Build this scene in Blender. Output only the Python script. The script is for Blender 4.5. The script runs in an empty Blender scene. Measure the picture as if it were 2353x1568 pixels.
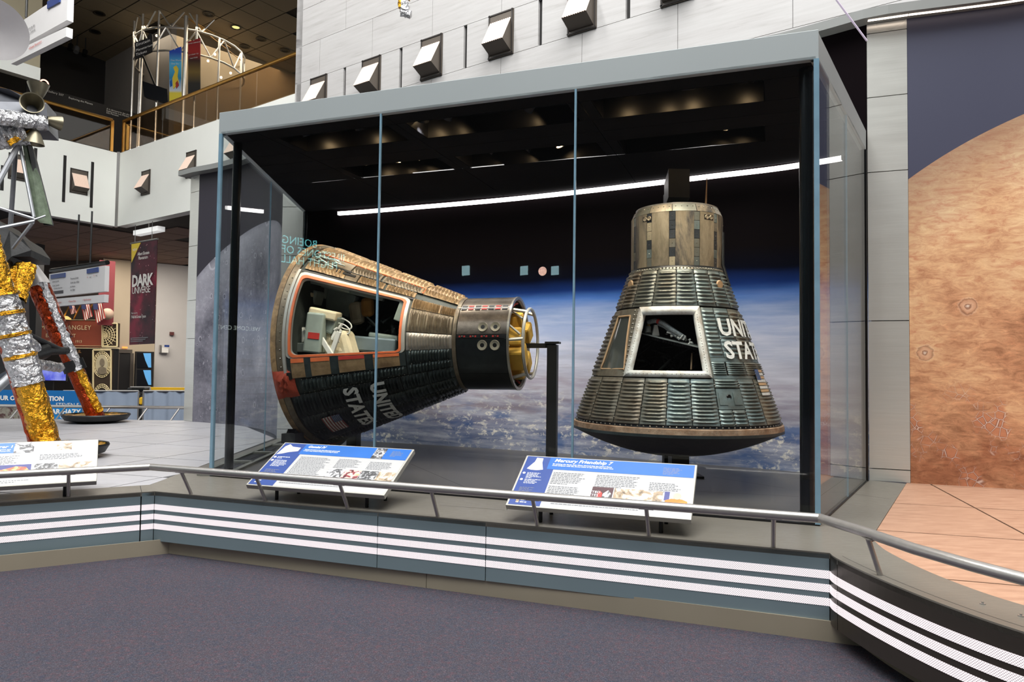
import bpy, bmesh, math, random
from math import sin, cos, pi, radians, degrees, sqrt, atan2
from mathutils import Vector, Matrix
random.seed(7)
S = bpy.context.scene
C = S.collection

# ---------------------------------------------------------------- camera
# solved from the photograph's vanishing points; deck top is z = 0, carpet z = -0.5
F, CX, CY, CAMH = 1619.15, 1176.5, 784.0, 1.05
_p, _r = radians(2.1557), radians(-0.74988)
FWD = Vector((0, cos(_p), sin(_p)))
_u = Vector((0, -sin(_p), cos(_p)))
RT = Vector((1, 0, 0)) * cos(_r) - _u * sin(_r)
UP = Vector((1, 0, 0)) * sin(_r) + _u * cos(_r)
CAM = Vector((0, 0, CAMH))
cd = bpy.data.cameras.new('camera')
cd.sensor_fit = 'HORIZONTAL'
cd.sensor_width = 36.0
cd.lens = 36.0 * F / 2353.0
cd.clip_start, cd.clip_end = 0.05, 300
cam = bpy.data.objects.new('camera', cd)
C.objects.link(cam)
cam.matrix_world = Matrix(((RT.x, UP.x, -FWD.x, CAM.x), (RT.y, UP.y, -FWD.y, CAM.y), (RT.z, UP.z, -FWD.z, CAM.z), (0, 0, 0, 1)))
S.camera = cam

# ---------------------------------------------------------------- world, daylight, exposure
w = bpy.data.worlds.new('hall_daylight')
S.world = w
w.use_nodes = True
w.node_tree.nodes['Background'].inputs[0].default_value = (0.92, 0.97, 1.0, 1)
w.node_tree.nodes['Background'].inputs[1].default_value = 1.25
S.view_settings.view_transform = 'Standard'
S.view_settings.look = 'None'
S.view_settings.exposure = 0.0
S.view_settings.gamma = 1.0
S.view_settings.use_curve_mapping = False
S.cycles.transparent_max_bounces = 32
S.cycles.max_bounces = 8
S.cycles.sample_clamp_indirect = 4.0
S.cycles.use_denoising = True


def area(name, loc, target, sx, sy, power, col=(1, 1, 1)):
    l = bpy.data.lights.new(name, 'AREA')
    l.shape = 'RECTANGLE'
    l.size, l.size_y, l.energy, l.color = sx, sy, power, col
    o = bpy.data.objects.new(name, l)
    C.objects.link(o)
    o.location = loc
    o.rotation_euler = (Vector(target) - Vector(loc)).to_track_quat('-Z', 'Y').to_euler()
    return o


def spot(name, loc, target, power, col, ang, blend=0.6, rad=0.05):
    l = bpy.data.lights.new(name, 'SPOT')
    l.energy, l.color, l.spot_size, l.spot_blend, l.shadow_soft_size = power, col, radians(ang), blend, rad
    o = bpy.data.objects.new(name, l)
    C.objects.link(o)
    o.location = loc
    o.rotation_euler = (Vector(target) - Vector(loc)).to_track_quat('-Z', 'Y').to_euler()
    return o


# skylights in the hall roof and the window wall behind the visitor
area('roof_skylight', (-1.0, 2.0, 15.0), (-1.0, 3.0, 0), 16, 12, 6200, (1.0, 0.985, 0.96))
area('roof_skylight_far', (-9.0, 12.0, 16.0), (-10.5, 19.0, 3), 9, 9, 8200, (1.0, 0.985, 0.96))

# broad fill areas added to brighten the lower and upper galleries
area('lower_gallery_fill', (-14.0, 27.0, 5.2), (-14.0, 27.5, 0), 9, 5, 820, (1.0, 0.92, 0.82))
area('upper_gallery_fill', (-11.5, 29.0, 14.2), (-11.5, 29.5, 8), 8, 5, 400, (1.0, 0.86, 0.66))

# ---------------------------------------------------------------- pixel helpers (a pixel gives only a direction)
def ray(x, y):
    return FWD * F + RT * (x - CX) - UP * (y - CY)


def fl(x, y, z=0.0):
    d = ray(x, y)
    return CAM + d * ((z - CAMH) / d.z)


def atd(x, y, d):
    r = ray(x, y)
    return CAM + r * (d / r.y)


def onv(x, y, P, ang):
    """pixel ray meets the vertical plane through P running in direction ang (degrees)"""
    n = Vector((-sin(radians(ang)), cos(radians(ang)), 0))
    d = ray(x, y)
    return CAM + d * (((Vector((P[0], P[1], 0)) - Vector((CAM.x, CAM.y, 0))).dot(n)) / d.dot(n))


def zat(x, y, P):
    d = ray(x, y)
    return CAMH + d.z * sqrt(P[0] ** 2 + P[1] ** 2) / sqrt(d.x ** 2 + d.y ** 2)


def dirv(ang):
    return Vector((cos(radians(ang)), sin(radians(ang)), 0))


# ---------------------------------------------------------------- materials
def lin(c):
    """sRGB 0-255 to linear"""
    return tuple(((v / 255) / 12.92 if v / 255 <= 0.04045 else ((v / 255 + 0.055) / 1.055) ** 2.4) for v in c)


class NT:
    def __init__(self, name):
        self.m = bpy.data.materials.new(name)
        self.m.use_nodes = True
        self.t = self.m.node_tree
        self.n = self.t.nodes
        self.b = self.n['Principled BSDF']
        self.out = self.n['Material Output']

    def add(self, typ, **kw):
        nd = self.n.new(typ)
        for k, v in kw.items():
            if k.startswith('i_'):
                key = k[2:].replace('_', ' ')
                nd.inputs[key].default_value = v
            else:
                setattr(nd, k, v)
        return nd

    def link(self, a, b):
        self.t.links.new(a, b)

    def math(self, op, a, b=None, c=None, clamp=False):
        nd = self.n.new('ShaderNodeMath')
        nd.operation = op
        nd.use_clamp = clamp
        for i, v in enumerate((a, b, c)):
            if v is None:
                continue
            if isinstance(v, (int, float)):
                nd.inputs[i].default_value = v
            else:
                self.link(v, nd.inputs[i])
        return nd.outputs[0]

    def ramp(self, fac, stops, interp='LINEAR'):
        r = self.n.new('ShaderNodeValToRGB')
        r.color_ramp.interpolation = interp
        el = r.color_ramp.elements
        while len(el) < len(stops):
            el.new(0.5)
        for e, (p, c) in zip(el, stops):
            e.position = p
            e.color = (*c, 1) if len(c) == 3 else c
        self.link(fac, r.inputs[0])
        return r.outputs[0]

    def mix(self, fac, a, b, mode='MIX'):
        nd = self.n.new('ShaderNodeMix')
        nd.data_type = 'RGBA'
        nd.blend_type = mode
        for sock, v in ((nd.inputs[0], fac), (nd.inputs[6], a), (nd.inputs[7], b)):
            if isinstance(v, (int, float)):
                sock.default_value = v
            elif isinstance(v, tuple):
                sock.default_value = (*v, 1) if len(v) == 3 else v
            else:
                self.link(v, sock)
        return nd.outputs[2]

    def coord(self, kind='Object', scale=(1, 1, 1), rot=(0, 0, 0), loc=(0, 0, 0)):
        tc = self.n.new('ShaderNodeTexCoord')
        mp = self.n.new('ShaderNodeMapping')
        mp.inputs['Scale'].default_value = scale
        mp.inputs['Rotation'].default_value = rot
        mp.inputs['Location'].default_value = loc
        self.link(tc.outputs[kind], mp.inputs[0])
        return mp.outputs[0]

    def noise(self, vec, scale, detail=4, rough=0.55, dist=0.0):
        nd = self.add('ShaderNodeTexNoise')
        nd.inputs['Scale'].default_value = scale
        nd.inputs['Detail'].default_value = detail
        nd.inputs['Roughness'].default_value = rough
        nd.inputs['Distortion'].default_value = dist
        if vec is not None:
            self.link(vec, nd.inputs['Vector'])
        return nd.outputs[0]

    def bump(self, h, strength=0.3, dist=0.02):
        nd = self.add('ShaderNodeBump')
        nd.inputs['Strength'].default_value = strength
        nd.inputs['Distance'].default_value = dist
        self.link(h, nd.inputs['Height'])
        self.link(nd.outputs[0], self.b.inputs['Normal'])

    def base(self, c):
        if isinstance(c, tuple):
            self.b.inputs['Base Color'].default_value = (*c, 1)
        else:
            self.link(c, self.b.inputs['Base Color'])

    def set(self, rough=None, metal=None, spec=None, emit=None, estr=None):
        if rough is not None:
            self.b.inputs['Roughness'].default_value = rough
        if metal is not None:
            self.b.inputs['Metallic'].default_value = metal
        if spec is not None:
            self.b.inputs['Specular IOR Level'].default_value = spec
        if emit is not None:
            self.b.inputs['Emission Color'].default_value = (*emit, 1)
            self.b.inputs['Emission Strength'].default_value = estr


_cache = {}


def pane_mat(name, tint, f0, rough=0.0):
    """clear pane: Schlick reflection over straight transmission, the same from both faces"""
    t = NT(name)
    t.n.remove(t.b)
    tr = t.add('ShaderNodeBsdfTransparent')
    tr.inputs[0].default_value = (*tint, 1)
    gs = t.add('ShaderNodeBsdfGlossy')
    gs.inputs['Roughness'].default_value = rough
    ge = t.add('ShaderNodeNewGeometry')
    dt = t.add('ShaderNodeVectorMath', operation='DOT_PRODUCT')
    t.link(ge.outputs['Normal'], dt.inputs[0])
    t.link(ge.outputs['Incoming'], dt.inputs[1])
    c = t.math('ABSOLUTE', dt.outputs['Value'])
    p = t.math('POWER', t.math('SUBTRACT', 1.0, c), 5)
    fac = t.math('ADD', t.math('MULTIPLY', p, 0.9), f0, clamp=True)
    mx = t.add('ShaderNodeMixShader')
    t.link(fac, mx.inputs[0])
    t.link(tr.outputs[0], mx.inputs[1])
    t.link(gs.outputs[0], mx.inputs[2])
    t.link(mx.outputs[0], t.out.inputs[0])
    return t.m



def mat(name, rgb=None, rough=0.5, metal=0.0, var=0.12, scale=6.0, spec=0.5, bump=0.0, bscale=40.0, emit=None, estr=1.0, stretch=(1, 1, 1)):
    """plain procedural material; rgb in 0-255 sRGB, mottled by noise"""
    if name in _cache:
        return _cache[name]
    t = NT(name)
    c = lin(rgb)
    v = t.coord('Object', stretch)
    n = t.noise(v, scale, 3)
    lo = tuple(max(0, x * (1 - var)) for x in c)
    hi = tuple(min(1, x * (1 + var)) for x in c)
    t.base(t.ramp(n, [(0.3, lo), (0.7, hi)]))
    t.set(rough, metal, spec)
    if bump:
        t.bump(t.noise(v, bscale, 3), bump, 0.01)
    if emit:
        t.set(emit=lin(emit), estr=estr)
    _cache[name] = t.m
    return t.m


def emitmat(name, rgb, strength):
    if name in _cache:
        return _cache[name]
    t = NT(name)
    t.base(lin(rgb))
    t.set(0.5, emit=lin(rgb), estr=strength)
    _cache[name] = t.m
    return t.m


# ---------------------------------------------------------------- mesh builder
def empty(name, loc, label=None, cat=None, group=None, kind=None):
    o = bpy.data.objects.new(name, None)
    C.objects.link(o)
    o.location = loc
    o.empty_display_size = 0.1
    tag(o, label, cat, group, kind)
    return o


def tag(o, label=None, cat=None, group=None, kind=None):
    if label:
        o['label'] = label
    if cat:
        o['category'] = cat
    if group:
        o['group'] = group
    if kind:
        o['kind'] = kind
    return o


def wloc(o):
    v = Vector(o.location)
    return v if o.parent is None else v + wloc(o.parent)


class MB:
    def __init__(self):
        self.v, self.f, self.uv = [], [], None

    def quad(self, *pts):
        i = len(self.v)
        self.v += [Vector(p) for p in pts]
        self.f.append(tuple(range(i, i + len(pts))))
        return self

    def box(self, c, size, ax=None):
        """box centred at c with full sizes along axes ax"""
        ax = ax or (Vector((1, 0, 0)), Vector((0, 1, 0)), Vector((0, 0, 1)))
        c = Vector(c)
        h = [a.normalized() * (s / 2) for a, s in zip(ax, size)]
        i = len(self.v)
        for sx in (-1, 1):
            for sy in (-1, 1):
                for sz in (-1, 1):
                    self.v.append(c + h[0] * sx + h[1] * sy + h[2] * sz)
        for f in ((0, 1, 3, 2), (4, 6, 7, 5), (0, 4, 5, 1), (2, 3, 7, 6), (0, 2, 6, 4), (1, 5, 7, 3)):
            self.f.append(tuple(i + k for k in f))
        return self

    def prism(self, pts, z0, z1):
        """vertical prism on a 2D polygon"""
        n = len(pts)
        i = len(self.v)
        self.v += [Vector((p[0], p[1], z0)) for p in pts] + [Vector((p[0], p[1], z1)) for p in pts]
        self.f.append(tuple(i + k for k in range(n))[::-1])
        self.f.append(tuple(i + n + k for k in range(n)))
        for k in range(n):
            self.f.append((i + k, i + (k + 1) % n, i + n + (k + 1) % n, i + n + k))
        return self

    def extrude(self, pts, d):
        """3D polygon swept along vector d, capped"""
        n = len(pts)
        i = len(self.v)
        d = Vector(d)
        self.v += [Vector(p) for p in pts] + [Vector(p) + d for p in pts]
        self.f.append(tuple(i + k for k in range(n))[::-1])
        self.f.append(tuple(i + n + k for k in range(n)))
        for k in range(n):
            self.f.append((i + k, i + (k + 1) % n, i + n + (k + 1) % n, i + n + k))
        return self

    def tube(self, pts, r, n=10, closed=False, cap=True, taper=None):
        pts = [Vector(p) for p in pts]
        m = len(pts)
        i0 = len(self.v)
        prev = None
        for k, p in enumerate(pts):
            if closed:
                t = pts[(k + 1) % m] - pts[k - 1]
            else:
                t = pts[min(k + 1, m - 1)] - pts[max(k - 1, 0)]
            t.normalize()
            if prev is None:
                a = Vector((0, 0, 1)) if abs(t.z) < 0.9 else Vector((1, 0, 0))
                u = t.cross(a).normalized()
            else:
                u = (prev - t * prev.dot(t)).normalized()
            prev = u
            b = t.cross(u)
            rr = r if taper is None else r * taper[k]
            for j in range(n):
                a = 2 * pi * j / n
                self.v.append(p + (u * cos(a) + b * sin(a)) * rr)
        segs = m if closed else m - 1
        for k in range(segs):
            for j in range(n):
                a = i0 + k * n + j
                b = i0 + k * n + (j + 1) % n
                c = i0 + ((k + 1) % m) * n + (j + 1) % n
                d = i0 + ((k + 1) % m) * n + j
                self.f.append((a, b, c, d))
        if cap and not closed:
            self.f.append(tuple(i0 + j for j in range(n))[::-1])
            self.f.append(tuple(i0 + (m - 1) * n + j for j in range(n)))
        return self

    def lathe(self, o, ax, prof, n=48, a0=0, a1=360, ref=None):
        """prof: list of (axial, radius)"""
        o, ax = Vector(o), Vector(ax).normalized()
        ref = Vector(ref) if ref is not None else (Vector((1, 0, 0)) if abs(ax.x) < 0.9 else Vector((0, 1, 0)))
        u = (ref - ax * ref.dot(ax)).normalized()
        b = ax.cross(u)
        full = abs(a1 - a0) >= 360
        i0 = len(self.v)
        cols = n if full else n + 1
        for s, r in prof:
            for j in range(cols):
                a = radians(a0 + (a1 - a0) * j / n)
                self.v.append(o + ax * s + (u * cos(a) + b * sin(a)) * r)
        for k in range(len(prof) - 1):
            for j in range(n):
                jj = (j + 1) % cols if full else j + 1
                self.f.append((i0 + k * cols + j, i0 + k * cols + jj, i0 + (k + 1) * cols + jj, i0 + (k + 1) * cols + j))
        return self

    def grid(self, fn, nu, nv):
        i0 = len(self.v)
        for a in range(nu + 1):
            for b in range(nv + 1):
                self.v.append(Vector(fn(a / nu, b / nv)))
        for a in range(nu):
            for b in range(nv):
                p = i0 + a * (nv + 1) + b
                self.f.append((p, p + nv + 1, p + nv + 2, p + 1))
        return self

    def ball(self, c, r, n=8, m=5, sq=(1, 1, 1)):
        c = Vector(c)
        i0 = len(self.v)
        for k in range(m + 1):
            a = pi * k / m
            for j in range(n):
                b = 2 * pi * j / n
                self.v.append(c + Vector((sin(a) * cos(b) * r * sq[0], sin(a) * sin(b) * r * sq[1], cos(a) * r * sq[2])))
        for k in range(m):
            for j in range(n):
                self.f.append((i0 + k * n + j, i0 + (k + 1) * n + j, i0 + (k + 1) * n + (j + 1) % n, i0 + k * n + (j + 1) % n))
        return self

    def build(self, name, m, parent=None, smooth=False, label=None, cat=None, group=None, kind=None, local=False, uv=None, sharp=None):
        me = bpy.data.meshes.new(name)
        off = Vector((0, 0, 0))
        if parent is not None and not local:
            off = wloc(parent)
        me.from_pydata([tuple(v - off) for v in self.v], [], self.f)
        me.update()
        if uv is not None:
            ul = me.uv_layers.new(name='UVMap')
            for l in me.loops:
                ul.data[l.index].uv = uv(self.v[l.vertex_index])
        if m is not None:
            me.materials.append(m)
        if smooth:
            me.polygons.foreach_set('use_smooth', [True] * len(me.polygons))
            me.set_sharp_from_angle(angle=radians(sharp or 40))
        o = bpy.data.objects.new(name, me)
        C.objects.link(o)
        if parent is not None:
            o.parent = parent
        tag(o, label, cat, group, kind)
        return o


def fixn(o):
    bm = bmesh.new()
    bm.from_mesh(o.data)
    bmesh.ops.remove_doubles(bm, verts=bm.verts, dist=1e-5)
    bmesh.ops.recalc_face_normals(bm, faces=bm.faces)
    bm.to_mesh(o.data)
    bm.free()
    return o


def bevel(o, w=0.004, seg=2):
    b = o.modifiers.new('bevel', 'BEVEL')
    b.width, b.segments, b.limit_method, b.angle_limit = w, seg, 'ANGLE', radians(40)
    return o


def copy_tree(o, parent=None, mw=None):
    c = o.copy()
    C.objects.link(c)
    c.parent = parent
    if mw is not None:
        c.matrix_local = mw
    for ch in o.children:
        copy_tree(ch, c)
    return c


def text_pts(body, size=1.0, shear=0.0, align='LEFT', offset=0.0, space=1.0, lines=1.0):
    """lettering as 2D triangles from the built-in font"""
    cu = bpy.data.curves.new('lettering', 'FONT')
    cu.body = body
    cu.size = size
    cu.shear = shear
    cu.align_x = align
    cu.offset = offset
    cu.space_character = space
    cu.space_line = lines
    cu.resolution_u = 2
    o = bpy.data.objects.new('lettering', cu)
    C.objects.link(o)
    dg = bpy.context.evaluated_depsgraph_get()
    me = o.evaluated_get(dg).to_mesh()
    vs = [v.co.copy() for v in me.vertices]
    fs = [tuple(p.vertices) for p in me.polygons]
    o.evaluated_get(dg).to_mesh_clear()
    bpy.data.objects.remove(o)
    bpy.data.curves.remove(cu)
    return vs, fs


def put_text(body, size, fn, m, parent, name='lettering', **kw):
    """fn maps 2D (x, y) to a world point"""
    vs, fs = text_pts(body, size, **kw)
    b = MB()
    b.v = [Vector(fn(v.x, v.y)) for v in vs]
    b.f = fs
    return b.build(name, m, parent)


def clip(poly, a, b):
    """keep the part of a 2D polygon left of the line a->b"""
    out = []
    n = len(poly)
    sd = lambda p: (b[0] - a[0]) * (p[1] - a[1]) - (b[1] - a[1]) * (p[0] - a[0])
    for i in range(n):
        p, q = poly[i], poly[(i + 1) % n]
        sp, sq = sd(p), sd(q)
        if sp >= 0:
            out.append(p)
        if (sp > 0 > sq) or (sp < 0 < sq):
            t = sp / (sp - sq)
            out.append((p[0] + (q[0] - p[0]) * t, p[1] + (q[1] - p[1]) * t))
    return out


def parea(p):
    return abs(sum(p[i][0] * p[(i + 1) % len(p)][1] - p[(i + 1) % len(p)][0] * p[i][1] for i in range(len(p)))) / 2


def inside(p, poly):
    r = False
    n = len(poly)
    for i in range(n):
        a, b = poly[i], poly[(i + 1) % n]
        if (a[1] > p[1]) != (b[1] > p[1]) and p[0] < (b[0] - a[0]) * (p[1] - a[1]) / (b[1] - a[1]) + a[0]:
            r = not r
    return r

# ================================================================ SETTING: platform, carpet, benches
ZC = -0.498          # carpet level
t = NT('carpet')
v = t.coord('Object')
n1 = t.noise(v, 170, 2, 0.75)
n2 = t.noise(v, 30, 3, 0.7)
n3 = t.noise(v, 2.2, 3)
c1 = t.ramp(n1, [(0.30, lin((30, 30, 36))), (0.45, lin((62, 61, 69))), (0.56, lin((82, 78, 86))), (0.70, lin((132, 126, 134)))])
c2 = t.ramp(n2, [(0.34, lin((46, 58, 80))), (0.46, lin((68, 69, 77))), (0.54, lin((73, 68, 74))), (0.66, lin((106, 64, 72)))])
cc = t.mix(0.45, c1, c2)
cc = t.mix(0.25, cc, t.ramp(n3, [(0.35, lin((62, 66, 78))), (0.65, lin((80, 69, 76)))]))
t.base(cc)
t.set(0.95, spec=0.1)
t.bump(n1, 0.9, 0.012)
CARPET = t.m
b = MB()
b.grid(lambda a, c: (-40 + 75 * a, -16 + 72 * c, ZC), 4, 4)
b.build('floor', CARPET, kind='structure', label='purple grey flecked carpet covering the hall floor')

benchC, benchR = fl(355.7, 1130.7), fl(1906.7, 1272.9)
angB = degrees(atan2(benchR.y - benchC.y, benchR.x - benchC.x))
benchL0 = fl(0, 1155)
angC = degrees(atan2(benchC.y - benchL0.y, benchC.x - benchL0.x))
benchL = benchC - dirv(angC) * 5.0
RCURVE = [(benchR.x, benchR.y), (1.838, 3.99), (1.868, 3.70), (1.925, 3.40), (1.998, 3.14), (2.10, 2.895), (2.28, 2.58), (2.52, 2.25), (2.85, 1.92), (3.4, 1.5)]
MARSB = [(3.731, 6.685), (2.306, 4.523), (2.262, 4.40), (2.212, 4.17), (2.207, 3.80), (2.256, 3.46), (2.34, 3.22), (2.50, 2.92), (2.76, 2.58), (3.1, 2.25), (3.9, 1.75)]


def smoothline(pts, k=5):
    out = []
    for i in range(len(pts) - 1):
        p0 = Vector(pts[max(i - 1, 0)][:2] + (0,)); p1 = Vector(pts[i][:2] + (0,)); p2 = Vector(pts[i + 1][:2] + (0,)); p3 = Vector(pts[min(i + 2, len(pts) - 1)][:2] + (0,))
        for j in range(k):
            s = j / k
            out.append(0.5 * ((2 * p1) + (p2 - p0) * s + (2 * p0 - 5 * p1 + 4 * p2 - p3) * s * s + (3 * p1 - p0 - 3 * p2 + p3) * s ** 3))
    out.append(Vector(pts[-1][:2] + (0,)))
    return out


deck_grey = NT('platform_plate_paint')
v = deck_grey.coord('Object')
deck_grey.base(deck_grey.mix(deck_grey.noise(v, 3.5, 5), lin((98, 94, 86)), lin((112, 108, 100))))
sc = deck_grey.noise(deck_grey.coord('Object', (2, 9, 2), (0, 0, radians(-20))), 6, 6, 0.7)
deck_grey.link(deck_grey.math('ADD', deck_grey.math('MULTIPLY', sc, 0.3), 0.2), deck_grey.b.inputs['Roughness'])
deck_grey.set(metal=0.0, spec=0.5)
PLATE = deck_grey.m
case_dark = mat('case_floor_paint', (76, 73, 69), 0.28, 0, 0.06, 2.0)
PANELG = mat('bench_panel_paint', (120, 136, 142), 0.42, 0.15, 0.03, 1.5)
PANELD = mat('bench_panel_bronze', (74, 68, 62), 0.30, 0.6, 0.05, 1.5, stretch=(1, 1, 8))
KICK = mat('kick_plate_steel', (168, 158, 138), 0.4, 0.35, 0.06, 1.2)
STEEL = mat('brushed_tube_steel', (176, 172, 168), 0.28, 0.75, 0.05, 30)
DARK = mat('black_metal', (18, 19, 20), 0.42, 0.2, 0.1, 5)
SEAM = mat('dark_joint', (26, 26, 27), 0.8, 0, 0.05, 3)

# perforated light strips: white light seen through rows of small holes
t = NT('perforated_light_strip')
uvn = t.add('ShaderNodeTexCoord').outputs['UV']
mp = t.add('ShaderNodeMapping')
mp.inputs['Rotation'].default_value = (0, 0, radians(45))
t.link(uvn, mp.inputs[0])
vo = t.add('ShaderNodeTexVoronoi', feature='F1')
vo.inputs['Scale'].default_value = 120
vo.inputs['Randomness'].default_value = 0.0
t.link(mp.outputs[0], vo.inputs['Vector'])
hole = t.math('LESS_THAN', vo.outputs['Distance'], 0.41)
t.base(lin((150, 134, 140)))
t.set(0.5)
t.b.inputs['Emission Color'].default_value = (1.0, 0.93, 0.95, 1)
t.link(t.math('ADD', t.math('MULTIPLY', hole, 0.9), 0.3), t.b.inputs['Emission Strength'])
STRIP = t.m

plat = empty('exhibit_platform', (0, 6, ZC), 'long low grey platform edged with three glowing perforated light strips', 'platform')


def run(pts, name, m, z0, z1, off=0.0, parent=plat, th=0.012, uv=False, **kw):
    """wall-like strip along a polyline (deck to the left of travel direction), outward = right"""
    P = [Vector((p[0], p[1], 0)) for p in pts]
    b = MB()
    nn = []
    for i in range(len(P)):
        d = (P[min(i + 1, len(P) - 1)] - P[max(i - 1, 0)]).normalized()
        nn.append(Vector((d.y, -d.x, 0)))
    u = 0
    us = [0]
    for i in range(1, len(P)):
        u += (P[i] - P[i - 1]).length
        us.append(u)
    uvs = {}
    for i in range(len(P)):
        o, k = P[i] + nn[i] * off, P[i] + nn[i] * (off - th)
        b.v += [o + Vector((0, 0, z0)), o + Vector((0, 0, z1)), k + Vector((0, 0, z1)), k + Vector((0, 0, z0))]
    n = len(P)
    for i in range(n - 1):
        a, c = i * 4, (i + 1) * 4
        b.f += [(a, c, c + 1, a + 1), (a + 1, c + 1, c + 2, a + 2), (a + 2, c + 2, c + 3, a + 3), (a + 3, c + 3, c, a)]
    b.f += [(0, 1, 2, 3), tuple((n - 1) * 4 + k for k in (3, 2, 1, 0))]
    o = b.build(name, m, parent, **kw)
    if uv:
        ul = o.data.uv_layers.new(name='UVMap')
        for l in o.data.loops:
            ul.data[l.index].uv = (us[l.vertex_index // 4], o.data.vertices[l.vertex_index].co.z)
    return o


def bench_piece(pts, m, gap=0.003):
    P = [Vector((p[0], p[1], 0)) for p in pts]
    P[0] = P[0] + (P[1] - P[0]).normalized() * gap
    P[-1] = P[-1] + (P[-2] - P[-1]).normalized() * gap
    fp = run(P, 'front_panel', m, -0.393, -0.004)
    for z1, z0 in ((-0.0986, -0.1446), (-0.1766, -0.221), (-0.2548, -0.299)):
        run(P, 'light_strip', STRIP, z0, z1, 0.0025, fp, 0.006, True)



def bx(px):
    p = onv(px, 1200, benchC, angB)
    return Vector((p.x, p.y, 0))


# sub-parts sit in the frame of their part (all at the platform's origin)
bench_piece([benchL, benchC - dirv(angC) * ((benchC - onv(325, 1140, benchC, angC)).length)], PANELG)
bench_piece([onv(325, 1140, benchC, angC), benchC], PANELG)
bench_piece([benchC, bx(868)], PANELG)
bench_piece([bx(868), bx(1117)], PANELG)
bench_piece([bx(1117), benchR], PANELG)
rc = smoothline(RCURVE)
bench_piece(rc[:6], PANELD)
bench_piece(rc[5:], PANELD)
# kick plates, set back under the panels
K0, K1, KL = fl(388.2, 1272.6, ZC), fl(1978.6, 1485.8, ZC), fl(0, 1314.5, ZC)
kd = (K0 - KL).normalized()
kj = K0 + (K1 - K0) * 0.46
kp = [KL - kd * 4, K0]
run(kp, 'kick_plate', KICK, ZC, -0.38)
run([K0, kj - (K1 - K0).normalized() * 0.002], 'kick_plate', KICK, ZC, -0.38)
run([kj + (K1 - K0).normalized() * 0.002, K1], 'kick_plate', KICK, ZC, -0.38)
kc = [(K1.x, K1.y)] + [(p[0] + 0.15, p[1] + 0.02) for p in RCURVE[2:]]
run(smoothline(kc), 'kick_plate', KICK, ZC, -0.38)

# ---- deck plates
grey = [(p.x, p.y) for p in (benchL, benchC, benchR)] + [(p.x, p.y) for p in rc[1:]] + [(p.x, p.y) for p in smoothline(MARSB)[::-1]]
FLc, FRc = fl(483.6, 1095.8), fl(1881.5, 1210.6)
angF = degrees(atan2(FRc.y - FLc.y, FRc.x - FLc.x))
LFc, RFc = Vector((-3.0, 9.97, 0)), fl(1994.8, 1105.3)
gl = dirv(angC)
grey += [(3.48, 6.87), (RFc.x, RFc.y), (-3.0, 10.02), (-3.28, 10.0), (-3.14, 7.04), (-3.13, 6.67), (-3.085, 6.09), (-3.085 - gl.x * 5, 6.09 - gl.y * 5)]
MB().prism(grey, -0.03, 0.004).build('top_plate', PLATE, plat)
MB().prism([(benchL.x, benchL.y + 0.02), (benchC.x, benchC.y + 0.02), (benchR.x, benchR.y + 0.02), (2.05, 3.4), (2.3, 2.8), (3.4, 1.62), (9, 1.6), (9, 6), (3.4, 7), (-3, 12.9), (-13, 12.7), (-13, 3.4)], -0.40, -0.03).build('platform_body', SEAM, plat)
# thin joint lines in the plates
b = MB()


def groove(b, p, q, wd=0.004, z=0.0045):
    p, q = Vector((p[0], p[1], z)), Vector((q[0], q[1], z))
    d = (q - p).normalized()
    n = Vector((-d.y, d.x, 0)) * wd / 2
    b.quad(p - n, q - n, q + n, p + n)


groove(b, fl(1010, 1163), fl(1160, 1174))
groove(b, fl(1165, 1174), fl(1165, 1130))
ji = onv(325, 1140, benchC, angC)
ji.z = 0
groove(b, ji, ji + Vector((-0.49, 0.87, 0)) * 0.34)
in_ = [p + Vector((0.055, 0.02, 0)) for p in rc]
for i in range(4, len(in_) - 1):
    groove(b, in_[i], in_[i + 1], 0.003)
groove(b, fl(1850, 1120), fl(2048, 1149), 0.004)
b.build('plate_joint', SEAM, plat, kind='stuff')
# bolts left standing on the deck edge
for px, py in ((2258, 1391), (2346, 1419)):
    p = fl(px, py)
    bo = MB().lathe(p + Vector((0, 0, 0.004)), (0, 0, 1), [(0, 0), (0, 0.012), (0.004, 0.012), (0.004, 0.005), (0.012, 0.005), (0.012, 0)], 10)
    bo.build('deck_bolt', STEEL, plat)

# ---- pale lunar tiles (left) and rusty Mars tiles (right)
t = NT('lunar_tile')
v = t.coord('Object', (1, 1, 1))
n = t.noise(t.coord('Object', (1.2, 6, 1), (0, 0, radians(20))), 5, 6, 0.65)
t.base(t.mix(t.noise(v, 1.2, 3), t.ramp(n, [(0.3, lin((138, 137, 140))), (0.7, lin((182, 179, 178)))]), lin((164, 164, 170))))
t.set(0.42, spec=0.4)
LUNAR = t.m
t = NT('mars_tile')
n = t.noise(t.coord('Object', (1.2, 5, 1), (0, 0, radians(15))), 4, 6, 0.6)
t.base(t.ramp(n, [(0.3, lin((150, 113, 92))), (0.7, lin((176, 140, 116)))]))
t.set(0.5, spec=0.35)
MARST = t.m


def tiles(parent, name, org, ang, step, rng, lines, m):
    e1, e2 = dirv(ang), dirv(ang + 90)
    g = 0.008
    for i in range(*rng[0]):
        for j in range(*rng[1]):
            q = []
            for a, c in ((i * step + g, j * step + g), ((i + 1) * step - g, j * step + g), ((i + 1) * step - g, (j + 1) * step - g), (i * step + g, (j + 1) * step - g)):
                p = Vector(org + (0,)) + e1 * a + e2 * c
                q.append((p.x, p.y))
            for l in lines:
                q = clip(q, *l)
                if len(q) < 3:
                    break
            if len(q) >= 3 and parea(q) > 0.01:
                MB().prism(q, -0.029, 0.0).build(name, m, parent)


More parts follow.
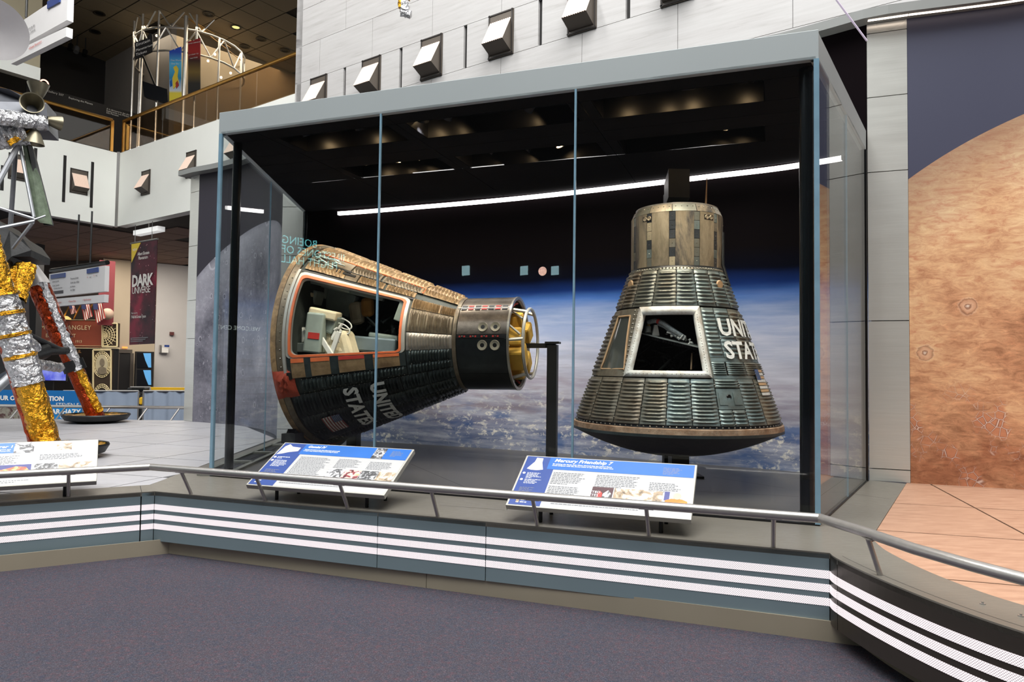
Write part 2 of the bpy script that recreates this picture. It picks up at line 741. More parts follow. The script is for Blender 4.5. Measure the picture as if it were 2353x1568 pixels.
tiles(plat, 'lunar_tile', (-3.19, 6.51), -17.3, 1.062, ((-9, 3), (-4, 7)),
      [((-7.43, 3.64), (-3.085, 6.09)), ((-3.085, 6.0), (-3.13, 6.67)), ((-3.13, 6.67), (-3.29, 10.0)), ((-3.35, 10.05), (-4.7, 12.3)), ((-5.93, 13.0), (-13, 12.75))], LUNAR)
ml = [((MARSB[i]), (MARSB[i + 1])) for i in range(len(MARSB) - 1)] + [((5.2, 6.3), (3.808, 6.75))]
tiles(plat, 'mars_tile', (3.95, 6.63), -16.2, 1.12, ((-3, 4), (-5, 2)), ml, MARST)
# dark bed that shows in the tile joints
MB().prism([(-12.9, 3.45), (-3.1, 6.0), (-3.3, 10.0), (-5.9, 12.95), (-12.9, 12.7)], -0.03, -0.012).build('joint_bed', SEAM, plat)
MB().prism([(3.72, 6.68), (2.3, 4.5), (2.25, 3.4), (2.8, 2.5), (8.9, 1.62), (8.9, 6)], -0.03, -0.012).build('joint_bed', SEAM, plat)

# ---- handrail on slanting posts
hr = empty('handrail', (0, 5, 0), 'brushed steel handrail on short slanting posts along the platform edge', 'handrail')
nB = Vector((sin(radians(angB)), -cos(radians(angB)), 0))
nC = Vector((sin(radians(angC)), -cos(radians(angC)), 0))
RZ, OFF = 0.215, 0.09
# corner from both offset lines
cmid = (nB + nC).normalized()
cornerC = benchC + cmid * (OFF / cmid.dot(nB))
rr = [benchL + nC * OFF, cornerC]
cr2 = onv(1884, 1200, benchC + nB * OFF, angB)
rpts = [Vector((p.x, p.y, RZ)) for p in (rr[0], rr[1], cr2)]
tail = [Vector((p[0] - 0.0 + 0.03, p[1], RZ)) for p in ((1.86, 3.72), (1.925, 3.38), (2.02, 3.1), (2.15, 2.8), (2.36, 2.45), (2.64, 2.12), (3.05, 1.75))]
tail = [q + Vector((-0.035, 0.0, 0)) for q in tail]
MB().tube(rpts[:2], 0.027, 14).build('rail', STEEL, hr, True)
MB().tube(rpts[1:3], 0.027, 14).build('rail', STEEL, hr, True)
MB().tube([rpts[2]] + tail, 0.027, 14).build('rail', STEEL, hr, True)
for q in rpts[1:3]:
    MB().ball(q, 0.0272, 14, 8).build('rail_elbow', STEEL, hr, True)


def rail_post(base, n):
    top = base + n * OFF + Vector((0, 0, RZ - 0.02))
    bb = base - n * 0.02
    p = MB().tube([bb + Vector((0, 0, 0.004)), top], 0.0135, 10)
    p.build('post', STEEL, hr, True)
    MB().box(top + Vector((0, 0, -0.004)), (0.09, 0.03, 0.006), (Vector((-n.y, n.x, 0)), n, Vector((0, 0, 1)))).build('saddle', STEEL, hr)


for px in (157, -300):
    q = onv(px, 1140, benchC, angC)
    rail_post(Vector((q.x, q.y, 0)), nC)
for px in (433, 605, 795, 1003, 1233, 1490, 1777):
    rail_post(bx(px), nB)
for q, d in (((1.905, 3.68), (-0.97, 0.1)), ((2.2, 2.82), (-0.9, -0.4))):
    rail_post(Vector((q[0], q[1], 0)), Vector((d[0], d[1], 0)).normalized() * 0.55)

# ================================================================ curved murals, steel pillars
t = NT('brushed_steel_cladding')
v = t.coord('Object', (0.4, 0.4, 40))
n = t.noise(v, 6, 4)
t.base(t.mix(n, lin((180, 180, 174)), lin((206, 207, 202))))
t.set(0.24, 0.4)
t.link(t.math('ADD', t.math('MULTIPLY', t.noise(t.coord('Object', (1, 1, 1.2)), 1.2, 2), 0.22), 0.2), t.b.inputs['Roughness'])
t.bump(t.noise(t.coord('Object', (0.6, 0.6, 2.2)), 1.6, 2), 0.12, 0.05)
CLAD = t.m
ZTOP = 4.5

EARTH_L, EARTH_R = Vector((-2.97, 10.0, 0)), Vector((3.47, 6.87, 0))
# mural lines on the floor, measured where each wall meets the deck
EARTH = [(-3.0, 10.05), (-2.3, 9.86), (-1.344, 9.48), (-0.55, 9.16), (0.253, 8.80), (1.163, 8.33), (2.168, 7.77), (2.785, 7.43), (3.2, 7.12), (3.5, 6.86)]
MOON = [(-3.30, 9.99), (-3.55, 10.62), (-4.03, 11.42), (-4.642, 12.05), (-5.2, 12.45), (-5.74, 12.745)]
MARS = [(3.808, 6.742), (4.25, 6.60), (4.7, 6.44), (5.3, 6.16), (6.0, 5.70)]


def mural(name, pts, m, label, th=0.12, z0=0.0, z1=ZTOP, rev=False):
    L = smoothline(pts, 6)
    if rev:
        L = L[::-1]
    us, u = [0], 0
    for i in range(1, len(L)):
        u += (L[i] - L[i - 1]).length
        us.append(u)
    b = MB()
    nn = []
    for i in range(len(L)):
        d = (L[min(i + 1, len(L) - 1)] - L[max(i - 1, 0)]).normalized()
        nn.append(Vector((-d.y, d.x, 0)))
    n = len(L)
    for i in range(n):
        for z, o in ((z0, 0), (z1, 0), (z1, th), (z0, th)):
            p = L[i] + nn[i] * o
            b.v.append(Vector((p.x, p.y, z)))
    for i in range(n - 1):
        a, c = 4 * i, 4 * i + 4
        b.f += [(a, c, c + 1, a + 1), (a + 1, c + 1, c + 2, a + 2), (a + 2, c + 2, c + 3, a + 3)]
    b.f += [(0, 1, 2, 3), tuple(4 * (n - 1) + k for k in (3, 2, 1, 0))]
    o = b.build(name, m, None, True, kind='structure', label=label, sharp=60)
    ul = o.data.uv_layers.new(name='UVMap')
    for l in o.data.loops:
        ul.data[l.index].uv = (us[l.vertex_index // 4], b.v[l.vertex_index].z)
    return o, L, nn


def uvz(t):
    tc = t.add('ShaderNodeTexCoord')
    sp = t.add('ShaderNodeSeparateXYZ')
    t.link(tc.outputs['UV'], sp.inputs[0])
    return tc.outputs['UV'], sp.outputs[0], sp.outputs[1]


def uvmap(t, uv, scale, rot=0.0, loc=(0, 0, 0)):
    mp = t.add('ShaderNodeMapping')
    mp.inputs['Scale'].default_value = scale
    mp.inputs['Rotation'].default_value = (0, 0, rot)
    mp.inputs['Location'].default_value = loc
    t.link(uv, mp.inputs[0])
    return mp.outputs[0]


# Earth seen from orbit
t = NT('earth_mural_print')
uv, U, Z = uvz(t)
wob = t.noise(uvmap(t, uv, (0.5, 2, 1)), 1.5, 3)
zz = t.math('ADD', Z, t.math('MULTIPLY', t.math('SUBTRACT', wob, 0.5), 0.12))
base = t.ramp(t.math('DIVIDE', zz, 4.5), [
    (0.0, lin((96, 110, 140))), (0.07, lin((108, 116, 146))), (0.13, lin((138, 134, 150))), (0.19, lin((160, 156, 172))), (0.25, lin((172, 177, 196))),
    (0.34, lin((150, 164, 196))), (0.382, lin((122, 143, 182))), (0.418, lin((64, 102, 164))), (0.443, lin((22, 42, 92))), (0.478, lin((8, 10, 20))), (0.53, lin((12, 9, 10))), (1.0, lin((20, 16, 18)))])
st = t.noise(uvmap(t, uv, (0.35, 3.2, 1), 0.05), 3.0, 7, 0.62)
st2 = t.noise(uvmap(t, uv, (0.7, 5.0, 1), -0.08), 2.2, 6, 0.6, 0.6)
lowm = t.ramp(t.math('DIVIDE', Z, 4.5), [(0.30, (1, 1, 1)), (0.43, (0, 0, 0))])
c = t.mix(t.math('MULTIPLY', t.ramp(st, [(0.40, (0, 0, 0)), (0.66, (0.75, 0.75, 0.75))]), lowm), base, lin((196, 199, 214)))
brn = t.math('MULTIPLY', t.ramp(st2, [(0.48, (0, 0, 0)), (0.62, (1, 1, 1))]), t.ramp(t.math('DIVIDE', Z, 4.5), [(0.06, (0, 0, 0)), (0.12, (.75, .75, .75)), (0.24, (.6, .6, .6)), (0.30, (0, 0, 0))]))
leftw = t.ramp(t.math('DIVIDE', U, 7.4), [(0.25, (1, 1, 1)), (0.72, (0.15, 0.15, 0.15))])
c = t.mix(t.math('MULTIPLY', brn, leftw), c, lin((132, 116, 120)))
blu = t.math('MULTIPLY', t.ramp(t.noise(uvmap(t, uv, (0.8, 2.2, 1)), 1.7, 5), [(0.52, (0, 0, 0)), (0.62, (1, 1, 1))]), t.ramp(t.math('DIVIDE', Z, 4.5), [(0.1, (1, 1, 1)), (0.17, (0, 0, 0))]))
c = t.mix(t.math('MULTIPLY', blu, 0.75), c, lin((66, 96, 146)))
cu = t.noise(uvmap(t, uv, (1.0, 1.6, 1)), 9, 8, 0.72, 0.3)
cu0 = t.noise(uvmap(t, uv, (0.7, 1.6, 1)), 1.6, 3)
cm = t.math('MULTIPLY', t.ramp(cu, [(0.52, (0, 0, 0)), (0.60, (1, 1, 1))]), t.ramp(cu0, [(0.42, (0, 0, 0)), (0.56, (1, 1, 1))]))
cm = t.math('MULTIPLY', cm, t.ramp(t.math('DIVIDE', Z, 4.5), [(0.0, (1, 1, 1)), (0.10, (1, 1, 1)), (0.19, (0, 0, 0))]))
c = t.mix(cm, c, lin((226, 222, 212)))
# the small moon printed in the black sky
d = t.math('SQRT', t.math('ADD', t.math('POWER', t.math('SUBTRACT', U, 3.62), 2), t.math('POWER', t.math('SUBTRACT', Z, 2.255), 2)))
c = t.mix(t.math('LESS_THAN', d, 0.056), c, t.mix(t.noise(uvmap(t, uv, (1, 1, 1)), 40, 3), lin((150, 112, 104)), lin((232, 196, 184))))
t.base(c)
t.set(0.8, spec=0.0)
EARTHM = t.m
_, EL, EN = mural('wall_back', EARTH, EARTHM, 'curved mural wall printed with Earth clouds below a black sky')

# grey Moon
t = NT('moon_mural_print')
uv, U, Z = uvz(t)
d = t.math('SQRT', t.math('ADD', t.math('POWER', t.math('SUBTRACT', U, 1.75), 2), t.math('POWER', t.math('SUBTRACT', Z, 0.28), 2)))
disc = t.math('LESS_THAN', d, 3.1)
n = t.noise(uvmap(t, uv, (1, 1, 1)), 1.3, 8, 0.62)
n2 = t.noise(uvmap(t, uv, (1, 1, 1)), 14, 8, 0.7)
g = t.ramp(t.math('ADD', t.math('MULTIPLY', n, 0.75), t.math('MULTIPLY', n2, 0.3)), [(0.36, lin((62, 62, 74))), (0.6, lin((128, 127, 138))), (0.72, lin((172, 170, 178)))])


def crater(t, uv, scale, lo, hi):
    vo = t.add('ShaderNodeTexVoronoi', feature='F1')
    vo.inputs['Scale'].default_value = scale
    t.link(uv, vo.inputs['Vector'])
    return t.ramp(vo.outputs['Distance'], [(0.0, hi), (0.07, lo), (0.16, hi), (0.21, (0.5, 0.5, 0.5))])




def crater_mix(t, g, vec, scale, keep, bright, dark):
    """printed craters: dark floor, pale rim, in a share of the cells"""
    vo = t.add('ShaderNodeTexVoronoi', feature='F1')
    vo.inputs['Scale'].default_value = scale
    t.link(vec, vo.inputs['Vector'])
    sp = t.add('ShaderNodeSeparateColor')
    t.link(vo.outputs['Color'], sp.inputs[0])
    on = t.math('LESS_THAN', sp.outputs[0], keep)
    size = t.math('ADD', t.math('MULTIPLY', sp.outputs[1], 0.22), 0.10)
    q = t.math('DIVIDE', vo.outputs['Distance'], size)
    rim_ = t.ramp(q, [(0.62, (0, 0, 0)), (0.82, (1, 1, 1)), (1.0, (0, 0, 0))])
    flo = t.ramp(q, [(0.0, (1, 1, 1)), (0.6, (1, 1, 1)), (0.72, (0, 0, 0))])
    g = t.mix(t.math('MULTIPLY', t.math('MULTIPLY', flo, on), 0.55), g, dark)
    return t.mix(t.math('MULTIPLY', t.math('MULTIPLY', rim_, on), 0.65), g, bright)


wv = t.add('ShaderNodeVectorMath', operation='ADD')
nz = t.add('ShaderNodeTexNoise'); nz.inputs['Scale'].default_value = 9
t.link(uv, nz.inputs['Vector'])
sc_ = t.add('ShaderNodeVectorMath', operation='SCALE'); sc_.inputs['Scale'].default_value = 0.05
t.link(nz.outputs['Color'], sc_.inputs[0])
t.link(uv, wv.inputs[0]); t.link(sc_.outputs[0], wv.inputs[1])
for scl, kp in ((2.2, 0.5), (6.0, 0.6), (14.0, 0.7)):
    g = crater_mix(t, g, uvmap(t, wv.outputs[0], (1.0, 0.85, 1), 0, (scl, scl * .7, 0)), scl, kp, lin((186, 184, 194)), lin((56, 56, 68)))
limb = t.ramp(t.math('DIVIDE', d, 3.1), [(0.75, (0, 0, 0)), (0.97, (0.4, 0.4, 0.4)), (1.0, (0.1, 0.1, 0.1))])
g = t.mix(limb, g, lin((176, 176, 184)))
t.base(t.mix(disc, lin((40, 37, 47)), g))
t.set(0.45, spec=0.35)
_, ML, MN = mural('wall_left', MOON, t.m, 'curved mural wall printed with the cratered grey Moon', th=-0.12)

# rusty Mars
t = NT('mars_mural_print')
uv, U, Z = uvz(t)
d = t.math('SQRT', t.math('ADD', t.math('POWER', t.math('SUBTRACT', U, 2.43), 2), t.math('POWER', t.math('SUBTRACT', Z, -0.26), 2)))
disc = t.math('LESS_THAN', d, 4.0)
n = t.noise(uvmap(t, uv, (1, 1, 1)), 1.1, 8, 0.6)
g = t.ramp(t.math('ADD', n, t.math('MULTIPLY', t.math('SUBTRACT', Z, 1.4), 0.10)), [(0.30, lin((152, 100, 72))), (0.45, lin((192, 142, 106))), (0.56, lin((210, 166, 126))), (0.75, lin((218, 180, 142)))])
fine = t.noise(uvmap(t, uv, (0.6, 1.8, 1), 0.6), 10, 9, 0.78, 0.8)
g = t.mix(0.9, g, t.ramp(fine, [(0.36, (0.30, 0.28, 0.27)), (0.5, (0.5, 0.5, 0.5)), (0.66, (0.72, 0.71, 0.7))]), 'OVERLAY')
mk = t.math('MULTIPLY', t.ramp(t.noise(uvmap(t, uv, (1.2, 1.0, 1)), 2.6, 4), [(0.50, (0, 0, 0)), (0.60, (1, 1, 1))]), t.ramp(Z, [(0.0, (1, 1, 1)), (0.75, (1, 1, 1)), (1.0, (0, 0, 0))]))
rid = t.add('ShaderNodeTexVoronoi', feature='DISTANCE_TO_EDGE')
rid.inputs['Scale'].default_value = 15
t.link(uvmap(t, uv, (1, 1, 1), 0.4), rid.inputs['Vector'])
rv = t.ramp(rid.outputs['Distance'], [(0.0, lin((236, 214, 200))), (0.05, lin((116, 70, 60))), (0.12, lin((186, 122, 90)))])
g = t.mix(t.math('MULTIPLY', mk, 0.8), g, rv)
wn = t.noise(uvmap(t, uv, (1, 1, 1)), 18, 4)
for (u0, z0, r0) in ((0.49, 1.68, 0.075), (0.13, 1.24, 0.07)):
    dd = t.math('SQRT', t.math('ADD', t.math('POWER', t.math('SUBTRACT', U, u0), 2), t.math('POWER', t.math('SUBTRACT', Z, z0), 2)))
    dd = t.math('ADD', dd, t.math('MULTIPLY', t.math('SUBTRACT', wn, 0.5), 0.07))
    g = t.mix(t.math('MULTIPLY', t.ramp(t.math('DIVIDE', dd, r0 * 1.25), [(0.6, (1, 1, 1)), (1.0, (0, 0, 0))]), 0.85), g, t.ramp(t.math('DIVIDE', dd, r0 * 1.25), [(0.0, lin((232, 214, 196))), (0.2, lin((126, 84, 64))), (0.32, lin((210, 168, 138))), (0.62, lin((196, 148, 116))), (0.78, lin((96, 62, 54))), (0.9, lin((226, 196, 172))), (1.0, lin((206, 154, 116)))]))
k2 = crater(t, uvmap(t, uv, (1, 1, 1)), 6, (0.3, 0.3, 0.3), (0.75, 0.75, 0.75))
g = t.mix(t.math('MULTIPLY', 0.35, t.ramp(Z, [(0.0, (1, 1, 1)), (0.35, (0, 0, 0))])), g, k2, 'OVERLAY')
limb = t.ramp(t.math('DIVIDE', d, 4.0), [(0.84, (0, 0, 0)), (0.99, (0.62, 0.62, 0.62))])
g = t.mix(limb, g, lin((112, 86, 74)))
t.base(t.mix(disc, lin((66, 68, 86)), g))
t.set(0.45, spec=0.3)
_, RL, RN = mural('wall_right', MARS, t.m, 'mural wall printed with the rust coloured planet Mars')

# flat steel pillars between the murals
def pillar(name, p, q, label, n, joints, depth=0.35):
    e = empty(name, (p[0], p[1], 0), kind='structure', label=label)
    p, q = Vector((p[0], p[1], 0)), Vector((q[0], q[1], 0))
    zs = [0.0] + joints + [ZTOP]
    for a, c in zip(zs[:-1], zs[1:]):
        b = MB()
        k = Vector((n[0], n[1], 0)).normalized() * depth
        b.prism([(p.x, p.y), (q.x, q.y), ((q + k).x, (q + k).y), ((p + k).x, (p + k).y)], a + 0.004, c - 0.004)
        b.build('cladding_sheet', CLAD, e)
    b = MB().prism([(p.x + k.x * .1, p.y + k.y * .1), (q.x + k.x * .1, q.y + k.y * .1), ((q + k * .9).x, (q + k * .9).y), ((p + k * .9).x, (p + k * .9).y)], 0, ZTOP)
    b.build('pillar_core', SEAM, e)
    return e


pillar('trim_1', (3.478, 6.866), (3.806, 6.744), 'brushed steel pillar between the Earth and Mars murals', (0.34, 0.94), [0.12, 1.55, 3.013, 3.758, 4.4])
pillar('trim_2', (-3.30, 9.985), (-3.0, 9.97), 'brushed steel pillar between the Moon and Earth murals', (0.1, 1), [0.14, 1.6, 2.6, 3.3, 4.0])
pillar('trim_3', (-5.985, 12.93), (-5.745, 12.75), 'brushed steel end pillar left of the Moon mural', (0.5, 0.86), [1.5, 2.2, 3.2, 4.2])

# cap running along the top of the murals with a light line under it
CAPM = mat('cap_grey_paint', (124, 126, 124), 0.5, 0.1, 0.04, 2)
cap = empty('trim_4', (0, 9, ZTOP), kind='structure', label='grey cap along the top of the curved mural walls')


def capline(L, N, w0, w1):
    b = MB()
    n = len(L)
    for i in range(n):
        for o, z in ((w0, ZTOP), (w0, ZTOP + 0.09), (w1, ZTOP + 0.09), (w1, ZTOP)):
            p = L[i] + N[i] * o
            b.v.append(Vector((p.x, p.y, z)))
    for i in range(n - 1):
        a, c = 4 * i, 4 * i + 4
        for k in range(4):
            b.f.append((a + k, c + k, c + (k + 1) % 4, a + (k + 1) % 4))
    b.f += [(0, 1, 2, 3), tuple(4 * (n - 1) + k for k in (3, 2, 1, 0))]
    o = fixn(b.build('cap_segment', CAPM, cap))
    return o


allL = smoothline([(q.x, q.y) for q in EL[::6]] , 4)


def norms(L):
    r = []
    for i in range(len(L)):
        d = (L[min(i + 1, len(L) - 1)] - L[max(i - 1, 0)]).normalized()
        r.append(Vector((-d.y, d.x, 0)))
    return r


full = [Vector((-6.1, 13.0, 0))] + ML[::-1] + [Vector((-3.15, 9.98, 0))] + EL[2:-1] + [Vector((3.64, 6.8, 0))] + RL
capline(full, norms(full), -0.16, 0.14)
LEDW = emitmat('warm_white_led', (255, 236, 220), 4.0)
LEDP = emitmat('cool_white_led', (255, 246, 244), 7.0)
b = MB()
for L in (full[-len(RL):], [Vector((3.48, 6.866, 0)), Vector((3.806, 6.744, 0))]):
    N = norms(L)
    for i in range(len(L) - 1):
        p, q = L[i] - N[i] * 0.10, L[i + 1] - N[i + 1] * 0.10
        p2, q2 = L[i] - N[i] * 0.06, L[i + 1] - N[i + 1] * 0.06
        b.quad((p.x, p.y, ZTOP - 0.002), (q.x, q.y, ZTOP - 0.002), (q2.x, q2.y, ZTOP - 0.002), (p2.x, p2.y, ZTOP - 0.002))
b.build('light_line', LEDW, cap)

# ================================================================ glass display case
GLASS = pane_mat('case_glass', (0.975, 0.99, 0.99), 0.022)
GEDGE = mat('glass_edge_blue', (118, 150, 168), 0.2, 0.1, 0.1, 8)
ROOFP = mat('case_roof_paint', (150, 157, 158), 0.5, 0.05, 0.02, 1)
CEILB = mat('case_ceiling_black', (30, 30, 31), 0.9, 0.0, 0.1, 2, spec=0.0)
TROUGH = mat('light_trough_black', (12, 13, 17), 0.35, 0.0, 0.1, 3, spec=0.3)
POSTM = mat('case_post_black', (20, 24, 27), 0.25, 0.5, 0.05, 3)

case = empty('display_case', (0, 6.5, 0), 'large walk-in glass display case with a flat grey roof and black posts', 'display case')
ZB, ZR = 3.222, 3.43
eF = dirv(angF)
nF = Vector((-eF.y, eF.x, 0))          # into the case
eS, eR = (LFc - FLc), (RFc - FRc)
eS.z = eR.z = 0
# roof fascia
def fascia(p, q, th, inn, ext0=0.0, ext1=0.0):
    d = (q - p).normalized()
    a, c = p - d * ext0, q + d * ext1
    i = inn.normalized() * th
    bevel(MB().prism([(a.x, a.y), (c.x, c.y), (c.x + i.x, c.y + i.y), (a.x + i.x, a.y + i.y)], ZB, ZR).build('roof_fascia', ROOFP, case), 0.004)


pF, qF = fl(502, 305, ZB), fl(1883.3, 127.2, ZB)
pF = FLc.copy(); qF = FRc.copy()
fascia(pF, qF, 0.05, nF, 0.02, 0.01)
sR = eR.normalized()
fascia(qF + sR * 0.0, RFc, 0.05, Vector((-sR.y, sR.x, 0)))
sS = eS.normalized()
fascia(pF + sS * 0.0, LFc, 0.05, Vector((sS.y, -sS.x, 0)))
trap = [(pF + eF * 0.04 + nF * 0.05), qF - eF * 0.04 + nF * 0.05, RFc - eF * 0.05, LFc + eF * 0.05]
back = [Vector((q.x, q.y, 0)) - EN[i] * 0.0 for i, q in enumerate(EL)][3:-3]
roofpoly = [(p.x, p.y) for p in trap[:3]] + [(p.x, p.y) for p in back[::-1]] + [(trap[3].x, trap[3].y)]
MB().prism(roofpoly, ZR - 0.03, ZR - 0.005).build('roof_sheet', ROOFP, case)


def UVc(u, v):
    p = FLc + eF * u + nF * v
    return (p.x, p.y)


def cuv(p):
    d = Vector((p[0], p[1], 0)) - FLc
    return d.dot(eF), d.dot(nF)


WID = (FRc - FLc).length
lamps_f = [(708, 309), (829, 295), (972, 276), (1026, 269), (1212, 249.6), (1351, 232.5), (1420, 218), (1522, 205), (1581, 201), (1716, 183.5)]
lamps_b = [(802, 380), (846, 374), (911, 369.5), (955, 364), (1121, 347), (1207, 342), (1288, 332), (1661.6, 291.8), (1705, 286)]
lf = [fl(x, y, ZB + 0.10) for x, y in lamps_f]
lb = [fl(x, y, ZB + 0.10) for x, y in lamps_b]
vf = [cuv(p)[1] for p in lf]
vb = [cuv(p)[1] for p in lb]
VF0, VF1 = sum(vf) / len(vf) - 0.22, sum(vf) / len(vf) + 0.22
VB0, VB1 = sum(vb) / len(vb) - 0.22, sum(vb) / len(vb) + 0.22
halves = [((pF + nF * 0.05).to_2d(), (qF + nF * 0.05).to_2d()), (qF.to_2d(), (RFc - eF * 0.05).to_2d())]
bl = [(p.x, p.y) for p in back]
lines = [(tuple(a), tuple(c)) for a, c in halves] + [((RFc.x, RFc.y), (bl[-2][0], bl[-2][1])), ((bl[-2][0], bl[-2][1]), (bl[len(bl) // 2][0], bl[len(bl) // 2][1])), ((bl[len(bl) // 2][0], bl[len(bl) // 2][1]), (LFc.x, LFc.y)), ((LFc.x, LFc.y), (FLc.x + 0.05, FLc.y))]
ucuts = [-1.4, 0.35, 1.72, 3.42, WID + 2.6]
vrows = [0.04, VF0, VF1, (VF1 + VB0) / 2, VB0, VB1, 3.2, 4.2, 5.4]
g = 0.004
for ri in range(len(vrows) - 1):
    v0, v1 = vrows[ri], vrows[ri + 1]
    trough = ri in (1, 4)
    for ui in range(len(ucuts) - 1):
        u0, u1 = ucuts[ui], ucuts[ui + 1]
        segs = [(u0, u1, trough)]
        if trough:
            a = u0 + 0.1 if ui else 0.62
            e2 = u1 - 0.1 if ui < len(ucuts) - 2 else WID - 0.35
            segs = [(u0, a, False), (a, e2, True), (e2, u1, False)]
            if ui == 0:
                segs = [(u0, u1, False)]
        for a, e2, tr_ in segs:
            q = [UVc(a + g, v0 + g), UVc(e2 - g, v0 + g), UVc(e2 - g, v1 - g), UVc(a + g, v1 - g)]
            for l in lines:
                q = clip(q, *l)
                if len(q) < 3:
                    break
            if len(q) < 3 or parea(q) < 0.004:
                continue
            if tr_:
                b = MB()
                n = len(q)
                b.v = [Vector((x, y, ZB + 0.004)) for x, y in q] + [Vector((x, y, ZB + 0.17)) for x, y in q]
                b.f = [(k, n + k, n + (k + 1) % n, (k + 1) % n) for k in range(n)] + [tuple(range(n, 2 * n))[::-1]]
                b.build('light_trough', TROUGH, case)
            else:
                MB().prism(q, ZB + 0.004, ZB + 0.016).build('ceiling_panel', CEILB, case)
MB().prism(roofpoly, ZB + 0.175, ZB + 0.178).build('ceiling_backing', SEAM, case)

# spotlights in the troughs
SPOTE = emitmat('spot_lens_glow', (255, 214, 160), 26.0)
aims = {}
gem_c, mer_c = Vector((-1.2, 7.9, 1.3)), Vector((1.54, 6.6, 1.2))
for k, p in enumerate(lf + lb):
    c = Vector((p.x, p.y, ZB + 0.10))
    tgt = gem_c if p.x < 0.35 else mer_c
    ax = (tgt + Vector((random.uniform(-.5, .5), 0, random.uniform(-.3, .6))) - c).normalized()
    s = MB().lathe(c, ax, [(-0.07, 0.02), (-0.07, 0.046), (0.0, 0.056), (0.012, 0.056), (0.012, 0.05), (0.0, 0.048)], 14).build('spotlight', DARK, case, True)
    MB().lathe(c, ax, [(0.006, 0.0), (0.006, 0.049)], 14).build('lens', SPOTE, s)
# the light those spotlights throw
WARM = (1.0, 0.89, 0.73)
for k, (p, tg, pw, an) in enumerate([
        (lf[1], (-1.75, 7.7, 1.2), 110, 44), (lf[3], (-1.5, 7.6, 1.2), 90, 44), (lf[0], (-2.2, 7.9, 1.9), 95, 62), (lf[2], (-1.4, 7.8, 1.7), 95, 62), (lf[4], (-0.4, 7.6, 1.3), 90, 60), (lb[1], (-1.7, 8.2, 2.2), 70, 80), (lb[3], (-0.9, 8.0, 1.9), 60, 70),
        (lf[6], (1.1, 6.5, 1.3), 85, 62), (lf[8], (1.7, 6.4, 1.2), 90, 62), (lf[9], (2.1, 6.6, 1.0), 85, 62), (lb[7], (1.6, 6.7, 2.0), 50, 80), (lb[5], (0.2, 7.6, 1.0), 40, 80)]):
    spot('case_spot_beam', Vector((p.x, p.y, ZB + 0.045)), tg, pw, WARM, an, 0.7, 0.035)

# fill areas added under the rear trough to brighten the mural
for k in range(4):
    u_ = 0.3 + 1.35 * k
    a_ = FLc + eF * u_ + nF * (VB1 - 0.05)
    tg_ = min(EL, key=lambda q: (q - (a_ + nF * 1.2)).length)
    wl = area('mural_fill', (a_.x, a_.y, ZB - 0.01), (tg_.x, tg_.y, 0.55), 1.1, 0.1, 21, (1.0, 0.95, 0.9))
    wl.data.spread = radians(110)

# posts
def post(p, r=0.042):
    MB().tube([(p.x, p.y, 0.006), (p.x, p.y, ZB)], r, 18).build('post', POSTM, case, True)


post(fl(509, 1090) + Vector((0.02, 0.12, 0)))
pr = onv(1855.5, 1187, FRc + nF * 0.16, angF)
post(pr, 0.05)
post(RFc - eF * 0.03 + Vector((-0.02, -0.05, 0)), 0.03)
post(LFc + Vector((0.06, -0.06, 0)), 0.03)
# dark floor of the case, proud of the deck
cpoly = [UVc(0.03, 0.03), UVc(WID - 0.03, 0.03)] + [(RFc.x - 0.03, RFc.y - 0.0)] + [(p.x, p.y) for p in back[::-1]] + [(LFc.x + 0.02, LFc.y)]
MB().prism(cpoly, 0.004, 0.012).build('case_floor', case_dark, case)
b = MB()
for p, q in ((fl(945, 1070), fl(1075, 1126)), (fl(1125, 1060), fl(1212, 1059)), (fl(1600, 1133), fl(1835, 1145)), (fl(1829, 1184), fl(1960, 1090)), (fl(1012, 1048), fl(1250, 1070)), (fl(1640, 1100), fl(1800, 1125))):
    groove(b, p, q, 0.004, 0.0125)
b.build('floor_joint', SEAM, case, kind='stuff')
# open recess along the foot of the left glass
RECM = mat('recess_grey', (112, 112, 106), 0.5, 0.2, 0.05, 3)
dS = sS
sn = Vector((dS.y, -dS.x, 0))
o0 = fl(483.6, 1095.8)
for k in range(4):
    a0, a1 = 0.10 + k * 0.80, 0.80 + k * 0.80
    m = o0 + dS * ((a0 + a1) / 2) + sn * 0.02
    MB().box(m + Vector((0, 0, 0.0125)), (a1 - a0, 0.20, 0.006), (dS, sn, Vector((0, 0, 1)))).build('floor_recess', DARK, case)
for s in (-1, 1):
    m = o0 + dS * 1.68 + sn * (0.02 + s * 0.13)
    MB().box(m + Vector((0, 0, 0.02)), (3.3, 0.05, 0.03), (dS, sn, Vector((0, 0, 1)))).build('recess_rim', RECM, case)
for k in range(5):
    m = o0 + dS * (0.05 + k * 0.80) + sn * 0.02
    MB().box(m + Vector((0, 0, 0.02)), (0.09, 0.24, 0.03), (dS, sn, Vector((0, 0, 1)))).build('recess_rim', RECM, case)

# panes and their bluish joints
def pane(p, q, n):
    d = (q - p).normalized()
    a, c = p + d * 0.004, q - d * 0.004
    k = Vector((n.x, n.y, 0)) * 0.012
    MB().prism([(a.x, a.y), (c.x, c.y), (c.x + k.x, c.y + k.y), (a.x + k.x, a.y + k.y)], 0.014, ZB + 0.02).build('glass_pane', GLASS, case)


def joint(p, d, n, wd=0.016, th=0.016):
    MB().box(Vector((p.x, p.y, (ZB + 0.014) / 2)) + n * (0.006), (wd, th, ZB - 0.014), (d, n, Vector((0, 0, 1)))).build('glazing_joint', GEDGE, case)


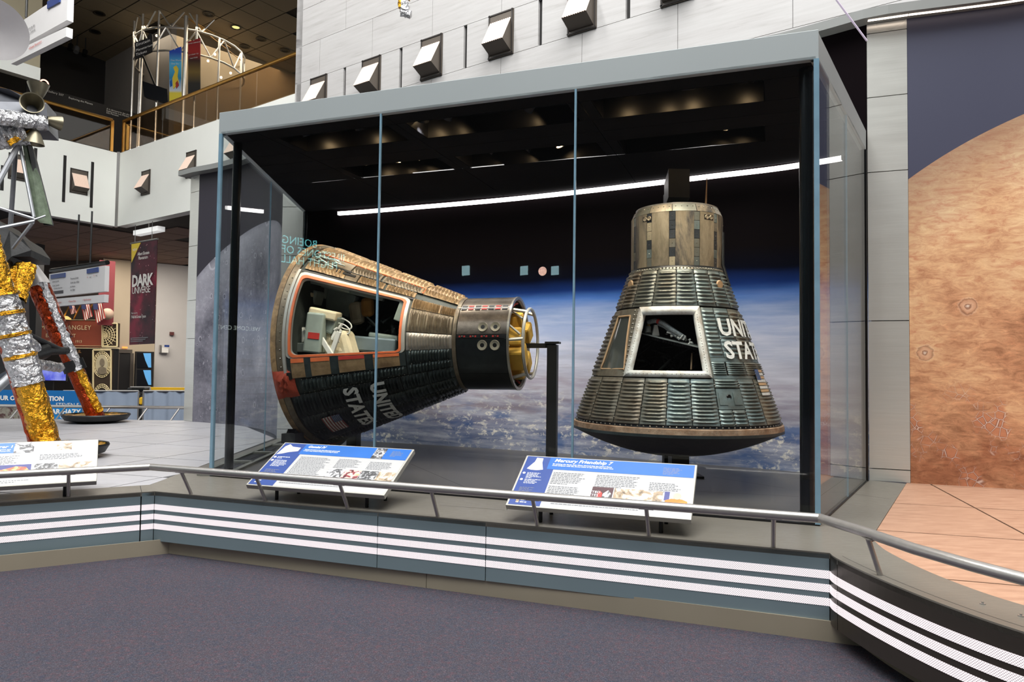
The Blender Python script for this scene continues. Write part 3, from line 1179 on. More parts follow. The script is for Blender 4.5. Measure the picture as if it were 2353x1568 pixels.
gF0, gF1 = FLc + eF * 0.006, FRc - eF * 0.006
j1, j2 = onv(866, 700, FLc, angF), onv(1318, 700, FLc, angF)
for p, q in ((gF0, j1), (j1, j2), (j2, gF1)):
    pane(p, q, nF)
joint(j1, eF, nF)
joint(j2, eF, nF)
joint(gF0, eF, nF, 0.03, 0.03)
joint(gF1, eF, nF, 0.035, 0.03)
nR = Vector((-sR.y, sR.x, 0))
jr = onv(1949, 900, FRc, degrees(atan2(sR.y, sR.x)))
pane(FRc + sR * 0.02, jr, nR)
pane(jr, RFc - sR * 0.04, nR)
joint(jr, sR, nR, 0.008, 0.012)
nS = Vector((sS.y, -sS.x, 0))
js = onv(607, 1000, FLc, degrees(atan2(sS.y, sS.x)))
pane(FLc + sS * 0.02, js, nS)
pane(js, LFc - sS * 0.04, nS)
joint(js, sS, nS, 0.008, 0.012)
# black base channels
for p, q, n in ((FLc, FRc, nF), (FRc, RFc, nR), (FLc, LFc, nS)):
    d = (q - p).normalized()
    MB().box((p + q) / 2 + n * 0.01 + Vector((0, 0, 0.010)), ((q - p).length, 0.03, 0.014), (d, n, Vector((0, 0, 1)))).build('base_channel', DARK, case)
# bright line of light along the back edge of the ceiling
seg = EL[5:-4]
nseg = norms(seg)
k = 0
while k < len(seg) - 1:
    e2 = min(k + 6, len(seg) - 1)
    b = MB()
    for i in range(k, e2):
        p, q = seg[i] - nseg[i] * 0.10, seg[i + 1] - nseg[i + 1] * 0.10
        p2, q2 = seg[i] - nseg[i] * 0.055, seg[i + 1] - nseg[i + 1] * 0.055
        for (a, c, z0, z1) in ((p, q, ZB - 0.062, ZB - 0.018),):
            b.quad((a.x, a.y, z0), (c.x, c.y, z0), (c.x, c.y, z1), (a.x, a.y, z1))
            b.quad((a.x, a.y, z0), (c.x, c.y, z0), (q2.x, q2.y, z0), (p2.x, p2.y, z0))
    b.build('light_strip', LEDP, case)
    k = e2

# ================================================================ reading rails (three tilted text panels)
BLUE1 = mat('print_mid_blue', (36, 98, 176), 0.3, 0, 0.05, 2)
BLUE2 = mat('print_dark_blue', (40, 66, 132), 0.3, 0, 0.05, 2)
PAPER = mat('print_white', (178, 178, 178), 0.22, 0, 0.01, 2)
GREYT = mat('print_grey_text', (120, 122, 126), 0.4, 0, 0.05, 2)
WHITET = mat('print_white_text', (246, 246, 246), 0.4, 0, 0.02, 2)
PFRAME = mat('reading_rail_frame', (170, 168, 160), 0.4, 0.3, 0.04, 3)
PALEC = mat('print_pale_capsule', (206, 198, 196), 0.4, 0, 0.08, 5)


def photomat(name, stops, scale=18, dist=1.2):
    t = NT(name)
    n = t.noise(t.coord('Object', (1, 1, 1)), scale, 5, 0.6, dist)
    t.base(t.ramp(n, [(p, lin(c)) for p, c in stops]))
    t.set(0.3)
    return t.m


BW = photomat('photo_black_white', [(0.3, (18, 18, 20)), (0.45, (90, 90, 92)), (0.52, (200, 200, 202)), (0.65, (236, 236, 236))])
BWD = photomat('photo_dark_grey', [(0.35, (20, 20, 22)), (0.5, (88, 88, 90)), (0.6, (196, 196, 198))], 26)
REDS = photomat('photo_red_crew', [(0.35, (40, 20, 26)), (0.46, (142, 52, 56)), (0.52, (214, 190, 188)), (0.62, (228, 170, 120))], 16)
SEPIA = photomat('photo_sepia', [(0.3, (84, 70, 56)), (0.48, (168, 148, 122)), (0.6, (240, 232, 220))], 14)
ORNG = photomat('photo_orange_glow', [(0.3, (128, 30, 10)), (0.48, (226, 88, 30)), (0.6, (250, 190, 110))], 14)
ORNGS = mat('print_orange_suit', (236, 120, 40), 0.4, 0, 0.15, 12)
SKIN = mat('print_skin', (222, 178, 150), 0.4, 0, 0.1, 12)
NAVY = mat('print_navy', (58, 62, 120), 0.4, 0, 0.1, 6)
MAROON = mat('print_maroon', (64, 26, 34), 0.4, 0, 0.2, 12)


class Panel:
    def __init__(self, BL, BR, TL, label):
        self.o = BL
        self.x = (BR - BL).normalized()
        self.W = (BR - BL).length
        up = TL - BL
        up -= self.x * up.dot(self.x)
        self.y = up.normalized()
        self.H = up.length
        self.n = self.x.cross(self.y)
        self.root = empty('reading_rail', (BL.x, BL.y, 0.0), label, 'sign', 'reading rails on the platform')
        th = 0.038
        m = self.P(0.5, 0.5, -th / 2)
        bevel(MB().box(m, (self.W, self.H, th), (self.x, self.y, self.n)).build('panel_body', PFRAME, self.root), 0.003)
        # brackets to the deck
        for fx in (0.18, 0.84):
            for fy in (0.16, 0.75):
                a = self.P(fx, fy, -th)
                MB().tube([a, (a.x, a.y, 0.0045)], 0.014, 8).build('leg', DARK, self.root)
            a, c = self.P(fx, 0.08, -th - 0.012), self.P(fx, 0.85, -th - 0.012)
            MB().box((a + c) / 2, (0.03, (c - a).length, 0.024), (self.x, self.y, self.n)).build('bracket', DARK, self.root)
        self.lv = 0

    def P(self, u, v, h=0.0):
        return self.o + self.x * (u * self.W) + self.y * (v * self.H) + self.n * h

    def rect(self, u0, v0, u1, v1, m, lv, name='print_block'):
        h = 0.0006 * lv
        MB().quad(self.P(u0, v0, h), self.P(u1, v0, h), self.P(u1, v1, h), self.P(u0, v1, h)).build(name, m, self.root)

    def poly(self, pts, m, lv, name='print_figure'):
        MB().quad(*[self.P(u, v, 0.0006 * lv) for u, v in pts]).build(name, m, self.root)

    def text(self, s, u, v, size, m, lv=4, **kw):
        put_text(s, size, lambda x, y: self.P(u, v, 0.0006 * lv) + self.x * x + self.y * y, m, self.root, **kw)

    def lines(self, u0, u1, v1, n, dv, m, hgt=0.38, lv=4):
        b = MB()
        rnd = random.Random(int(u0 * 1000 + v1 * 77))
        for k in range(n):
            v = v1 - k * dv
            u = u0
            e = u1 - rnd.uniform(0, 0.04) - (0.3 * (u1 - u0) if k == n - 1 else 0)
            while u < e:
                w_ = rnd.uniform(0.006, 0.022)
                b.quad(self.P(u, v - dv * hgt, 0.0006 * lv), self.P(min(u + w_, e), v - dv * hgt, 0.0006 * lv), self.P(min(u + w_, e), v, 0.0006 * lv), self.P(u, v, 0.0006 * lv))
                u += w_ + 0.004
        b.build('text_lines', m, self.root, kind='stuff')


def corners(bl, br, tl, tr, zb=0.12, ang=None):
    BL, BR = fl(*bl, zb), fl(*br, zb)
    a = degrees(atan2(BR.y - BL.y, BR.x - BL.x))
    TL, TR = onv(*tl, BL, a + 90), onv(*tr, BR, a + 90)
    up = ((TL - BL) + (TR - BR)) / 2
    return BL, BR, BL + up


# Gemini panel
g1 = Panel(*corners((564.5, 1114.2), (882.2, 1139.2), (655.5, 1017.3), (951.8, 1032.5)), 'tilted blue and white reading panel bearing a drawing of a conical capsule on its side')
g1.rect(0.012, 0.02, 0.988, 0.98, PAPER, 1)
g1.rect(0.012, 0.02, 0.20, 0.98, BLUE2, 2)
g1.rect(0.185, 0.735, 0.988, 0.98, BLUE1, 3)
g1.text('Gemini IV', 0.215, 0.895, 0.040, WHITET, 5, shear=0.25, offset=0.0009)
g1.text('Gemini IV achieved the first American spacewalk,\na major step toward living and working in space.', 0.205, 0.84, 0.0165, WHITET, 5, shear=0.25, offset=0.0003)
g1.poly([(0.02, 0.70), (0.035, 0.90), (0.06, 0.955), (0.095, 0.90), (0.165, 0.885), (0.165, 0.80), (0.10, 0.765), (0.06, 0.725)], PALEC, 4)
for v in (0.64, 0.565):
    g1.poly([(0.03 + 0.011 * cos(a * pi / 6), v + 0.022 * sin(a * pi / 6)) for a in range(12)], PALEC, 4, 'bullet')
g1.lines(0.05, 0.15, 0.655, 2, 0.03, WHITET)
g1.lines(0.05, 0.165, 0.575, 6, 0.026, WHITET)
g1.lines(0.045, 0.15, 0.36, 5, 0.024, GREYT)
g1.lines(0.045, 0.12, 0.12, 2, 0.04, WHITET)
g1.lines(0.225, 0.47, 0.68, 16, 0.030, GREYT)
g1.lines(0.52, 0.70, 0.68, 7, 0.030, GREYT)
g1.lines(0.755, 0.93, 0.66, 6, 0.030, GREYT)
g1.lines(0.86, 0.955, 0.92, 5, 0.026, GREYT)
g1.rect(0.735, 0.735, 0.815, 0.975, BWD, 4, 'photo_print')
for k, m in enumerate((BW, REDS, BWD, SEPIA)):
    u = 0.505 + k * 0.121
    g1.rect(u, 0.20, u + 0.117, 0.46, m, 4, 'photo_print')
g1.lines(0.225, 0.9, 0.14, 2, 0.035, GREYT)

# Mercury panel
m1 = Panel(*corners((1161.2, 1160.6), (1588.6, 1195.2), (1212.2, 1046.7), (1601.9, 1068.8)), 'tilted blue and white reading panel bearing a drawing of an upright bell-shaped capsule')
m1.rect(0.012, 0.02, 0.988, 0.98, PAPER, 1)
m1.rect(0.012, 0.02, 0.195, 0.98, BLUE2, 2)
m1.rect(0.155, 0.735, 0.988, 0.98, BLUE1, 3)
m1.text('Mercury Friendship 7', 0.185, 0.89, 0.048, WHITET, 5, shear=0.25, offset=0.001)
m1.text('By orbiting the Earth, John Glenn showed that the United States\ncould compete with the Soviet Union in the Cold War space race.', 0.18, 0.835, 0.0165, WHITET, 5, shear=0.2, offset=0.0003)
m1.poly([(0.035, 0.72), (0.06, 0.70), (0.10, 0.695), (0.135, 0.715), (0.115, 0.86), (0.112, 0.95), (0.072, 0.955), (0.068, 0.87)], PALEC, 4)
for v in (0.63, 0.50):
    m1.poly([(0.03 + 0.009 * cos(a * pi / 6), v + 0.02 * sin(a * pi / 6)) for a in range(12)], PALEC, 4, 'bullet')
m1.lines(0.05, 0.145, 0.64, 5, 0.024, WHITET)
m1.lines(0.05, 0.15, 0.51, 4, 0.024, WHITET)
m1.lines(0.04, 0.13, 0.35, 5, 0.022, GREYT)
m1.lines(0.075, 0.13, 0.12, 2, 0.04, WHITET)
m1.rect(0.05, 0.06, 0.068, 0.14, SEPIA, 4, 'logo_print')
m1.lines(0.205, 0.40, 0.68, 8, 0.03, GREYT)
m1.lines(0.205, 0.40, 0.41, 6, 0.03, GREYT)
m1.lines(0.46, 0.70, 0.68, 8, 0.03, GREYT)
m1.lines(0.76, 0.93, 0.60, 6, 0.03, GREYT)
m1.lines(0.82, 0.93, 0.90, 6, 0.024, GREYT)
m1.rect(0.455, 0.20, 0.572, 0.45, MAROON, 4, 'photo_print')
m1.text('TED\nTES', 0.457, 0.33, 0.032, WHITET, 6)
m1.poly([(0.49, 0.21), (0.488, 0.32), (0.50, 0.38), (0.515, 0.34), (0.52, 0.21)], photomat('photo_red_helmet', [(0.4, (150, 20, 20)), (0.6, (220, 60, 50))]), 5)
m1.poly([(0.515, 0.21), (0.52, 0.33), (0.545, 0.40), (0.567, 0.33), (0.567, 0.21)], BW, 5)
m1.rect(0.578, 0.20, 0.838, 0.45, SEPIA, 4, 'photo_print')
m1.rect(0.845, 0.20, 0.98, 0.45, mat('photo_pale_grey', (190, 188, 196), 0.3, 0, 0.1, 9), 4, 'photo_print')
m1.rect(0.848, 0.29, 0.875, 0.448, NAVY, 5)
m1.poly([(0.85, 0.2), (0.855, 0.29), (0.885, 0.325), (0.94, 0.325), (0.97, 0.29), (0.976, 0.2)], ORNGS, 6)
m1.poly([(0.915 + 0.022 * cos(a * pi / 8), 0.375 + 0.06 * sin(a * pi / 8)) for a in range(16)], SKIN, 7)
m1.lines(0.25, 0.96, 0.13, 2, 0.035, GREYT)

# Explorer panel, cut by the left edge of the photograph
BR_ = fl(222, 1106, 0.12)
up_ = g1.y * g1.H
hz_ = Vector((up_.x, up_.y, 0)).length
BLe = BR_ - dirv(angC) * 1.32
e1 = Panel(BLe, BR_, BLe + dirv(angC + 90) * hz_ + Vector((0, 0, up_.z)), 'tilted white reading panel cut off by the left edge of the photo')
e1.rect(0.012, 0.02, 0.988, 0.98, PAPER, 1)
e1.rect(0.012, 0.735, 0.64, 0.98, BLUE1, 2)
e1.rect(0.64, 0.735, 0.988, 0.98, mat('print_lilac', (196, 180, 190), 0.3, 0, 0.05, 3), 2)
e1.text('Explorer 1', 0.56, 0.86, 0.046, WHITET, 5, shear=0.15, offset=0.001, align='RIGHT')
e1.text('and began the space age\nfor America.', 0.55, 0.81, 0.020, WHITET, 5, shear=0.15, align='RIGHT')
e1.rect(0.565, 0.735, 0.665, 0.975, BW, 4, 'photo_print')
e1.rect(0.78, 0.77, 0.86, 0.93, SEPIA, 4, 'photo_print')
e1.lines(0.40, 0.60, 0.67, 8, 0.026, GREYT)
e1.lines(0.70, 0.93, 0.67, 5, 0.026, GREYT)
e1.rect(0.37, 0.235, 0.475, 0.46, BW, 4, 'photo_print')
e1.rect(0.48, 0.235, 0.665, 0.46, NAVY, 4, 'photo_print')
e1.poly([(0.485, 0.24), (0.49, 0.33), (0.54, 0.37), (0.59, 0.42), (0.64, 0.40), (0.655, 0.33), (0.66, 0.24)], ORNG, 5)
e1.rect(0.68, 0.235, 0.795, 0.46, BWD, 4, 'photo_print')
e1.rect(0.80, 0.235, 0.975, 0.46, SEPIA, 4, 'photo_print')
e1.lines(0.4, 0.7, 0.12, 2, 0.035, GREYT)

# ================================================================ space capsules
class Shell:
    """surface of revolution: origin o, axis a, reference normal en (angle 0), eu (angle 90), radius fn"""
    def __init__(self, o, a, en, R, L):
        self.o, self.a, self.R, self.L = Vector(o), Vector(a).normalized(), R, L
        self.en = (Vector(en) - self.a * Vector(en).dot(self.a)).normalized()
        self.eu = self.a.cross(self.en)

    def P(self, s, th, dr=0.0):
        t_ = radians(th)
        return self.o + self.a * s + (self.en * cos(t_) + self.eu * sin(t_)) * (self.R(s) + dr)

    def Q(self, s, th, r):
        t_ = radians(th)
        return self.o + self.a * s + (self.en * cos(t_) + self.eu * sin(t_)) * r

    def hit(self, x, y):
        d = ray(x, y).normalized()
        t_ = 4.5
        while t_ < 10:
            p = CAM + d * t_ - self.o
            s = p.dot(self.a)
            if -0.02 < s < self.L:
                q = p - self.a * s
                if q.length < self.R(max(s, 0)):
                    return s, degrees(atan2(q.dot(self.eu), q.dot(self.en)))
            t_ += 0.004
        return None

    def surf(self, b, s0, s1, t0, t1, dr=0.0, ns=4, nt=6):
        b.grid(lambda u, v: self.P(s0 + (s1 - s0) * u, t0 + (t1 - t0) * v, dr), ns, nt)
        return b

    def slab(self, b, s0, s1, t0, t1, d0, d1, ns=2, nt=4):
        """closed thin block lying on the shell"""
        f = lambda u, v, d: self.P(s0 + (s1 - s0) * u, t0 + (t1 - t0) * v, d)
        b.grid(lambda u, v: f(u, v, d1), ns, nt)
        for (g_) in (lambda u, v: f(u, 0, d0 + (d1 - d0) * v), lambda u, v: f(u, 1, d1 + (d0 - d1) * v)):
            b.grid(g_, ns, 1)
        for (g_) in (lambda u, v: f(0, u, d1 + (d0 - d1) * v), lambda u, v: f(1, u, d0 + (d1 - d0) * v)):
            b.grid(g_, nt, 1)
        return b

    def beads(self, s0, s1, t0, t1, n, amp=0.012, base=0.006, mg=0.12, ms=0.04, split=1, nt=None, hollow=False):
        """sheet with n raised beads that run around the shell"""
        b = MB()
        ns = n * 6 + 2
        nt = nt or max(8, int(abs(t1 - t0) / 2.2)) * 1
        nt = max(nt, 8 * split)

        def fn(u, v):
            s = s0 + (s1 - s0) * u
            th = t0 + (t1 - t0) * v
            h = base
            uu = (u - ms) / (1 - 2 * ms)
            if 0 < uu < 1:
                ph = (uu * n) % 1.0
                vv = (v * split) % 1.0
                e = min(1.0, max(0.0, (vv - mg * 0.6) / mg), max(0.0, (1 - vv - mg * 0.6) / mg))
                e = e * e * (3 - 2 * e)
                x = sin(pi * ph) ** 2
                h += amp * x * e
            if u in (0.0, 1.0) or v in (0.0, 1.0):
                h = base - 0.005
            return self.P(s, th, h)
        b.grid(fn, ns, nt)
        return b

    def text(self, b, body, size, s0, th0, rot, dr, **kw):
        """lettering wrapped on the shell; rot 'cw': text runs down, tops toward the nose"""
        vs, fs = text_pts(body, size, **kw)
        i0 = len(b.v)
        for v in vs:
            if rot == 'cw':
                s, arc = s0 + v.y, v.x
                th = th0 - degrees(arc / self.R(s))
            else:
                s = s0 + v.y
                th = th0 + degrees(v.x / self.R(s))
            b.v.append(self.P(s, th, dr))
        b.f += [tuple(i0 + k for k in f) for f in fs]
        return b


def skin(name, lo, hi, rough=0.42, metal=0.65, scale=5, stain=None, sc2=3, seed=0, amt=0.5, streak=(1, 1, 1)):
    t = NT(name)
    v = t.coord('Object', streak, (0, 0, 0), (seed, seed * 2, seed))
    n = t.noise(v, scale, 6, 0.65)
    c = t.ramp(n, [(0.3, lin(lo)), (0.7, lin(hi))])
    if stain:
        n2 = t.noise(v, sc2, 7, 0.7, 0.4)
        c = t.mix(t.math('MULTIPLY', t.ramp(n2, [(0.45, (0, 0, 0)), (0.6, (1, 1, 1))]), amt), c, lin(stain))
    t.base(c)
    t.set(rough, metal)
    t.bump(t.noise(v, 60, 4), 0.15, 0.004)
    return t.m


G_TAN = skin('gemini_weathered_lit_tan', (122, 98, 68), (164, 138, 102), 0.5, 0.35, 6, (84, 64, 44), 5)  # weathered tan, with the warm light on the top rows put into the colour
G_BRN = skin('gemini_brown_grey', (92, 82, 68), (134, 122, 102), 0.45, 0.5, 6, (70, 58, 46), 4)
G_SIL = skin('gemini_pale_silver', (150, 146, 138), (182, 176, 166), 0.4, 0.6, 6, (120, 104, 88), 4, 3, 0.4)
G_DRK = skin('gemini_oxide_black', (36, 44, 44), (60, 70, 70), 0.36, 0.45, 7, (64, 74, 74), 9, 1, 0.35)
G_BLK = skin('gemini_lower_black', (22, 27, 28), (42, 49, 50), 0.36, 0.45, 7, (58, 66, 66), 12, 5, 0.25)  # green-black shingle colour, nearly black on the lower rows
G_CYL = skin('gemini_nose_grey', (104, 95, 86), (132, 120, 108), 0.3, 0.7, 4, (44, 42, 40), 3)
G_CYB = skin('gemini_nose_black', (24, 27, 28), (36, 40, 40), 0.32, 0.5, 4, (46, 54, 54), 3)
G_RIM = skin('gemini_shield_rim', (118, 92, 62), (178, 146, 104), 0.6, 0.1, 9, (70, 54, 40), 7)
G_FRM = mat('hatch_frame_white', (168, 166, 158), 0.45, 0.2, 0.1, 7)
G_SEAL = mat('hatch_orange_seal', (212, 106, 58), 0.6, 0, 0.12, 8)
G_PUT = mat('red_orange_filler', (158, 62, 40), 0.6, 0, 0.15, 9, bump=0.6, bscale=18)
G_INT = mat('cabin_dark_grey', (58, 64, 60), 0.6, 0.2, 0.2, 5)
G_GRN = mat('cabin_grey_green', (150, 162, 152), 0.5, 0.1, 0.12, 7)
G_CRM = mat('cabin_cream_fabric', (206, 194, 162), 0.8, 0, 0.1, 9, bump=0.4, bscale=20)
G_WHT = mat('cabin_off_white', (214, 214, 204), 0.5, 0, 0.1, 9)
G_BCK = mat('cabin_mid_grey', (104, 112, 106), 0.6, 0.1, 0.25, 4)
RIV = mat('rivet_metal', (120, 116, 106), 0.35, 0.8, 0.3, 30)
REDT = mat('red_marking', (178, 52, 46), 0.5, 0, 0.1, 9)
YELF = mat('yellow_foam', (222, 176, 70), 0.7, 0, 0.12, 8, bump=0.3, bscale=25)
WLET = mat('white_stencil_paint', (214, 216, 212), 0.5, 0, 0.12, 18)
OBLK = mat('matte_stand_black', (26, 27, 27), 0.5, 0.2, 0.1, 4)

# ---------------- the conical capsule lying on its side
GC0 = atd(755, 793, 8.1)
GN = atd(1190, 790, 7.558)
GA = (GN - GC0).normalized()
GL = (GN - GC0).length
SJ = 1.68


def GR(s):
    return 1.136 + (0.49 - 1.136) * s / SJ if s < SJ else 0.49


en = Vector((GA.y, -GA.x, 0))
if en.y > 0:
    en = -en
G = Shell(GC0, GA, en, GR, GL)
if G.eu.z < 0:
    G.eu = -G.eu
gem = empty('conical_space_capsule', (GC0.x, GC0.y, 0.012), 'black conical space capsule lying on its side with an open hatch showing seats', 'space capsule')

# pressure shell with the hatch cut out
HS0, HS1, HT0, HT1 = 0.15, 1.178, -8.2, 39.6
b = MB()
b.lathe(G.o, G.a, [(0.02, GR(0.02) - 0.014), (HS0, GR(HS0) - 0.014)], 72, ref=G.en)
b.lathe(G.o, G.a, [(HS1, GR(HS1) - 0.014), (SJ, GR(SJ) - 0.014), (GL - 0.03, 0.476)], 72, ref=G.en)
G.surf(b, HS0, HS1, HT1, 360 + HT0, -0.014, 8, 60)
fixn(b.build('inner_shell', G_INT, gem, True))
# heat shield and rim ring
b = MB().lathe(G.o, G.a, [(-0.20, 0.0), (-0.19, 0.3), (-0.16, 0.62), (-0.11, 0.92), (-0.045, 1.10), (-0.01, 1.128)], 64, ref=G.en)
b.build('heat_shield', OBLK, gem, True)
b = MB().lathe(G.o, G.a, [(-0.02, 1.126), (-0.018, 1.146), (0.035, 1.132)], 96, ref=G.en)
b.build('shield_ring', G_RIM, gem, True, sharp=20)
b = MB().lathe(G.o, G.a, [(0.035, 1.128), (0.04, GR(0.04) + 0.010), (0.095, GR(0.095) + 0.010), (0.096, GR(0.096))], 96, ref=G.en)
b.build('rim_band', G_BRN, gem, True, sharp=20)
rb = MB()


def rivet(b, sh, s, th, r=0.008, dr=0.012):
    c = sh.P(s, th, dr - r * 0.4)
    n = (sh.P(s, th, 1.0) - sh.P(s, th, 0)).normalized()
    u = n.cross(sh.a).normalized()
    w_ = n.cross(u)
    i0 = len(b.v)
    b.v.append(c + n * r)
    for k in range(6):
        b.v.append(c + (u * cos(k * pi / 3) + w_ * sin(k * pi / 3)) * r)
    for k in range(6):
        b.f.append((i0, i0 + 1 + k, i0 + 1 + (k + 1) % 6))


for k in range(80):
    rivet(rb, G, 0.072, -180 + k * 4.5, 0.009)
# pale hatch frame: band beside the rim, band on the other side, seal
def ringpatch(m, name, outer, inner, d0, d1):
    """frame between two rounded rectangles in (s, theta)"""
    def rr(box, rad, k=6):
        s0, s1, t0, t1 = box
        rs, rt = rad
        pts = []
        for (cs, ct, a0) in ((s1 - rs, t1 - rt, 0), (s0 + rs, t1 - rt, 90), (s0 + rs, t0 + rt, 180), (s1 - rs, t0 + rt, 270)):
            for j in range(k + 1):
                a = radians(a0 + 90 * j / k)
                pts.append((cs + rs * cos(a), ct + rt * sin(a)))
        # densify
        out = []
        for i in range(len(pts)):
            p, q = pts[i], pts[(i + 1) % len(pts)]
            L_ = max(abs(p[0] - q[0]) / 0.12, abs(p[1] - q[1]) / 5)
            nn_ = max(1, int(L_) + 1)
            for j in range(nn_):
                out.append((p[0] + (q[0] - p[0]) * j / nn_, p[1] + (q[1] - p[1]) * j / nn_))
        return out
    so = rr(*outer)
    n_ = len(so)
    # match inner by scaling about the centre
    bo, bi = outer[0], inner[0]
    co, ci = ((bo[0] + bo[1]) / 2, (bo[2] + bo[3]) / 2), ((bi[0] + bi[1]) / 2, (bi[2] + bi[3]) / 2)
    ks, kt = (bi[1] - bi[0]) / (bo[1] - bo[0]), (bi[3] - bi[2]) / (bo[3] - bo[2])
    si = [(ci[0] + (p[0] - co[0]) * ks, ci[1] + (p[1] - co[1]) * kt) for p in so]
    b = MB()
    for p, q in zip(so, si):
        b.v += [G.P(p[0], p[1], d0), G.P(p[0], p[1], d1), G.P(q[0], q[1], d1), G.P(q[0], q[1], d0)]
    for i in range(n_):
        a, c = 4 * i, 4 * ((i + 1) % n_)
        for k in range(4):
            b.f.append((a + k, c + k, c + (k + 1) % 4, a + (k + 1) % 4))
    return fixn(b.build(name, m, gem, True, sharp=30))


ringpatch(G_FRM, 'hatch_frame', ((0.118, 1.215, -9.6, 42.5), (0.06, 3.5)), ((0.165, 1.165, -7.6, 38.4), (0.05, 3)), -0.03, 0.008)
ringpatch(G_SEAL, 'hatch_seal', ((0.147, 1.184, -8.8, 40.2), (0.055, 3)), ((0.168, 1.162, -7.5, 38.2), (0.05, 3)), 0.004, 0.016)
G.slab(b := MB(), 0.098, 0.122, -20, 43, 0, 0.022, 1, 24)
b.build('hatch_edge_strip', G_FRM, gem, True)
G.slab(b := MB(), 0.13, 1.24, 42.2, 44.2, 0.0, 0.006, 14, 1)
b.build('hinge_slot', DARK, gem)
# hinge sill under the hatch: pale blocks between dark brackets
for k, (a, c) in enumerate(((0.165, 0.285), (0.345, 0.52), (0.60, 0.84), (0.92, 1.165))):
    G.slab(b := MB(), a, c, -20.0, -9.6, 0.0, 0.018, 2, 3)
    b.build('sill_block', G_TAN, gem)
    G.slab(b := MB(), a + 0.005, c, -11.6, -9.4, 0.016, 0.022, 2, 1)
    b.build('sill_seal', G_SEAL if k != 2 else REDT, gem)
for a, c in ((0.13, 0.165), (0.285, 0.345), (0.52, 0.60), (0.84, 0.92), (1.165, 1.22)):
    G.slab(b := MB(), a, c, -20.6, -9.2, 0.0, 0.012, 1, 3)
    b.build('sill_bracket', G_DRK, gem)
# corrugated shingles: (s0, s1, t0, t1, beads, material)
sh = []
for (s0, s1, n) in ((0.105, 0.50, 9), (0.505, 0.90, 9), (0.905, 1.29, 9), (1.30, 1.66, 9)):
    for (t0, t1) in ((65.5, 81), (81.5, 98), (98.5, 118), (118.5, 140)):
        sh.append((s0, s1, t0, t1, n, G_TAN))
for (s0, s1, n) in ((0.55, 0.85, 9), (0.87, 1.28, 11)):
    sh.append((s0, s1, 54, 64, n, G_BRN))
sh += [(0.66, 0.92, 45.5, 53.0, 8, G_TAN), (0.94, 1.24, 45.5, 53, 8, G_TAN), (1.25, 1.66, 54, 65, 12, G_TAN), (0.13, 0.52, 45.5, 53.5, 10, G_TAN)]
sh += [(1.235, 1.52, 32.5, 44.5, 14, G_TAN), (1.525, 1.665, 32.5, 44.5, 7, G_TAN)]
sh += [(1.228, 1.655, 9.2, 31.8, 12, G_BRN), (1.228, 1.66, -7.4, 8.4, 14, G_SIL)]
sh += [(1.225, 1.66, -20, -8, 14, G_DRK), (1.225, 1.66, -30, -20.5, 13, G_DRK)]
sh += [(0.215, 0.45, -29.5, -21.5, 6, G_DRK), (0.455, 0.70, -29, -21.5, 7, G_DRK), (0.705, 0.95, -29, -21.5, 7, G_DRK), (0.955, 1.215, -29, -21.5, 7, G_DRK)]
for (s0, s1, n) in ((0.105, 0.36, 7), (0.365, 0.62, 7), (0.625, 0.88, 7), (0.885, 1.14, 7), (1.145, 1.40, 7), (1.405, 1.66, 7)):
    for (t0, t1) in ((-46, -30.5), (-61.5, -46.5), (-77, -62), (-93, -77.5), (-110, -93.5)):
        sh.append((s0, s1, t0, t1, n, G_BLK if t1 < -50 or (s0 + t0) % 2 < 1 else G_DRK))
for (s0, s1, t0, t1, n, m) in sh:
    two = (m is G_TAN and t1 - t0 > 13) or m is G_BLK
    G.beads(s0, s1, t0, t1, n, 0.023, 0.006, 0.13, 0.05, 1, nt=9).build('shingle', m, gem, True, sharp=55)
    for th in (t0, t1):
        for k in range(5):
            rivet(rb, G, s0 + (s1 - s0) * (k + 0.5) / 5, th, 0.0055, 0.010)
# smooth bands between the shingles
for (s0, s1, t0, t1, m) in ((0.105, 1.3, 53.6, 54.0, G_DRK), (0.12, 0.54, 54.2, 64, G_BRN), (0.53, 0.65, 45, 53, G_BRN), (1.662, 1.70, -115, 140, G_BRN), (0.1, 1.66, 140.5, 249.5, G_BLK)):
    G.slab(b := MB(), s0, s1, t0, t1, -0.01, 0.006, 6, 24)
    b.build('skin_band', m, gem, True)
G.slab(b := MB(), 0.12, 1.30, 64.2, 65.0, 0.0, 0.012, 12, 1)
b.build('orange_sealing_line', G_SEAL, gem)
G.slab(b := MB(), 1.29, 1.30, 54, 65, 0.0, 0.012, 1, 4)
b.build('orange_sealing_line', G_SEAL, gem)
# torn fittings near the top of the rim
rnd = random.Random(3)
b = MB()
for k in range(14):
    s, th = rnd.uniform(0.12, 0.36), rnd.uniform(50, 60)
    p = G.P(s, th, 0.02)
    q = p + G.a * rnd.uniform(0.04, 0.16) - Vector((0, 0, rnd.uniform(-0.01, 0.05)))
    b.tube([p, (p + q) / 2 + Vector((0, 0, 0.02)), q], rnd.uniform(0.004, 0.009), 5)
b.build('torn_wiring', G_GRN, gem, True)
for s, th in ((0.36, 52), (0.42, 49)):
    G.slab(b := MB(), s, s + 0.2, th, th + 2.2, 0.0, 0.014, 2, 1)
    b.build('dark_slot', DARK, gem)
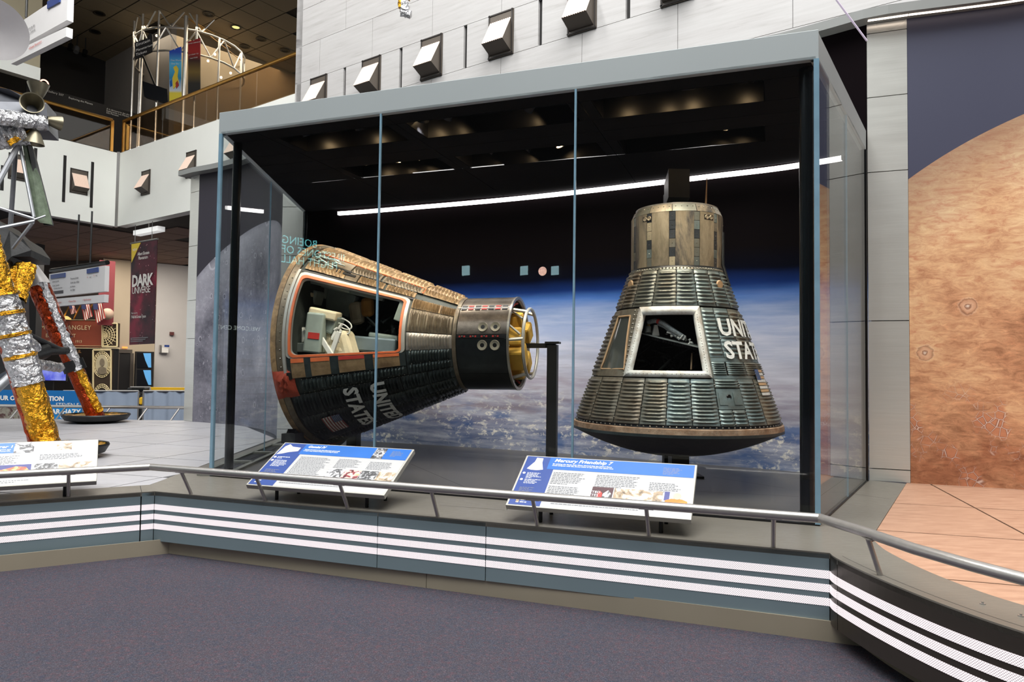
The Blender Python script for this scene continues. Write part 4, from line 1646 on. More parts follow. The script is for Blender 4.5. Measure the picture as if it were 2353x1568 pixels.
# letters and flag painted over the beads
G.text(b := MB(), 'UNITED', 0.185, 0.86, -30.5, 'cw', 0.031, offset=0.008, space=1.05)
b.build('lettering', WLET, gem)
G.text(b := MB(), 'STATES', 0.185, 0.605, -31, 'cw', 0.031, offset=0.008, space=1.05)
b.build('lettering', WLET, gem)
FRED = mat('flag_red', (122, 50, 48), 0.5, 0, 0.2, 20)
FWHT = mat('flag_white', (188, 186, 180), 0.5, 0, 0.2, 20)
FBLU = mat('flag_blue', (58, 74, 108), 0.5, 0, 0.2, 20)
for k in range(13):
    s = 0.30 + k * 0.0135
    G.slab(b := MB(), s, s + 0.0132, -65.5, -49.5, 0.024, 0.0305, 1, 5)
    b.build('flag_stripe', FRED if k % 2 == 0 else FWHT, gem)
G.slab(b := MB(), 0.395, 0.4765, -55.8, -49.5, 0.024, 0.032, 1, 3)
b.build('flag_canton', FBLU, gem)
b = MB()
for i in range(5):
    for j in range(5):
        rivet(b, G, 0.403 + i * 0.0165, -50.2 - j * 1.15, 0.004, 0.035)
b.build('flag_stars', FWHT, gem, kind='stuff')
# filler patch and black port beside it
rq = random.Random(5)
def filler(s0, s1, t0, t1, amp):
    b = MB()
    k = 12
    lump = [[rq.uniform(0.5, 1.0) for _ in range(k + 1)] for _ in range(k + 1)]

    def fn(u, v):
        e = min(1, 4 * u, 4 * (1 - u)) * min(1, 4 * v, 4 * (1 - v))
        w_ = 0.25 * v if u > 0.5 else 0
        return G.P(s0 + (s1 - s0) * (u - w_ * (1 - v)), t0 + (t1 - t0) * v, 0.004 + amp * e * lump[round(u * k)][round(v * k)])
    b.grid(fn, k, k)
    b.build('filler_patch', G_PUT, gem, True)


filler(-0.015, 0.19, -31, -15.0, 0.05)
G.slab(b := MB(), 0.125, 0.165, -20.3, -16.6, 0.0, 0.034, 1, 2)
b.build('port_recess', mat('pure_black', (4, 4, 4), 0.8, 0, 0.1, 2), gem)
filler(0.03, 0.12, -104, -84, 0.03)

# nose cylinder (attitude control section) in sheets
for (t0, t1, m) in ((47.5, 140, G_CYL), (9.5, 46, G_CYL), (-40, 4.0, G_CYB), (-120, -40.4, G_CYB), (140.4, 239.6, G_CYB)):
    G.slab(b := MB(), SJ + 0.03, GL, t0, t1, -0.012, 0.006, 2, 24)
    b.build('nose_sheet', m, gem, True)
G.slab(b := MB(), SJ + 0.03, GL, 4.4, 9.1, -0.012, 0.010, 1, 2)
b.build('marker_strip', DARK, gem)
for k in range(4):
    G.slab(b := MB(), SJ + 0.045 + k * 0.118, SJ + 0.135 + k * 0.118, 5.0, 8.4, 0.008, 0.012, 1, 1)
    b.build('marker_plate', mat('marker_plate_black', (14, 13, 13), 0.4, 0.2, 0.1, 9), gem)
    for j in range(2):
        G.slab(b := MB(), SJ + 0.055 + k * 0.118 + j * 0.05, SJ + 0.075 + k * 0.118 + j * 0.05, 5.8, 7.6, 0.012, 0.0135, 1, 1)
        b.build('red_mark', REDT, gem)
    rivet(rb, G, SJ + 0.09 + k * 0.118, 6.7, 0.007, 0.018)
for t0, t1 in ((48.2, 50.8), (43.0, 45.6)):
    for k in range(7):
        G.slab(b := MB(), SJ + 0.04 + k * 0.073, SJ + 0.095 + k * 0.073, t0, t1, 0.005, 0.012, 1, 1)
        b.build('red_mark', REDT if k % 2 else DARK, gem)
G.slab(b := MB(), SJ + 0.0, GL, 46.2, 47.3, 0.0, 0.010, 2, 1)
b.build('edge_trim', G_SIL, gem)
# thruster openings in pairs
THR = mat('thruster_liner', (150, 144, 126), 0.6, 0.1, 0.15, 9)
for s, th in ((1.985, 18.0), (2.118, 18.0), (1.985, -3.8), (2.118, -3.8)):
    c = G.P(s, th, 0.0)
    n = (G.P(s, th, 1) - G.P(s, th, 0)).normalized()
    o = MB().lathe(c, n, [(0.009, 0.022), (0.011, 0.034), (0.016, 0.044), (0.018, 0.050), (0.004, 0.054)], 20).build('thruster_port', THR, gem, True)
    MB().lathe(c, n, [(0.0085, 0.0), (0.0085, 0.023)], 16).build('port_bore', DARK, o)
# open nose: ring, hoop, struts, foam blocks
b = MB().lathe(G.o, G.a, [(GL, 0.46), (GL, 0.502), (GL + 0.02, 0.502), (GL + 0.02, 0.47), (GL - 0.01, 0.46)], 72, ref=G.en)
b.build('nose_rim', mat('nose_rim_metal', (150, 146, 136), 0.35, 0.7, 0.1, 8), gem, True)
b = MB().lathe(G.o, G.a, [(GL - 0.16, 0.0), (GL - 0.16, 0.47)], 40, ref=G.en)
b.build('nose_bulkhead', G_GRN, gem, True)
hoop = [G.Q(GL + 0.14, k * 10, 0.37) for k in range(36)]
PIPE = mat('pale_pipe', (196, 194, 184), 0.35, 0.4, 0.06, 9)
MB().tube(hoop, 0.017, 8, closed=True).build('nose_hoop', PIPE, gem, True)
for th in (6, 62, 120, 180, 240, 300):
    MB().tube([G.Q(GL - 0.1, th - 4, 0.43), G.Q(GL + 0.14, th, 0.37)], 0.018, 8).build('hoop_strut', PIPE, gem, True)
for th in (40, 75):
    MB().tube([G.Q(GL - 0.12, th, 0.42), G.Q(GL + 0.10, th - 25, 0.33)], 0.012, 8).build('hoop_strut', PIPE, gem, True)
for k, (th, rr_, sz, dz) in enumerate(((14, 0.20, (0.24, 0.20, 0.20), 0.0), (-35, 0.25, (0.26, 0.20, 0.24), 0.02), (-80, 0.26, (0.22, 0.24, 0.20), -0.02), (70, 0.26, (0.18, 0.16, 0.14), 0.0), (150, 0.24, (0.22, 0.22, 0.2), 0.0), (-130, 0.26, (0.22, 0.2, 0.2), 0.0))):
    c = G.Q(GL - 0.01 + dz, th, rr_)
    d = (G.Q(0, th, 1) - G.Q(0, th, 0)).normalized()
    o = MB().box(c, sz, (G.a, d, G.a.cross(d))).build('foam_block', YELF, gem)
    bevel(o, 0.03, 2)
b = MB()
for k in range(16):
    th = rnd.uniform(0, 360)
    p = G.Q(GL - 0.14, th, rnd.uniform(0.3, 0.43))
    q = G.Q(GL - 0.02, th + rnd.uniform(-20, 20), rnd.uniform(0.3, 0.45))
    b.tube([p, q], rnd.uniform(0.008, 0.016), 6)
b.build('nose_tubing', G_WHT, gem, True)
b = MB()
for k in range(14):
    th = rnd.uniform(0, 360)
    b.tube([G.Q(GL - 0.05, th, 0.42), G.Q(GL + 0.0, th + 8, 0.43)], 0.012, 6)
b.build('red_fittings', REDT, gem, True)
rb.build('rivets', RIV, gem, kind='stuff')

# cabin seen through the hatch
def gp(s, th, r):
    return G.Q(s, th, r)


def gbox(name, s, th, r, size, m, tilt=0.0, tw=0.0, parent=gem, bev=0.015):
    c = gp(s, th, r)
    ax = [G.a.copy(), G.en.copy(), Vector((0, 0, 1))]
    Rm = Matrix.Rotation(tilt, 3, G.en) @ Matrix.Rotation(tw, 3, Vector((0, 0, 1)))
    o = MB().box(c, size, [Rm @ x for x in ax]).build(name, m, parent)
    return bevel(o, bev, 2)


b = MB().lathe(G.o, G.a, [(0.08, 0.0), (0.08, 1.06)], 48, ref=G.en)
b.build('cabin_bulkhead', G_INT, gem, True)
b = MB()
b.quad(gp(0.09, 0, -0.25) + Vector((0, 0, -0.98)), gp(1.5, 0, -0.25) + Vector((0, 0, -0.44)), gp(1.5, 0, -0.25) + Vector((0, 0, 0.44)), gp(0.09, 0, -0.25) + Vector((0, 0, 0.98)))
b.build('cabin_back_wall', G_BCK, gem)


def hb(name, px, py, depth_in, size, m, tilt=0, tw=0, bev=0.02):
    """cabin piece: placed behind the hatch opening at the given depth behind the outer skin"""
    h_ = G.hit(px, py)
    p = G.P(h_[0], h_[1], 0)
    d = ray(px, py).normalized()
    c = p + d * depth_in
    ax = [G.a.copy(), G.en.copy(), Vector((0, 0, 1))]
    Rm = Matrix.Rotation(radians(tilt), 3, G.en) @ Matrix.Rotation(radians(tw), 3, Vector((0, 0, 1)))
    o = MB().box(c, size, [Rm @ x for x in ax]).build(name, m, gem)
    bevel(o, bev, 2)
    return o, c, [Rm @ x for x in ax]


seat, sc_, sax = hb('seat_headbox', 729, 766, 0.30, (0.19, 0.22, 0.42), G_GRN, -6, 8)
hb('seat_headbox_top', 748, 723, 0.28, (0.30, 0.20, 0.10), G_CRM, -12, 8)
hb('seat_headbox_side', 765, 745, 0.34, (0.14, 0.2, 0.20), G_GRN, -22, 0)
hb('seat_shoulder', 760, 785, 0.40, (0.16, 0.2, 0.30), G_CRM, 25, 0, 0.04)
hb('seat_cushion', 795, 800, 0.36, (0.20, 0.26, 0.36), G_CRM, 18, 0, 0.06)
hb('seat_cushion', 775, 815, 0.34, (0.22, 0.2, 0.20), G_CRM, -10, 0, 0.05)
hb('far_seat_box', 712, 690, 0.62, (0.22, 0.2, 0.24), G_GRN, -15, 0)
hb('far_seat_box_top', 706, 678, 0.5, (0.16, 0.14, 0.08), G_CRM, -15, 0)
hb('far_seat_panel', 775, 690, 0.75, (0.44, 0.1, 0.26), G_GRN, -22, 0, 0.01)
hb('far_liner', 800, 660, 0.45, (0.9, 0.06, 0.14), G_GRN, -13, 0, 0.01)
hb('roof_liner', 760, 650, 0.25, (0.5, 0.05, 0.12), G_GRN, -14, 0, 0.01)
hb('far_wall_panel', 720, 655, 0.7, (0.36, 0.05, 0.3), G_GRN, -12, 0, 0.01)
hb('far_wall_panel', 780, 715, 0.95, (0.5, 0.05, 0.4), G_BCK, -10, 0, 0.01)
hb('far_wall_panel', 880, 730, 1.0, (0.4, 0.05, 0.4), G_INT, -5, 0, 0.01)
hb('far_seat_cushion', 820, 720, 0.7, (0.16, 0.12, 0.26), G_CRM, 10, 0, 0.05)
hb('floor_pan', 700, 800, 0.4, (0.2, 0.25, 0.1), G_BCK, 0, 0, 0.01)
hb('harness_strap', 752, 800, 0.2, (0.05, 0.03, 0.3), G_WHT, 35, 0, 0.005)
hb('harness_strap', 770, 790, 0.2, (0.05, 0.03, 0.26), G_WHT, -20, 0, 0.005)
hb('seat_rail', 690, 735, 0.40, (0.05, 0.08, 0.5), G_WHT, 14, 0, 0.008)
hb('tan_headrest', 845, 706, 0.60, (0.15, 0.1, 0.22), mat('tan_headrest_cloth', (176, 126, 62), 0.8, 0, 0.1, 8), 4, 0, 0.05)
hb('side_console', 865, 793, 0.42, (0.52, 0.2, 0.16), mat('console_blue_grey', (112, 126, 130), 0.45, 0.2, 0.1, 7), -5, 0)
hb('side_console_top', 888, 775, 0.44, (0.34, 0.2, 0.06), G_GRN, -8, 0)
hb('hand_controller', 907, 768, 0.42, (0.06, 0.06, 0.13), DARK, 12, 0, 0.015)
hb('corner_bracket', 922, 718, 0.10, (0.10, 0.04, 0.20), G_GRN, -20, 0, 0.01)
pl = MB().box(sc_ - sax[1] * -0.113 * 1.0 + sax[2] * -0.02, (0.11, 0.006, 0.06), sax)
pl = MB().box(sc_ + sax[1] * 0.113 + sax[2] * -0.03 + sax[0] * 0.01, (0.12, 0.006, 0.065), sax).build('red_placard', REDT, gem)
for (x0, y0, dd) in ((790, 745, 0.30), (786, 756, 0.28)):
    h0 = G.P(*G.hit(x0, y0)) + ray(x0, y0).normalized() * dd
    MB().tube([h0 + G.a * (0.09 * cos(a * pi / 10)) + Vector((0, 0, 0.05 * sin(a * pi / 10) - 0.03 * cos(a * pi / 10))) for a in range(20)], 0.008, 6, closed=True).build('pull_loop', G_WHT, gem, True)
b = MB()
for k in range(9):
    x0, y0 = 775 + rnd.uniform(-12, 16), 765 + rnd.uniform(-15, 18)
    h0 = G.P(*G.hit(x0, y0)) + ray(x0, y0).normalized() * 0.26
    b.tube([h0, h0 + Vector((rnd.uniform(-.06, .06), 0, rnd.uniform(-.08, .08)))], 0.016, 7)
b.build('seat_fittings', G_WHT, gem, True)
b = MB()
for k in range(22):
    x0, y0 = rnd.uniform(840, 925), rnd.uniform(725, 770)
    h0 = G.P(*G.hit(x0, y0)) + ray(x0, y0).normalized() * rnd.uniform(0.4, 0.8)
    b.tube([h0, h0 + Vector((rnd.uniform(-.15, .15), rnd.uniform(-.1, .1), rnd.uniform(-.1, .1)))], rnd.uniform(0.006, 0.014), 6)
b.build('cabin_wiring', G_INT, gem, True)

# its stand: nose post with bracket and a cradle on two posts
st = empty('capsule_stand', (0.2, 7.5, 0.012), 'black steel stand carrying the capsule on its side by nose and rim', 'stand')
pz = fl(1238, 1044, 0.012)
ptop = zat(1240, 792, pz)
pdep = GN + GA * 0.36
pxy = Vector((pdep.x + 0.02, pdep.y - 0.02, 0))
zt = zat(1240, 790, pxy)
MB().box((pxy.x, pxy.y, zt / 2), (0.105, 0.105, zt - 0.024), (GA, en, Vector((0, 0, 1)))).build('nose_post', OBLK, st)
MB().box((pxy.x, pxy.y, zt + 0.01), (0.15, 0.13, 0.022), (GA, en, Vector((0, 0, 1)))).build('post_cap', OBLK, st)
MB().box(pxy + Vector((0, 0, zt - 0.02)) - GA * 0.18, (0.42, 0.06, 0.05), (GA, en, Vector((0, 0, 1)))).build('nose_arm', OBLK, st)
MB().box((pxy.x, pxy.y, 0.02), (0.3, 0.3, 0.016), (GA, en, Vector((0, 0, 1)))).build('foot_plate', OBLK, st)
for th in (-55, -125):
    c = G.Q(-0.02, th, 1.22)
    MB().box((c.x, c.y, c.z / 2 + 0.006), (0.13, 0.13, c.z - 0.012), (GA, en, Vector((0, 0, 1)))).build('cradle_post', OBLK, st)
    MB().box((c.x, c.y, c.z), (0.16, 0.17, 0.10), (GA, en, Vector((0, 0, 1)))).build('post_head', OBLK, st)
MB().lathe(G.o, G.a, [(-0.07, 1.15), (-0.07, 1.21), (0.02, 1.21), (0.02, 1.15), (-0.07, 1.15)], 24, 52, 128, ref=G.en).build('cradle_arc', OBLK, st, True)

# ---------------- the bell-shaped capsule standing upright
MC = Vector((1.537, 6.6, 0.5115))
MZ = [(0.0, 0.945), (0.055, 0.938), (0.062, 0.925), (1.4435, 0.425), (1.455, 0.412), (1.955, 0.412), (2.025, 0.372), (2.06, 0.37)]


def MR(s):
    if s <= MZ[0][0]:
        return MZ[0][1]
    for (a, r0), (c, r1) in zip(MZ[:-1], MZ[1:]):
        if a <= s <= c:
            return r0 + (r1 - r0) * (s - a) / (c - a)
    return MZ[-1][1]


toc = Vector((-MC.x, -MC.y, 0)).normalized()
M = Shell(MC, (0, 0, 1), toc, MR, 2.05)     # angle grows counter-clockwise seen from above: + is to the right
mer = empty('upright_space_capsule', (MC.x, MC.y, 0.012), 'bell-shaped grey space capsule standing upright with a square open hatch', 'space capsule')
M_GRN = skin('mercury_blue_grey', (92, 106, 106), (132, 146, 144), 0.42, 0.55, 4, (92, 84, 72), 3, 1, 0.5)
M_BRN = skin('mercury_brown_grey', (88, 84, 74), (132, 126, 112), 0.44, 0.5, 4, (84, 66, 48), 3, 2, 0.6)
M_OLV = skin('mercury_olive_grey', (92, 94, 86), (128, 128, 118), 0.44, 0.5, 4, (120, 100, 74), 4, 4, 0.4)
M_TAN = skin('mercury_bronze_tan', (122, 110, 90), (160, 147, 124), 0.46, 0.45, 3, (62, 62, 64), 1.5, 3, 1.0, (3, 3, 0.8))
M_TN2 = skin('mercury_bronze_pale', (132, 120, 98), (168, 155, 132), 0.46, 0.45, 3, (96, 86, 70), 2.6, 6, 0.6, (3, 3, 1))
M_RIM = skin('mercury_shield_rim', (132, 96, 66), (184, 158, 132), 0.55, 0.25, 9, (80, 56, 40), 7, 2)
M_DISH = skin('mercury_char', (16, 18, 18), (40, 38, 36), 0.6, 0.1, 12, (8, 8, 8), 8, 1)
M_WHT = skin('mercury_hatch_white', (196, 196, 190), (226, 226, 220), 0.5, 0.1, 9, (150, 128, 104), 8, 2, 0.5)
M_TDK = skin('mercury_tile_dark', (44, 48, 52), (70, 74, 78), 0.4, 0.4, 6)
M_TLG = skin('mercury_tile_light', (150, 140, 116), (176, 164, 138), 0.45, 0.4, 6)
mr = MB()
# hatch and window positions, read off where the pixel rays meet the cone
hTL, hTR, hBR, hBL = M.hit(1471.9, 705.8), M.hit(1604.9, 704.5), M.hit(1634.8, 868.7), M.hit(1434.9, 865.6)
oS0, oS1 = (hBL[0] + hBR[0]) / 2, (hTL[0] + hTR[0]) / 2
thL = lambda s: hBL[1] + (hTL[1] - hBL[1]) * (s - oS0) / (oS1 - oS0)
thR = lambda s: hBR[1] + (hTR[1] - hBR[1]) * (s - oS0) / (oS1 - oS0)
iS0, iS1 = oS0 + 0.055, oS1 - 0.075
inset = lambda s: degrees(0.055 / MR(s))
# inner shell with the hatch left open
b = MB()
b.lathe(M.o, M.a, [(0.05, MR(0.05) - 0.02), (oS0, MR(oS0) - 0.014)], 72, ref=M.en)
b.lathe(M.o, M.a, [(oS1, MR(oS1) - 0.014), (1.44, MR(1.44) - 0.014), (1.95, 0.39), (2.0, 0.36), (2.02, 0.0)], 72, ref=M.en)
b.grid(lambda u, v: M.P(oS0 + (oS1 - oS0) * u, thR(oS0 + (oS1 - oS0) * u) + (360 - thR(oS0 + (oS1 - oS0) * u) + thL(oS0 + (oS1 - oS0) * u)) * v, -0.014), 6, 60)
fixn(b.build('inner_shell', mat('mercury_inner_dark', (20, 20, 19), 0.6, 0.3, 0.2, 6), mer, True))
# heat shield dish and ring
prof = [(-0.245 * (1 - (r / 0.945) ** 2) - 0.012, r) for r in [0.945 * k / 14 for k in range(15)]]
MB().lathe(M.o, M.a, prof, 72, ref=M.en).build('heat_shield', M_DISH, mer, True)
MB().lathe(M.o, M.a, [(-0.012, 0.94), (-0.012, 0.951), (0.012, 0.951), (0.012, 0.945)], 96, ref=M.en).build('shield_edge', G_DRK, mer, True, sharp=20)
MB().lathe(M.o, M.a, [(0.012, 0.95), (0.055, 0.945), (0.062, 0.93)], 96, ref=M.en).build('shield_ring', M_RIM, mer, True, sharp=20)
for k in range(110):
    rivet(mr, M, 0.034, -120 + k * 240 / 110, 0.006, 0.006)


def cbeads(s0, s1, t0, t1, n, m, amp=0.017, **kw):
    o = M.beads(s0, s1, t0, t1, n, amp, 0.006, 0.11, 0.05, nt=10, **kw).build('shingle', m, mer, True, sharp=55)
    for th in (t0, t1):
        for k in range(4):
            rivet(mr, M, s0 + (s1 - s0) * (k + 0.5) / 4, th, 0.0065, 0.010)
    return o


# lower row of shingles under the hatch (edges read from the photograph)
row0 = 0.085
eL = [M.hit(x, y) for x, y in ((1362, 940), (1415, 945), (1472, 950), (1531, 955), (1590, 955), (1652, 953), (1713, 948), (1752, 944))]
ang = [-118, -95, -77] + [round(p[1], 1) for p in eL] + [82, 100, 122]
top0 = oS0 - 0.008
mids = [M_OLV, M_OLV, M_BRN, M_BRN, M_BRN, M_OLV, M_GRN, M_GRN, M_GRN, M_GRN, M_OLV, M_OLV, M_OLV]
for k in range(len(ang) - 1):
    a, c = ang[k] + 0.25, ang[k + 1] - 0.25
    m = mids[min(k, len(mids) - 1)]
    cx_ = (a + c) / 2
    if 18 < cx_ < 34:     # panel with the sunken port
        cbeads(row0, row0 + 0.13, a, (a + c) / 2 - 0.2, 4, M_GRN)
        cbeads(row0, row0 + 0.13, (a + c) / 2 + 0.2, c, 4, M_GRN)
        M.slab(b := MB(), row0 + 0.135, row0 + 0.30, a, c, -0.01, 0.006, 3, 6)
        b.build('port_plate', M_GRN, mer, True)
        p = M.P(row0 + 0.23, (a + c) / 2 - 1.0, 0.006)
        n_ = (M.P(row0 + 0.23, (a + c) / 2, 1) - M.P(row0 + 0.23, (a + c) / 2, 0)).normalized()
        MB().lathe(p, n_, [(0.001, 0.0), (0.001, 0.016), (0.006, 0.022), (0.0, 0.028)], 14).build('port_ring', DARK, mer, True)
        M.slab(b := MB(), row0 + 0.17, row0 + 0.27, a + 1, (a + c) / 2 - 2.4, 0.004, 0.012, 2, 4)
        b.build('port_fairing', M_GRN, mer, True)
        M.slab(b := MB(), row0 + 0.17, row0 + 0.27, (a + c) / 2 + 2, c - 1, 0.004, 0.012, 2, 4)
        b.build('port_fairing', M_GRN, mer, True)
        cbeads(row0 + 0.305, top0, a, c, 3, M_GRN)
    else:
        cbeads(row0, top0, a, c, 12 if k % 2 else 11, m)
# middle row left and right of the hatch
midL = [-118, -98, -80, -66]
wTL, wTR, wBR, wBL = M.hit(1424, 729), M.hit(1450, 730), M.hit(1436, 848), M.hit(1384, 848)
wl, wr = min(wTL[1], wBL[1]) - 1.5, max(wTR[1], wBR[1]) + 1.0
lcols = [-118, -96, -78, wl]
for k in range(len(lcols) - 1):
    cbeads(oS0, oS1 - 0.01, lcols[k] + 0.3, lcols[k + 1] - 0.3, 14, M_BRN if k else M_OLV)
# tapered bolted strips beside the window and hatch
def wedge(name, s0, s1, f0, f1, m, d=0.006, ns=10, nt=4):
    b = MB()
    b.grid(lambda u, v: M.P(s0 + (s1 - s0) * u, f0(s0 + (s1 - s0) * u) + (f1(s0 + (s1 - s0) * u) - f0(s0 + (s1 - s0) * u)) * v, d), ns, nt)
    return b.build(name, m, mer, True)


wfL = lambda s: wBL[1] + (wTL[1] - wBL[1]) * (s - wBL[0]) / (wTL[0] - wBL[0])
wfR = lambda s: wBR[1] + (wTR[1] - wBR[1]) * (s - wBR[0]) / (wTR[0] - wBR[0])
wedge('window_surround', oS0, oS1 - 0.01, lambda s: wl, lambda s: wfL(s) , M_BRN)
wedge('window_surround', oS0, oS1 - 0.01, lambda s: wfR(s), lambda s: thL(s), M_BRN)
wedge('window_surround', oS0, wBL[0], wfL, wfR, M_BRN, 0.0062)
wedge('window_surround', wTL[0], oS1 - 0.01, wfL, wfR, M_BRN, 0.0062)
t = NT('capsule_window_glass')
t.base((0.05, 0.055, 0.05)); t.set(0.08, 0.0, 0.8)
wedge('window_pane', wBL[0], wTL[0], wfL, wfR, t.m, 0.0015)
M_CLAY = mat('window_gasket', (172, 140, 104), 0.6, 0, 0.15, 9)
rim = [M.P(wBL[0] + (wTL[0] - wBL[0]) * k / 8, wfL(wBL[0] + (wTL[0] - wBL[0]) * k / 8), 0.010) for k in range(9)] + [M.P(wTL[0] - (wTL[0] - wBL[0]) * k / 8, wfR(wTL[0] - (wTL[0] - wBL[0]) * k / 8), 0.010) for k in range(9)]
MB().tube(rim, 0.009, 6, closed=True).build('window_gasket', M_CLAY, mer, True)
for k in range(15):
    s = oS0 + 0.03 + (oS1 - oS0 - 0.06) * k / 14
    rivet(mr, M, s, (thL(s) + wfR(s)) / 2, 0.011, 0.010)
    rivet(mr, M, s, thL(s) - 1.2, 0.008, 0.010)
# right of the hatch
rcol = [M.hit(x, y)[1] for x, y in ((1667, 790), (1700, 790))]
rc1, rc2 = 33.5, 50.0
sm = (oS0 + oS1) / 2 - 0.14
wedge('side_strip', oS0, oS1 - 0.01, lambda s: thR(s), lambda s: thR(s) + 1.5, M_OLV)


def tbeads(s0, s1, f0, f1, n, m, amp=0.017):
    """bead sheet with slanting sides"""
    b = MB()
    ns, nt = n * 6 + 2, 12

    def fn(u, v):
        s = s0 + (s1 - s0) * u
        th = f0(s) + (f1(s) - f0(s)) * v
        h = 0.006
        uu = (u - 0.05) / 0.9
        if 0 < uu < 1:
            e = min(1, max(0, (v - 0.06) / 0.1), max(0, (0.94 - v) / 0.1))
            h += amp * sin(pi * ((uu * n) % 1)) ** 2 * e
        if u in (0.0, 1.0) or v in (0.0, 1.0):
            h = 0.001
        return M.P(s, th, h)
    b.grid(fn, ns, nt)
    return b.build('shingle', m, mer, True, sharp=55)


tbeads(sm, oS1 - 0.01, lambda s: thR(s) + 1.8, lambda s: rc1, 11, M_GRN)
tbeads(oS0 + 0.02, sm - 0.03, lambda s: thR(s) + 1.8, lambda s: rc1 - 0.5, 6, M_GRN)
cbeads(sm, oS1 - 0.01, rc1 + 0.4, rc2, 11, M_GRN)
cbeads(oS0 + 0.02, sm - 0.03, rc1 + 0.4, rc2, 6, M_GRN)
for a, c in ((50.5, 67), (67.5, 86), (86.5, 105), (105.5, 122)):
    cbeads(sm, oS1 - 0.01, a, c, 11, M_OLV)
    cbeads(oS0 + 0.02, sm - 0.03, a, c, 6, M_OLV)
M.slab(b := MB(), sm - 0.03, sm, 18, 100, -0.01, 0.005, 1, 20); b.build('skin_band', M_GRN, mer, True)
M.slab(b := MB(), oS0 - 0.005, oS0 + 0.02, 21, 100, -0.01, 0.005, 1, 20); b.build('skin_band', M_GRN, mer, True)
# upper rows under the cylinder
uS = [oS1, oS1 + 0.16, 1.43]
ucol = [-120, -100, -82, -62, -44, -22, 0, 19.5, 38, 58, 80, 100, 122]
for k in range(len(ucol) - 1):
    a, c = ucol[k] + 0.4, ucol[k + 1] - 0.4
    m = M_BRN if c < -30 else (M_OLV if c < 10 else M_GRN)
    cbeads(uS[0] + 0.004, 1.425, a, c, 9, m)
M.slab(b := MB(), 1.425, 1.45, -125, 125, -0.005, 0.008, 1, 60); b.build('bolt_band', M_OLV, mer, True)
for k in range(60):
    rivet(mr, M, 1.437, -120 + 4 * k, 0.0075, 0.012)
for k in range(70):
    rivet(mr, M, 0.072, -115 + 3.3 * k, 0.008, 0.010)
# back of the cone, out of view
M.slab(b := MB(), 0.062, 1.43, 122.5, 239.5, -0.012, 0.004, 4, 24); b.build('skin_band', M_OLV, mer, True)
# round pale discs high on the cone
for px, py in ((1453, 655), (1650, 655)):
    s, th = M.hit(px, py)
    c = M.P(s, th, 0.012); n_ = (M.P(s, th, 1) - M.P(s, th, 0)).normalized()
    MB().lathe(c, n_, [(0.012, 0.0), (0.012, 0.036), (0.0, 0.042)], 16).build('scanner_disc', M_CLAY, mer, True)
# white hatch frame, four mitred bars
def bar(name, f, m=M_WHT, d0=-0.03, d1=0.018):
    b = MB()
    b.grid(lambda u, v: M.P(*f(u, v), d1), 12, 1)
    b.grid(lambda u, v: M.P(*f(u, 0), d0 + (d1 - d0) * v), 12, 1)
    b.grid(lambda u, v: M.P(*f(u, 1), d1 + (d0 - d1) * v), 12, 1)
    return fixn(b.build(name, m, mer, True, sharp=30))


iL = lambda s: thL(s) + inset(s)
iR = lambda s: thR(s) - inset(s)
lerp = lambda a, c, u: a + (c - a) * u
bar('hatch_frame', lambda u, v: (lerp(lerp(oS0, oS1, u), lerp(iS0, iS1, u), v), lerp(thL(lerp(oS0, oS1, u)), iL(lerp(iS0, iS1, u)), v)))
bar('hatch_frame', lambda u, v: (lerp(lerp(oS0, oS1, u), lerp(iS0, iS1, u), v), lerp(thR(lerp(oS0, oS1, u)), iR(lerp(iS0, iS1, u)), v)))
bar('hatch_frame', lambda u, v: (lerp(oS0, iS0, v), lerp(lerp(thL(oS0), thR(oS0), u), lerp(iL(iS0), iR(iS0), u), v)))
bar('hatch_frame', lambda u, v: (lerp(oS1, iS1, v), lerp(lerp(thL(oS1), thR(oS1), u), lerp(iL(iS1), iR(iS1), u), v)))
for k in range(22):
    s = lerp(iS0, iS1, k / 21)
    rivet(mr, M, s, thL(s) + inset(s) * 0.6, 0.004, 0.02)
    rivet(mr, M, s, thR(s) - inset(s) * 0.6, 0.004, 0.02)
    rivet(mr, M, lerp(oS0, iS0, .5), lerp(thL(oS0), thR(oS0), (k + .5) / 22), 0.004, 0.02)
# cabin: instrument tray, hoses, canisters
def mp(px, py, din):
    s, th = M.hit(px, py)
    return M.P(s, th, 0) + ray(px, py).normalized() * din


CAB = mat('tray_grey', (150, 154, 148), 0.45, 0.3, 0.15, 8)
a0, a1 = mp(1474, 768, 0.16), mp(1606, 800, 0.10)
a2, a3 = mp(1600, 790, 0.62), mp(1480, 760, 0.66)
MB().extrude([a0, a1, a2, a3], (0, 0, 0.012)).build('instrument_tray', CAB, mer)
b = MB()
for i in range(16):
    for j in range(4):
        p = a0.lerp(a1, 0.2 + i * 0.048).lerp(a3.lerp(a2, 0.2 + i * 0.048), 0.1 + j * 0.22) + Vector((0, 0, -0.016))
        b.box(p, (0.020, 0.02, 0.03))
b.build('tray_connectors', DARK, mer, kind='stuff')
HOSE = mat('braided_hose', (150, 156, 156), 0.5, 0.4, 0.35, 60)
MB().tube([mp(x, y, d) for x, y, d in ((1490, 741, 0.16), (1505, 737, 0.14), (1523, 742, 0.13), (1540, 755, 0.13), (1556, 766, 0.14), (1570, 775, 0.17))], 0.022, 10).build('hose', HOSE, mer, True)
MB().tube([mp(x, y, d) for x, y, d in ((1512, 745, 0.17), (1527, 752, 0.16), (1545, 766, 0.16), (1562, 780, 0.17))], 0.013, 8).build('hose', HOSE, mer, True)
MB().tube([mp(1511, 738, 0.135), mp(1516, 740, 0.133)], 0.024, 10).build('hose_band', REDT, mer, True)
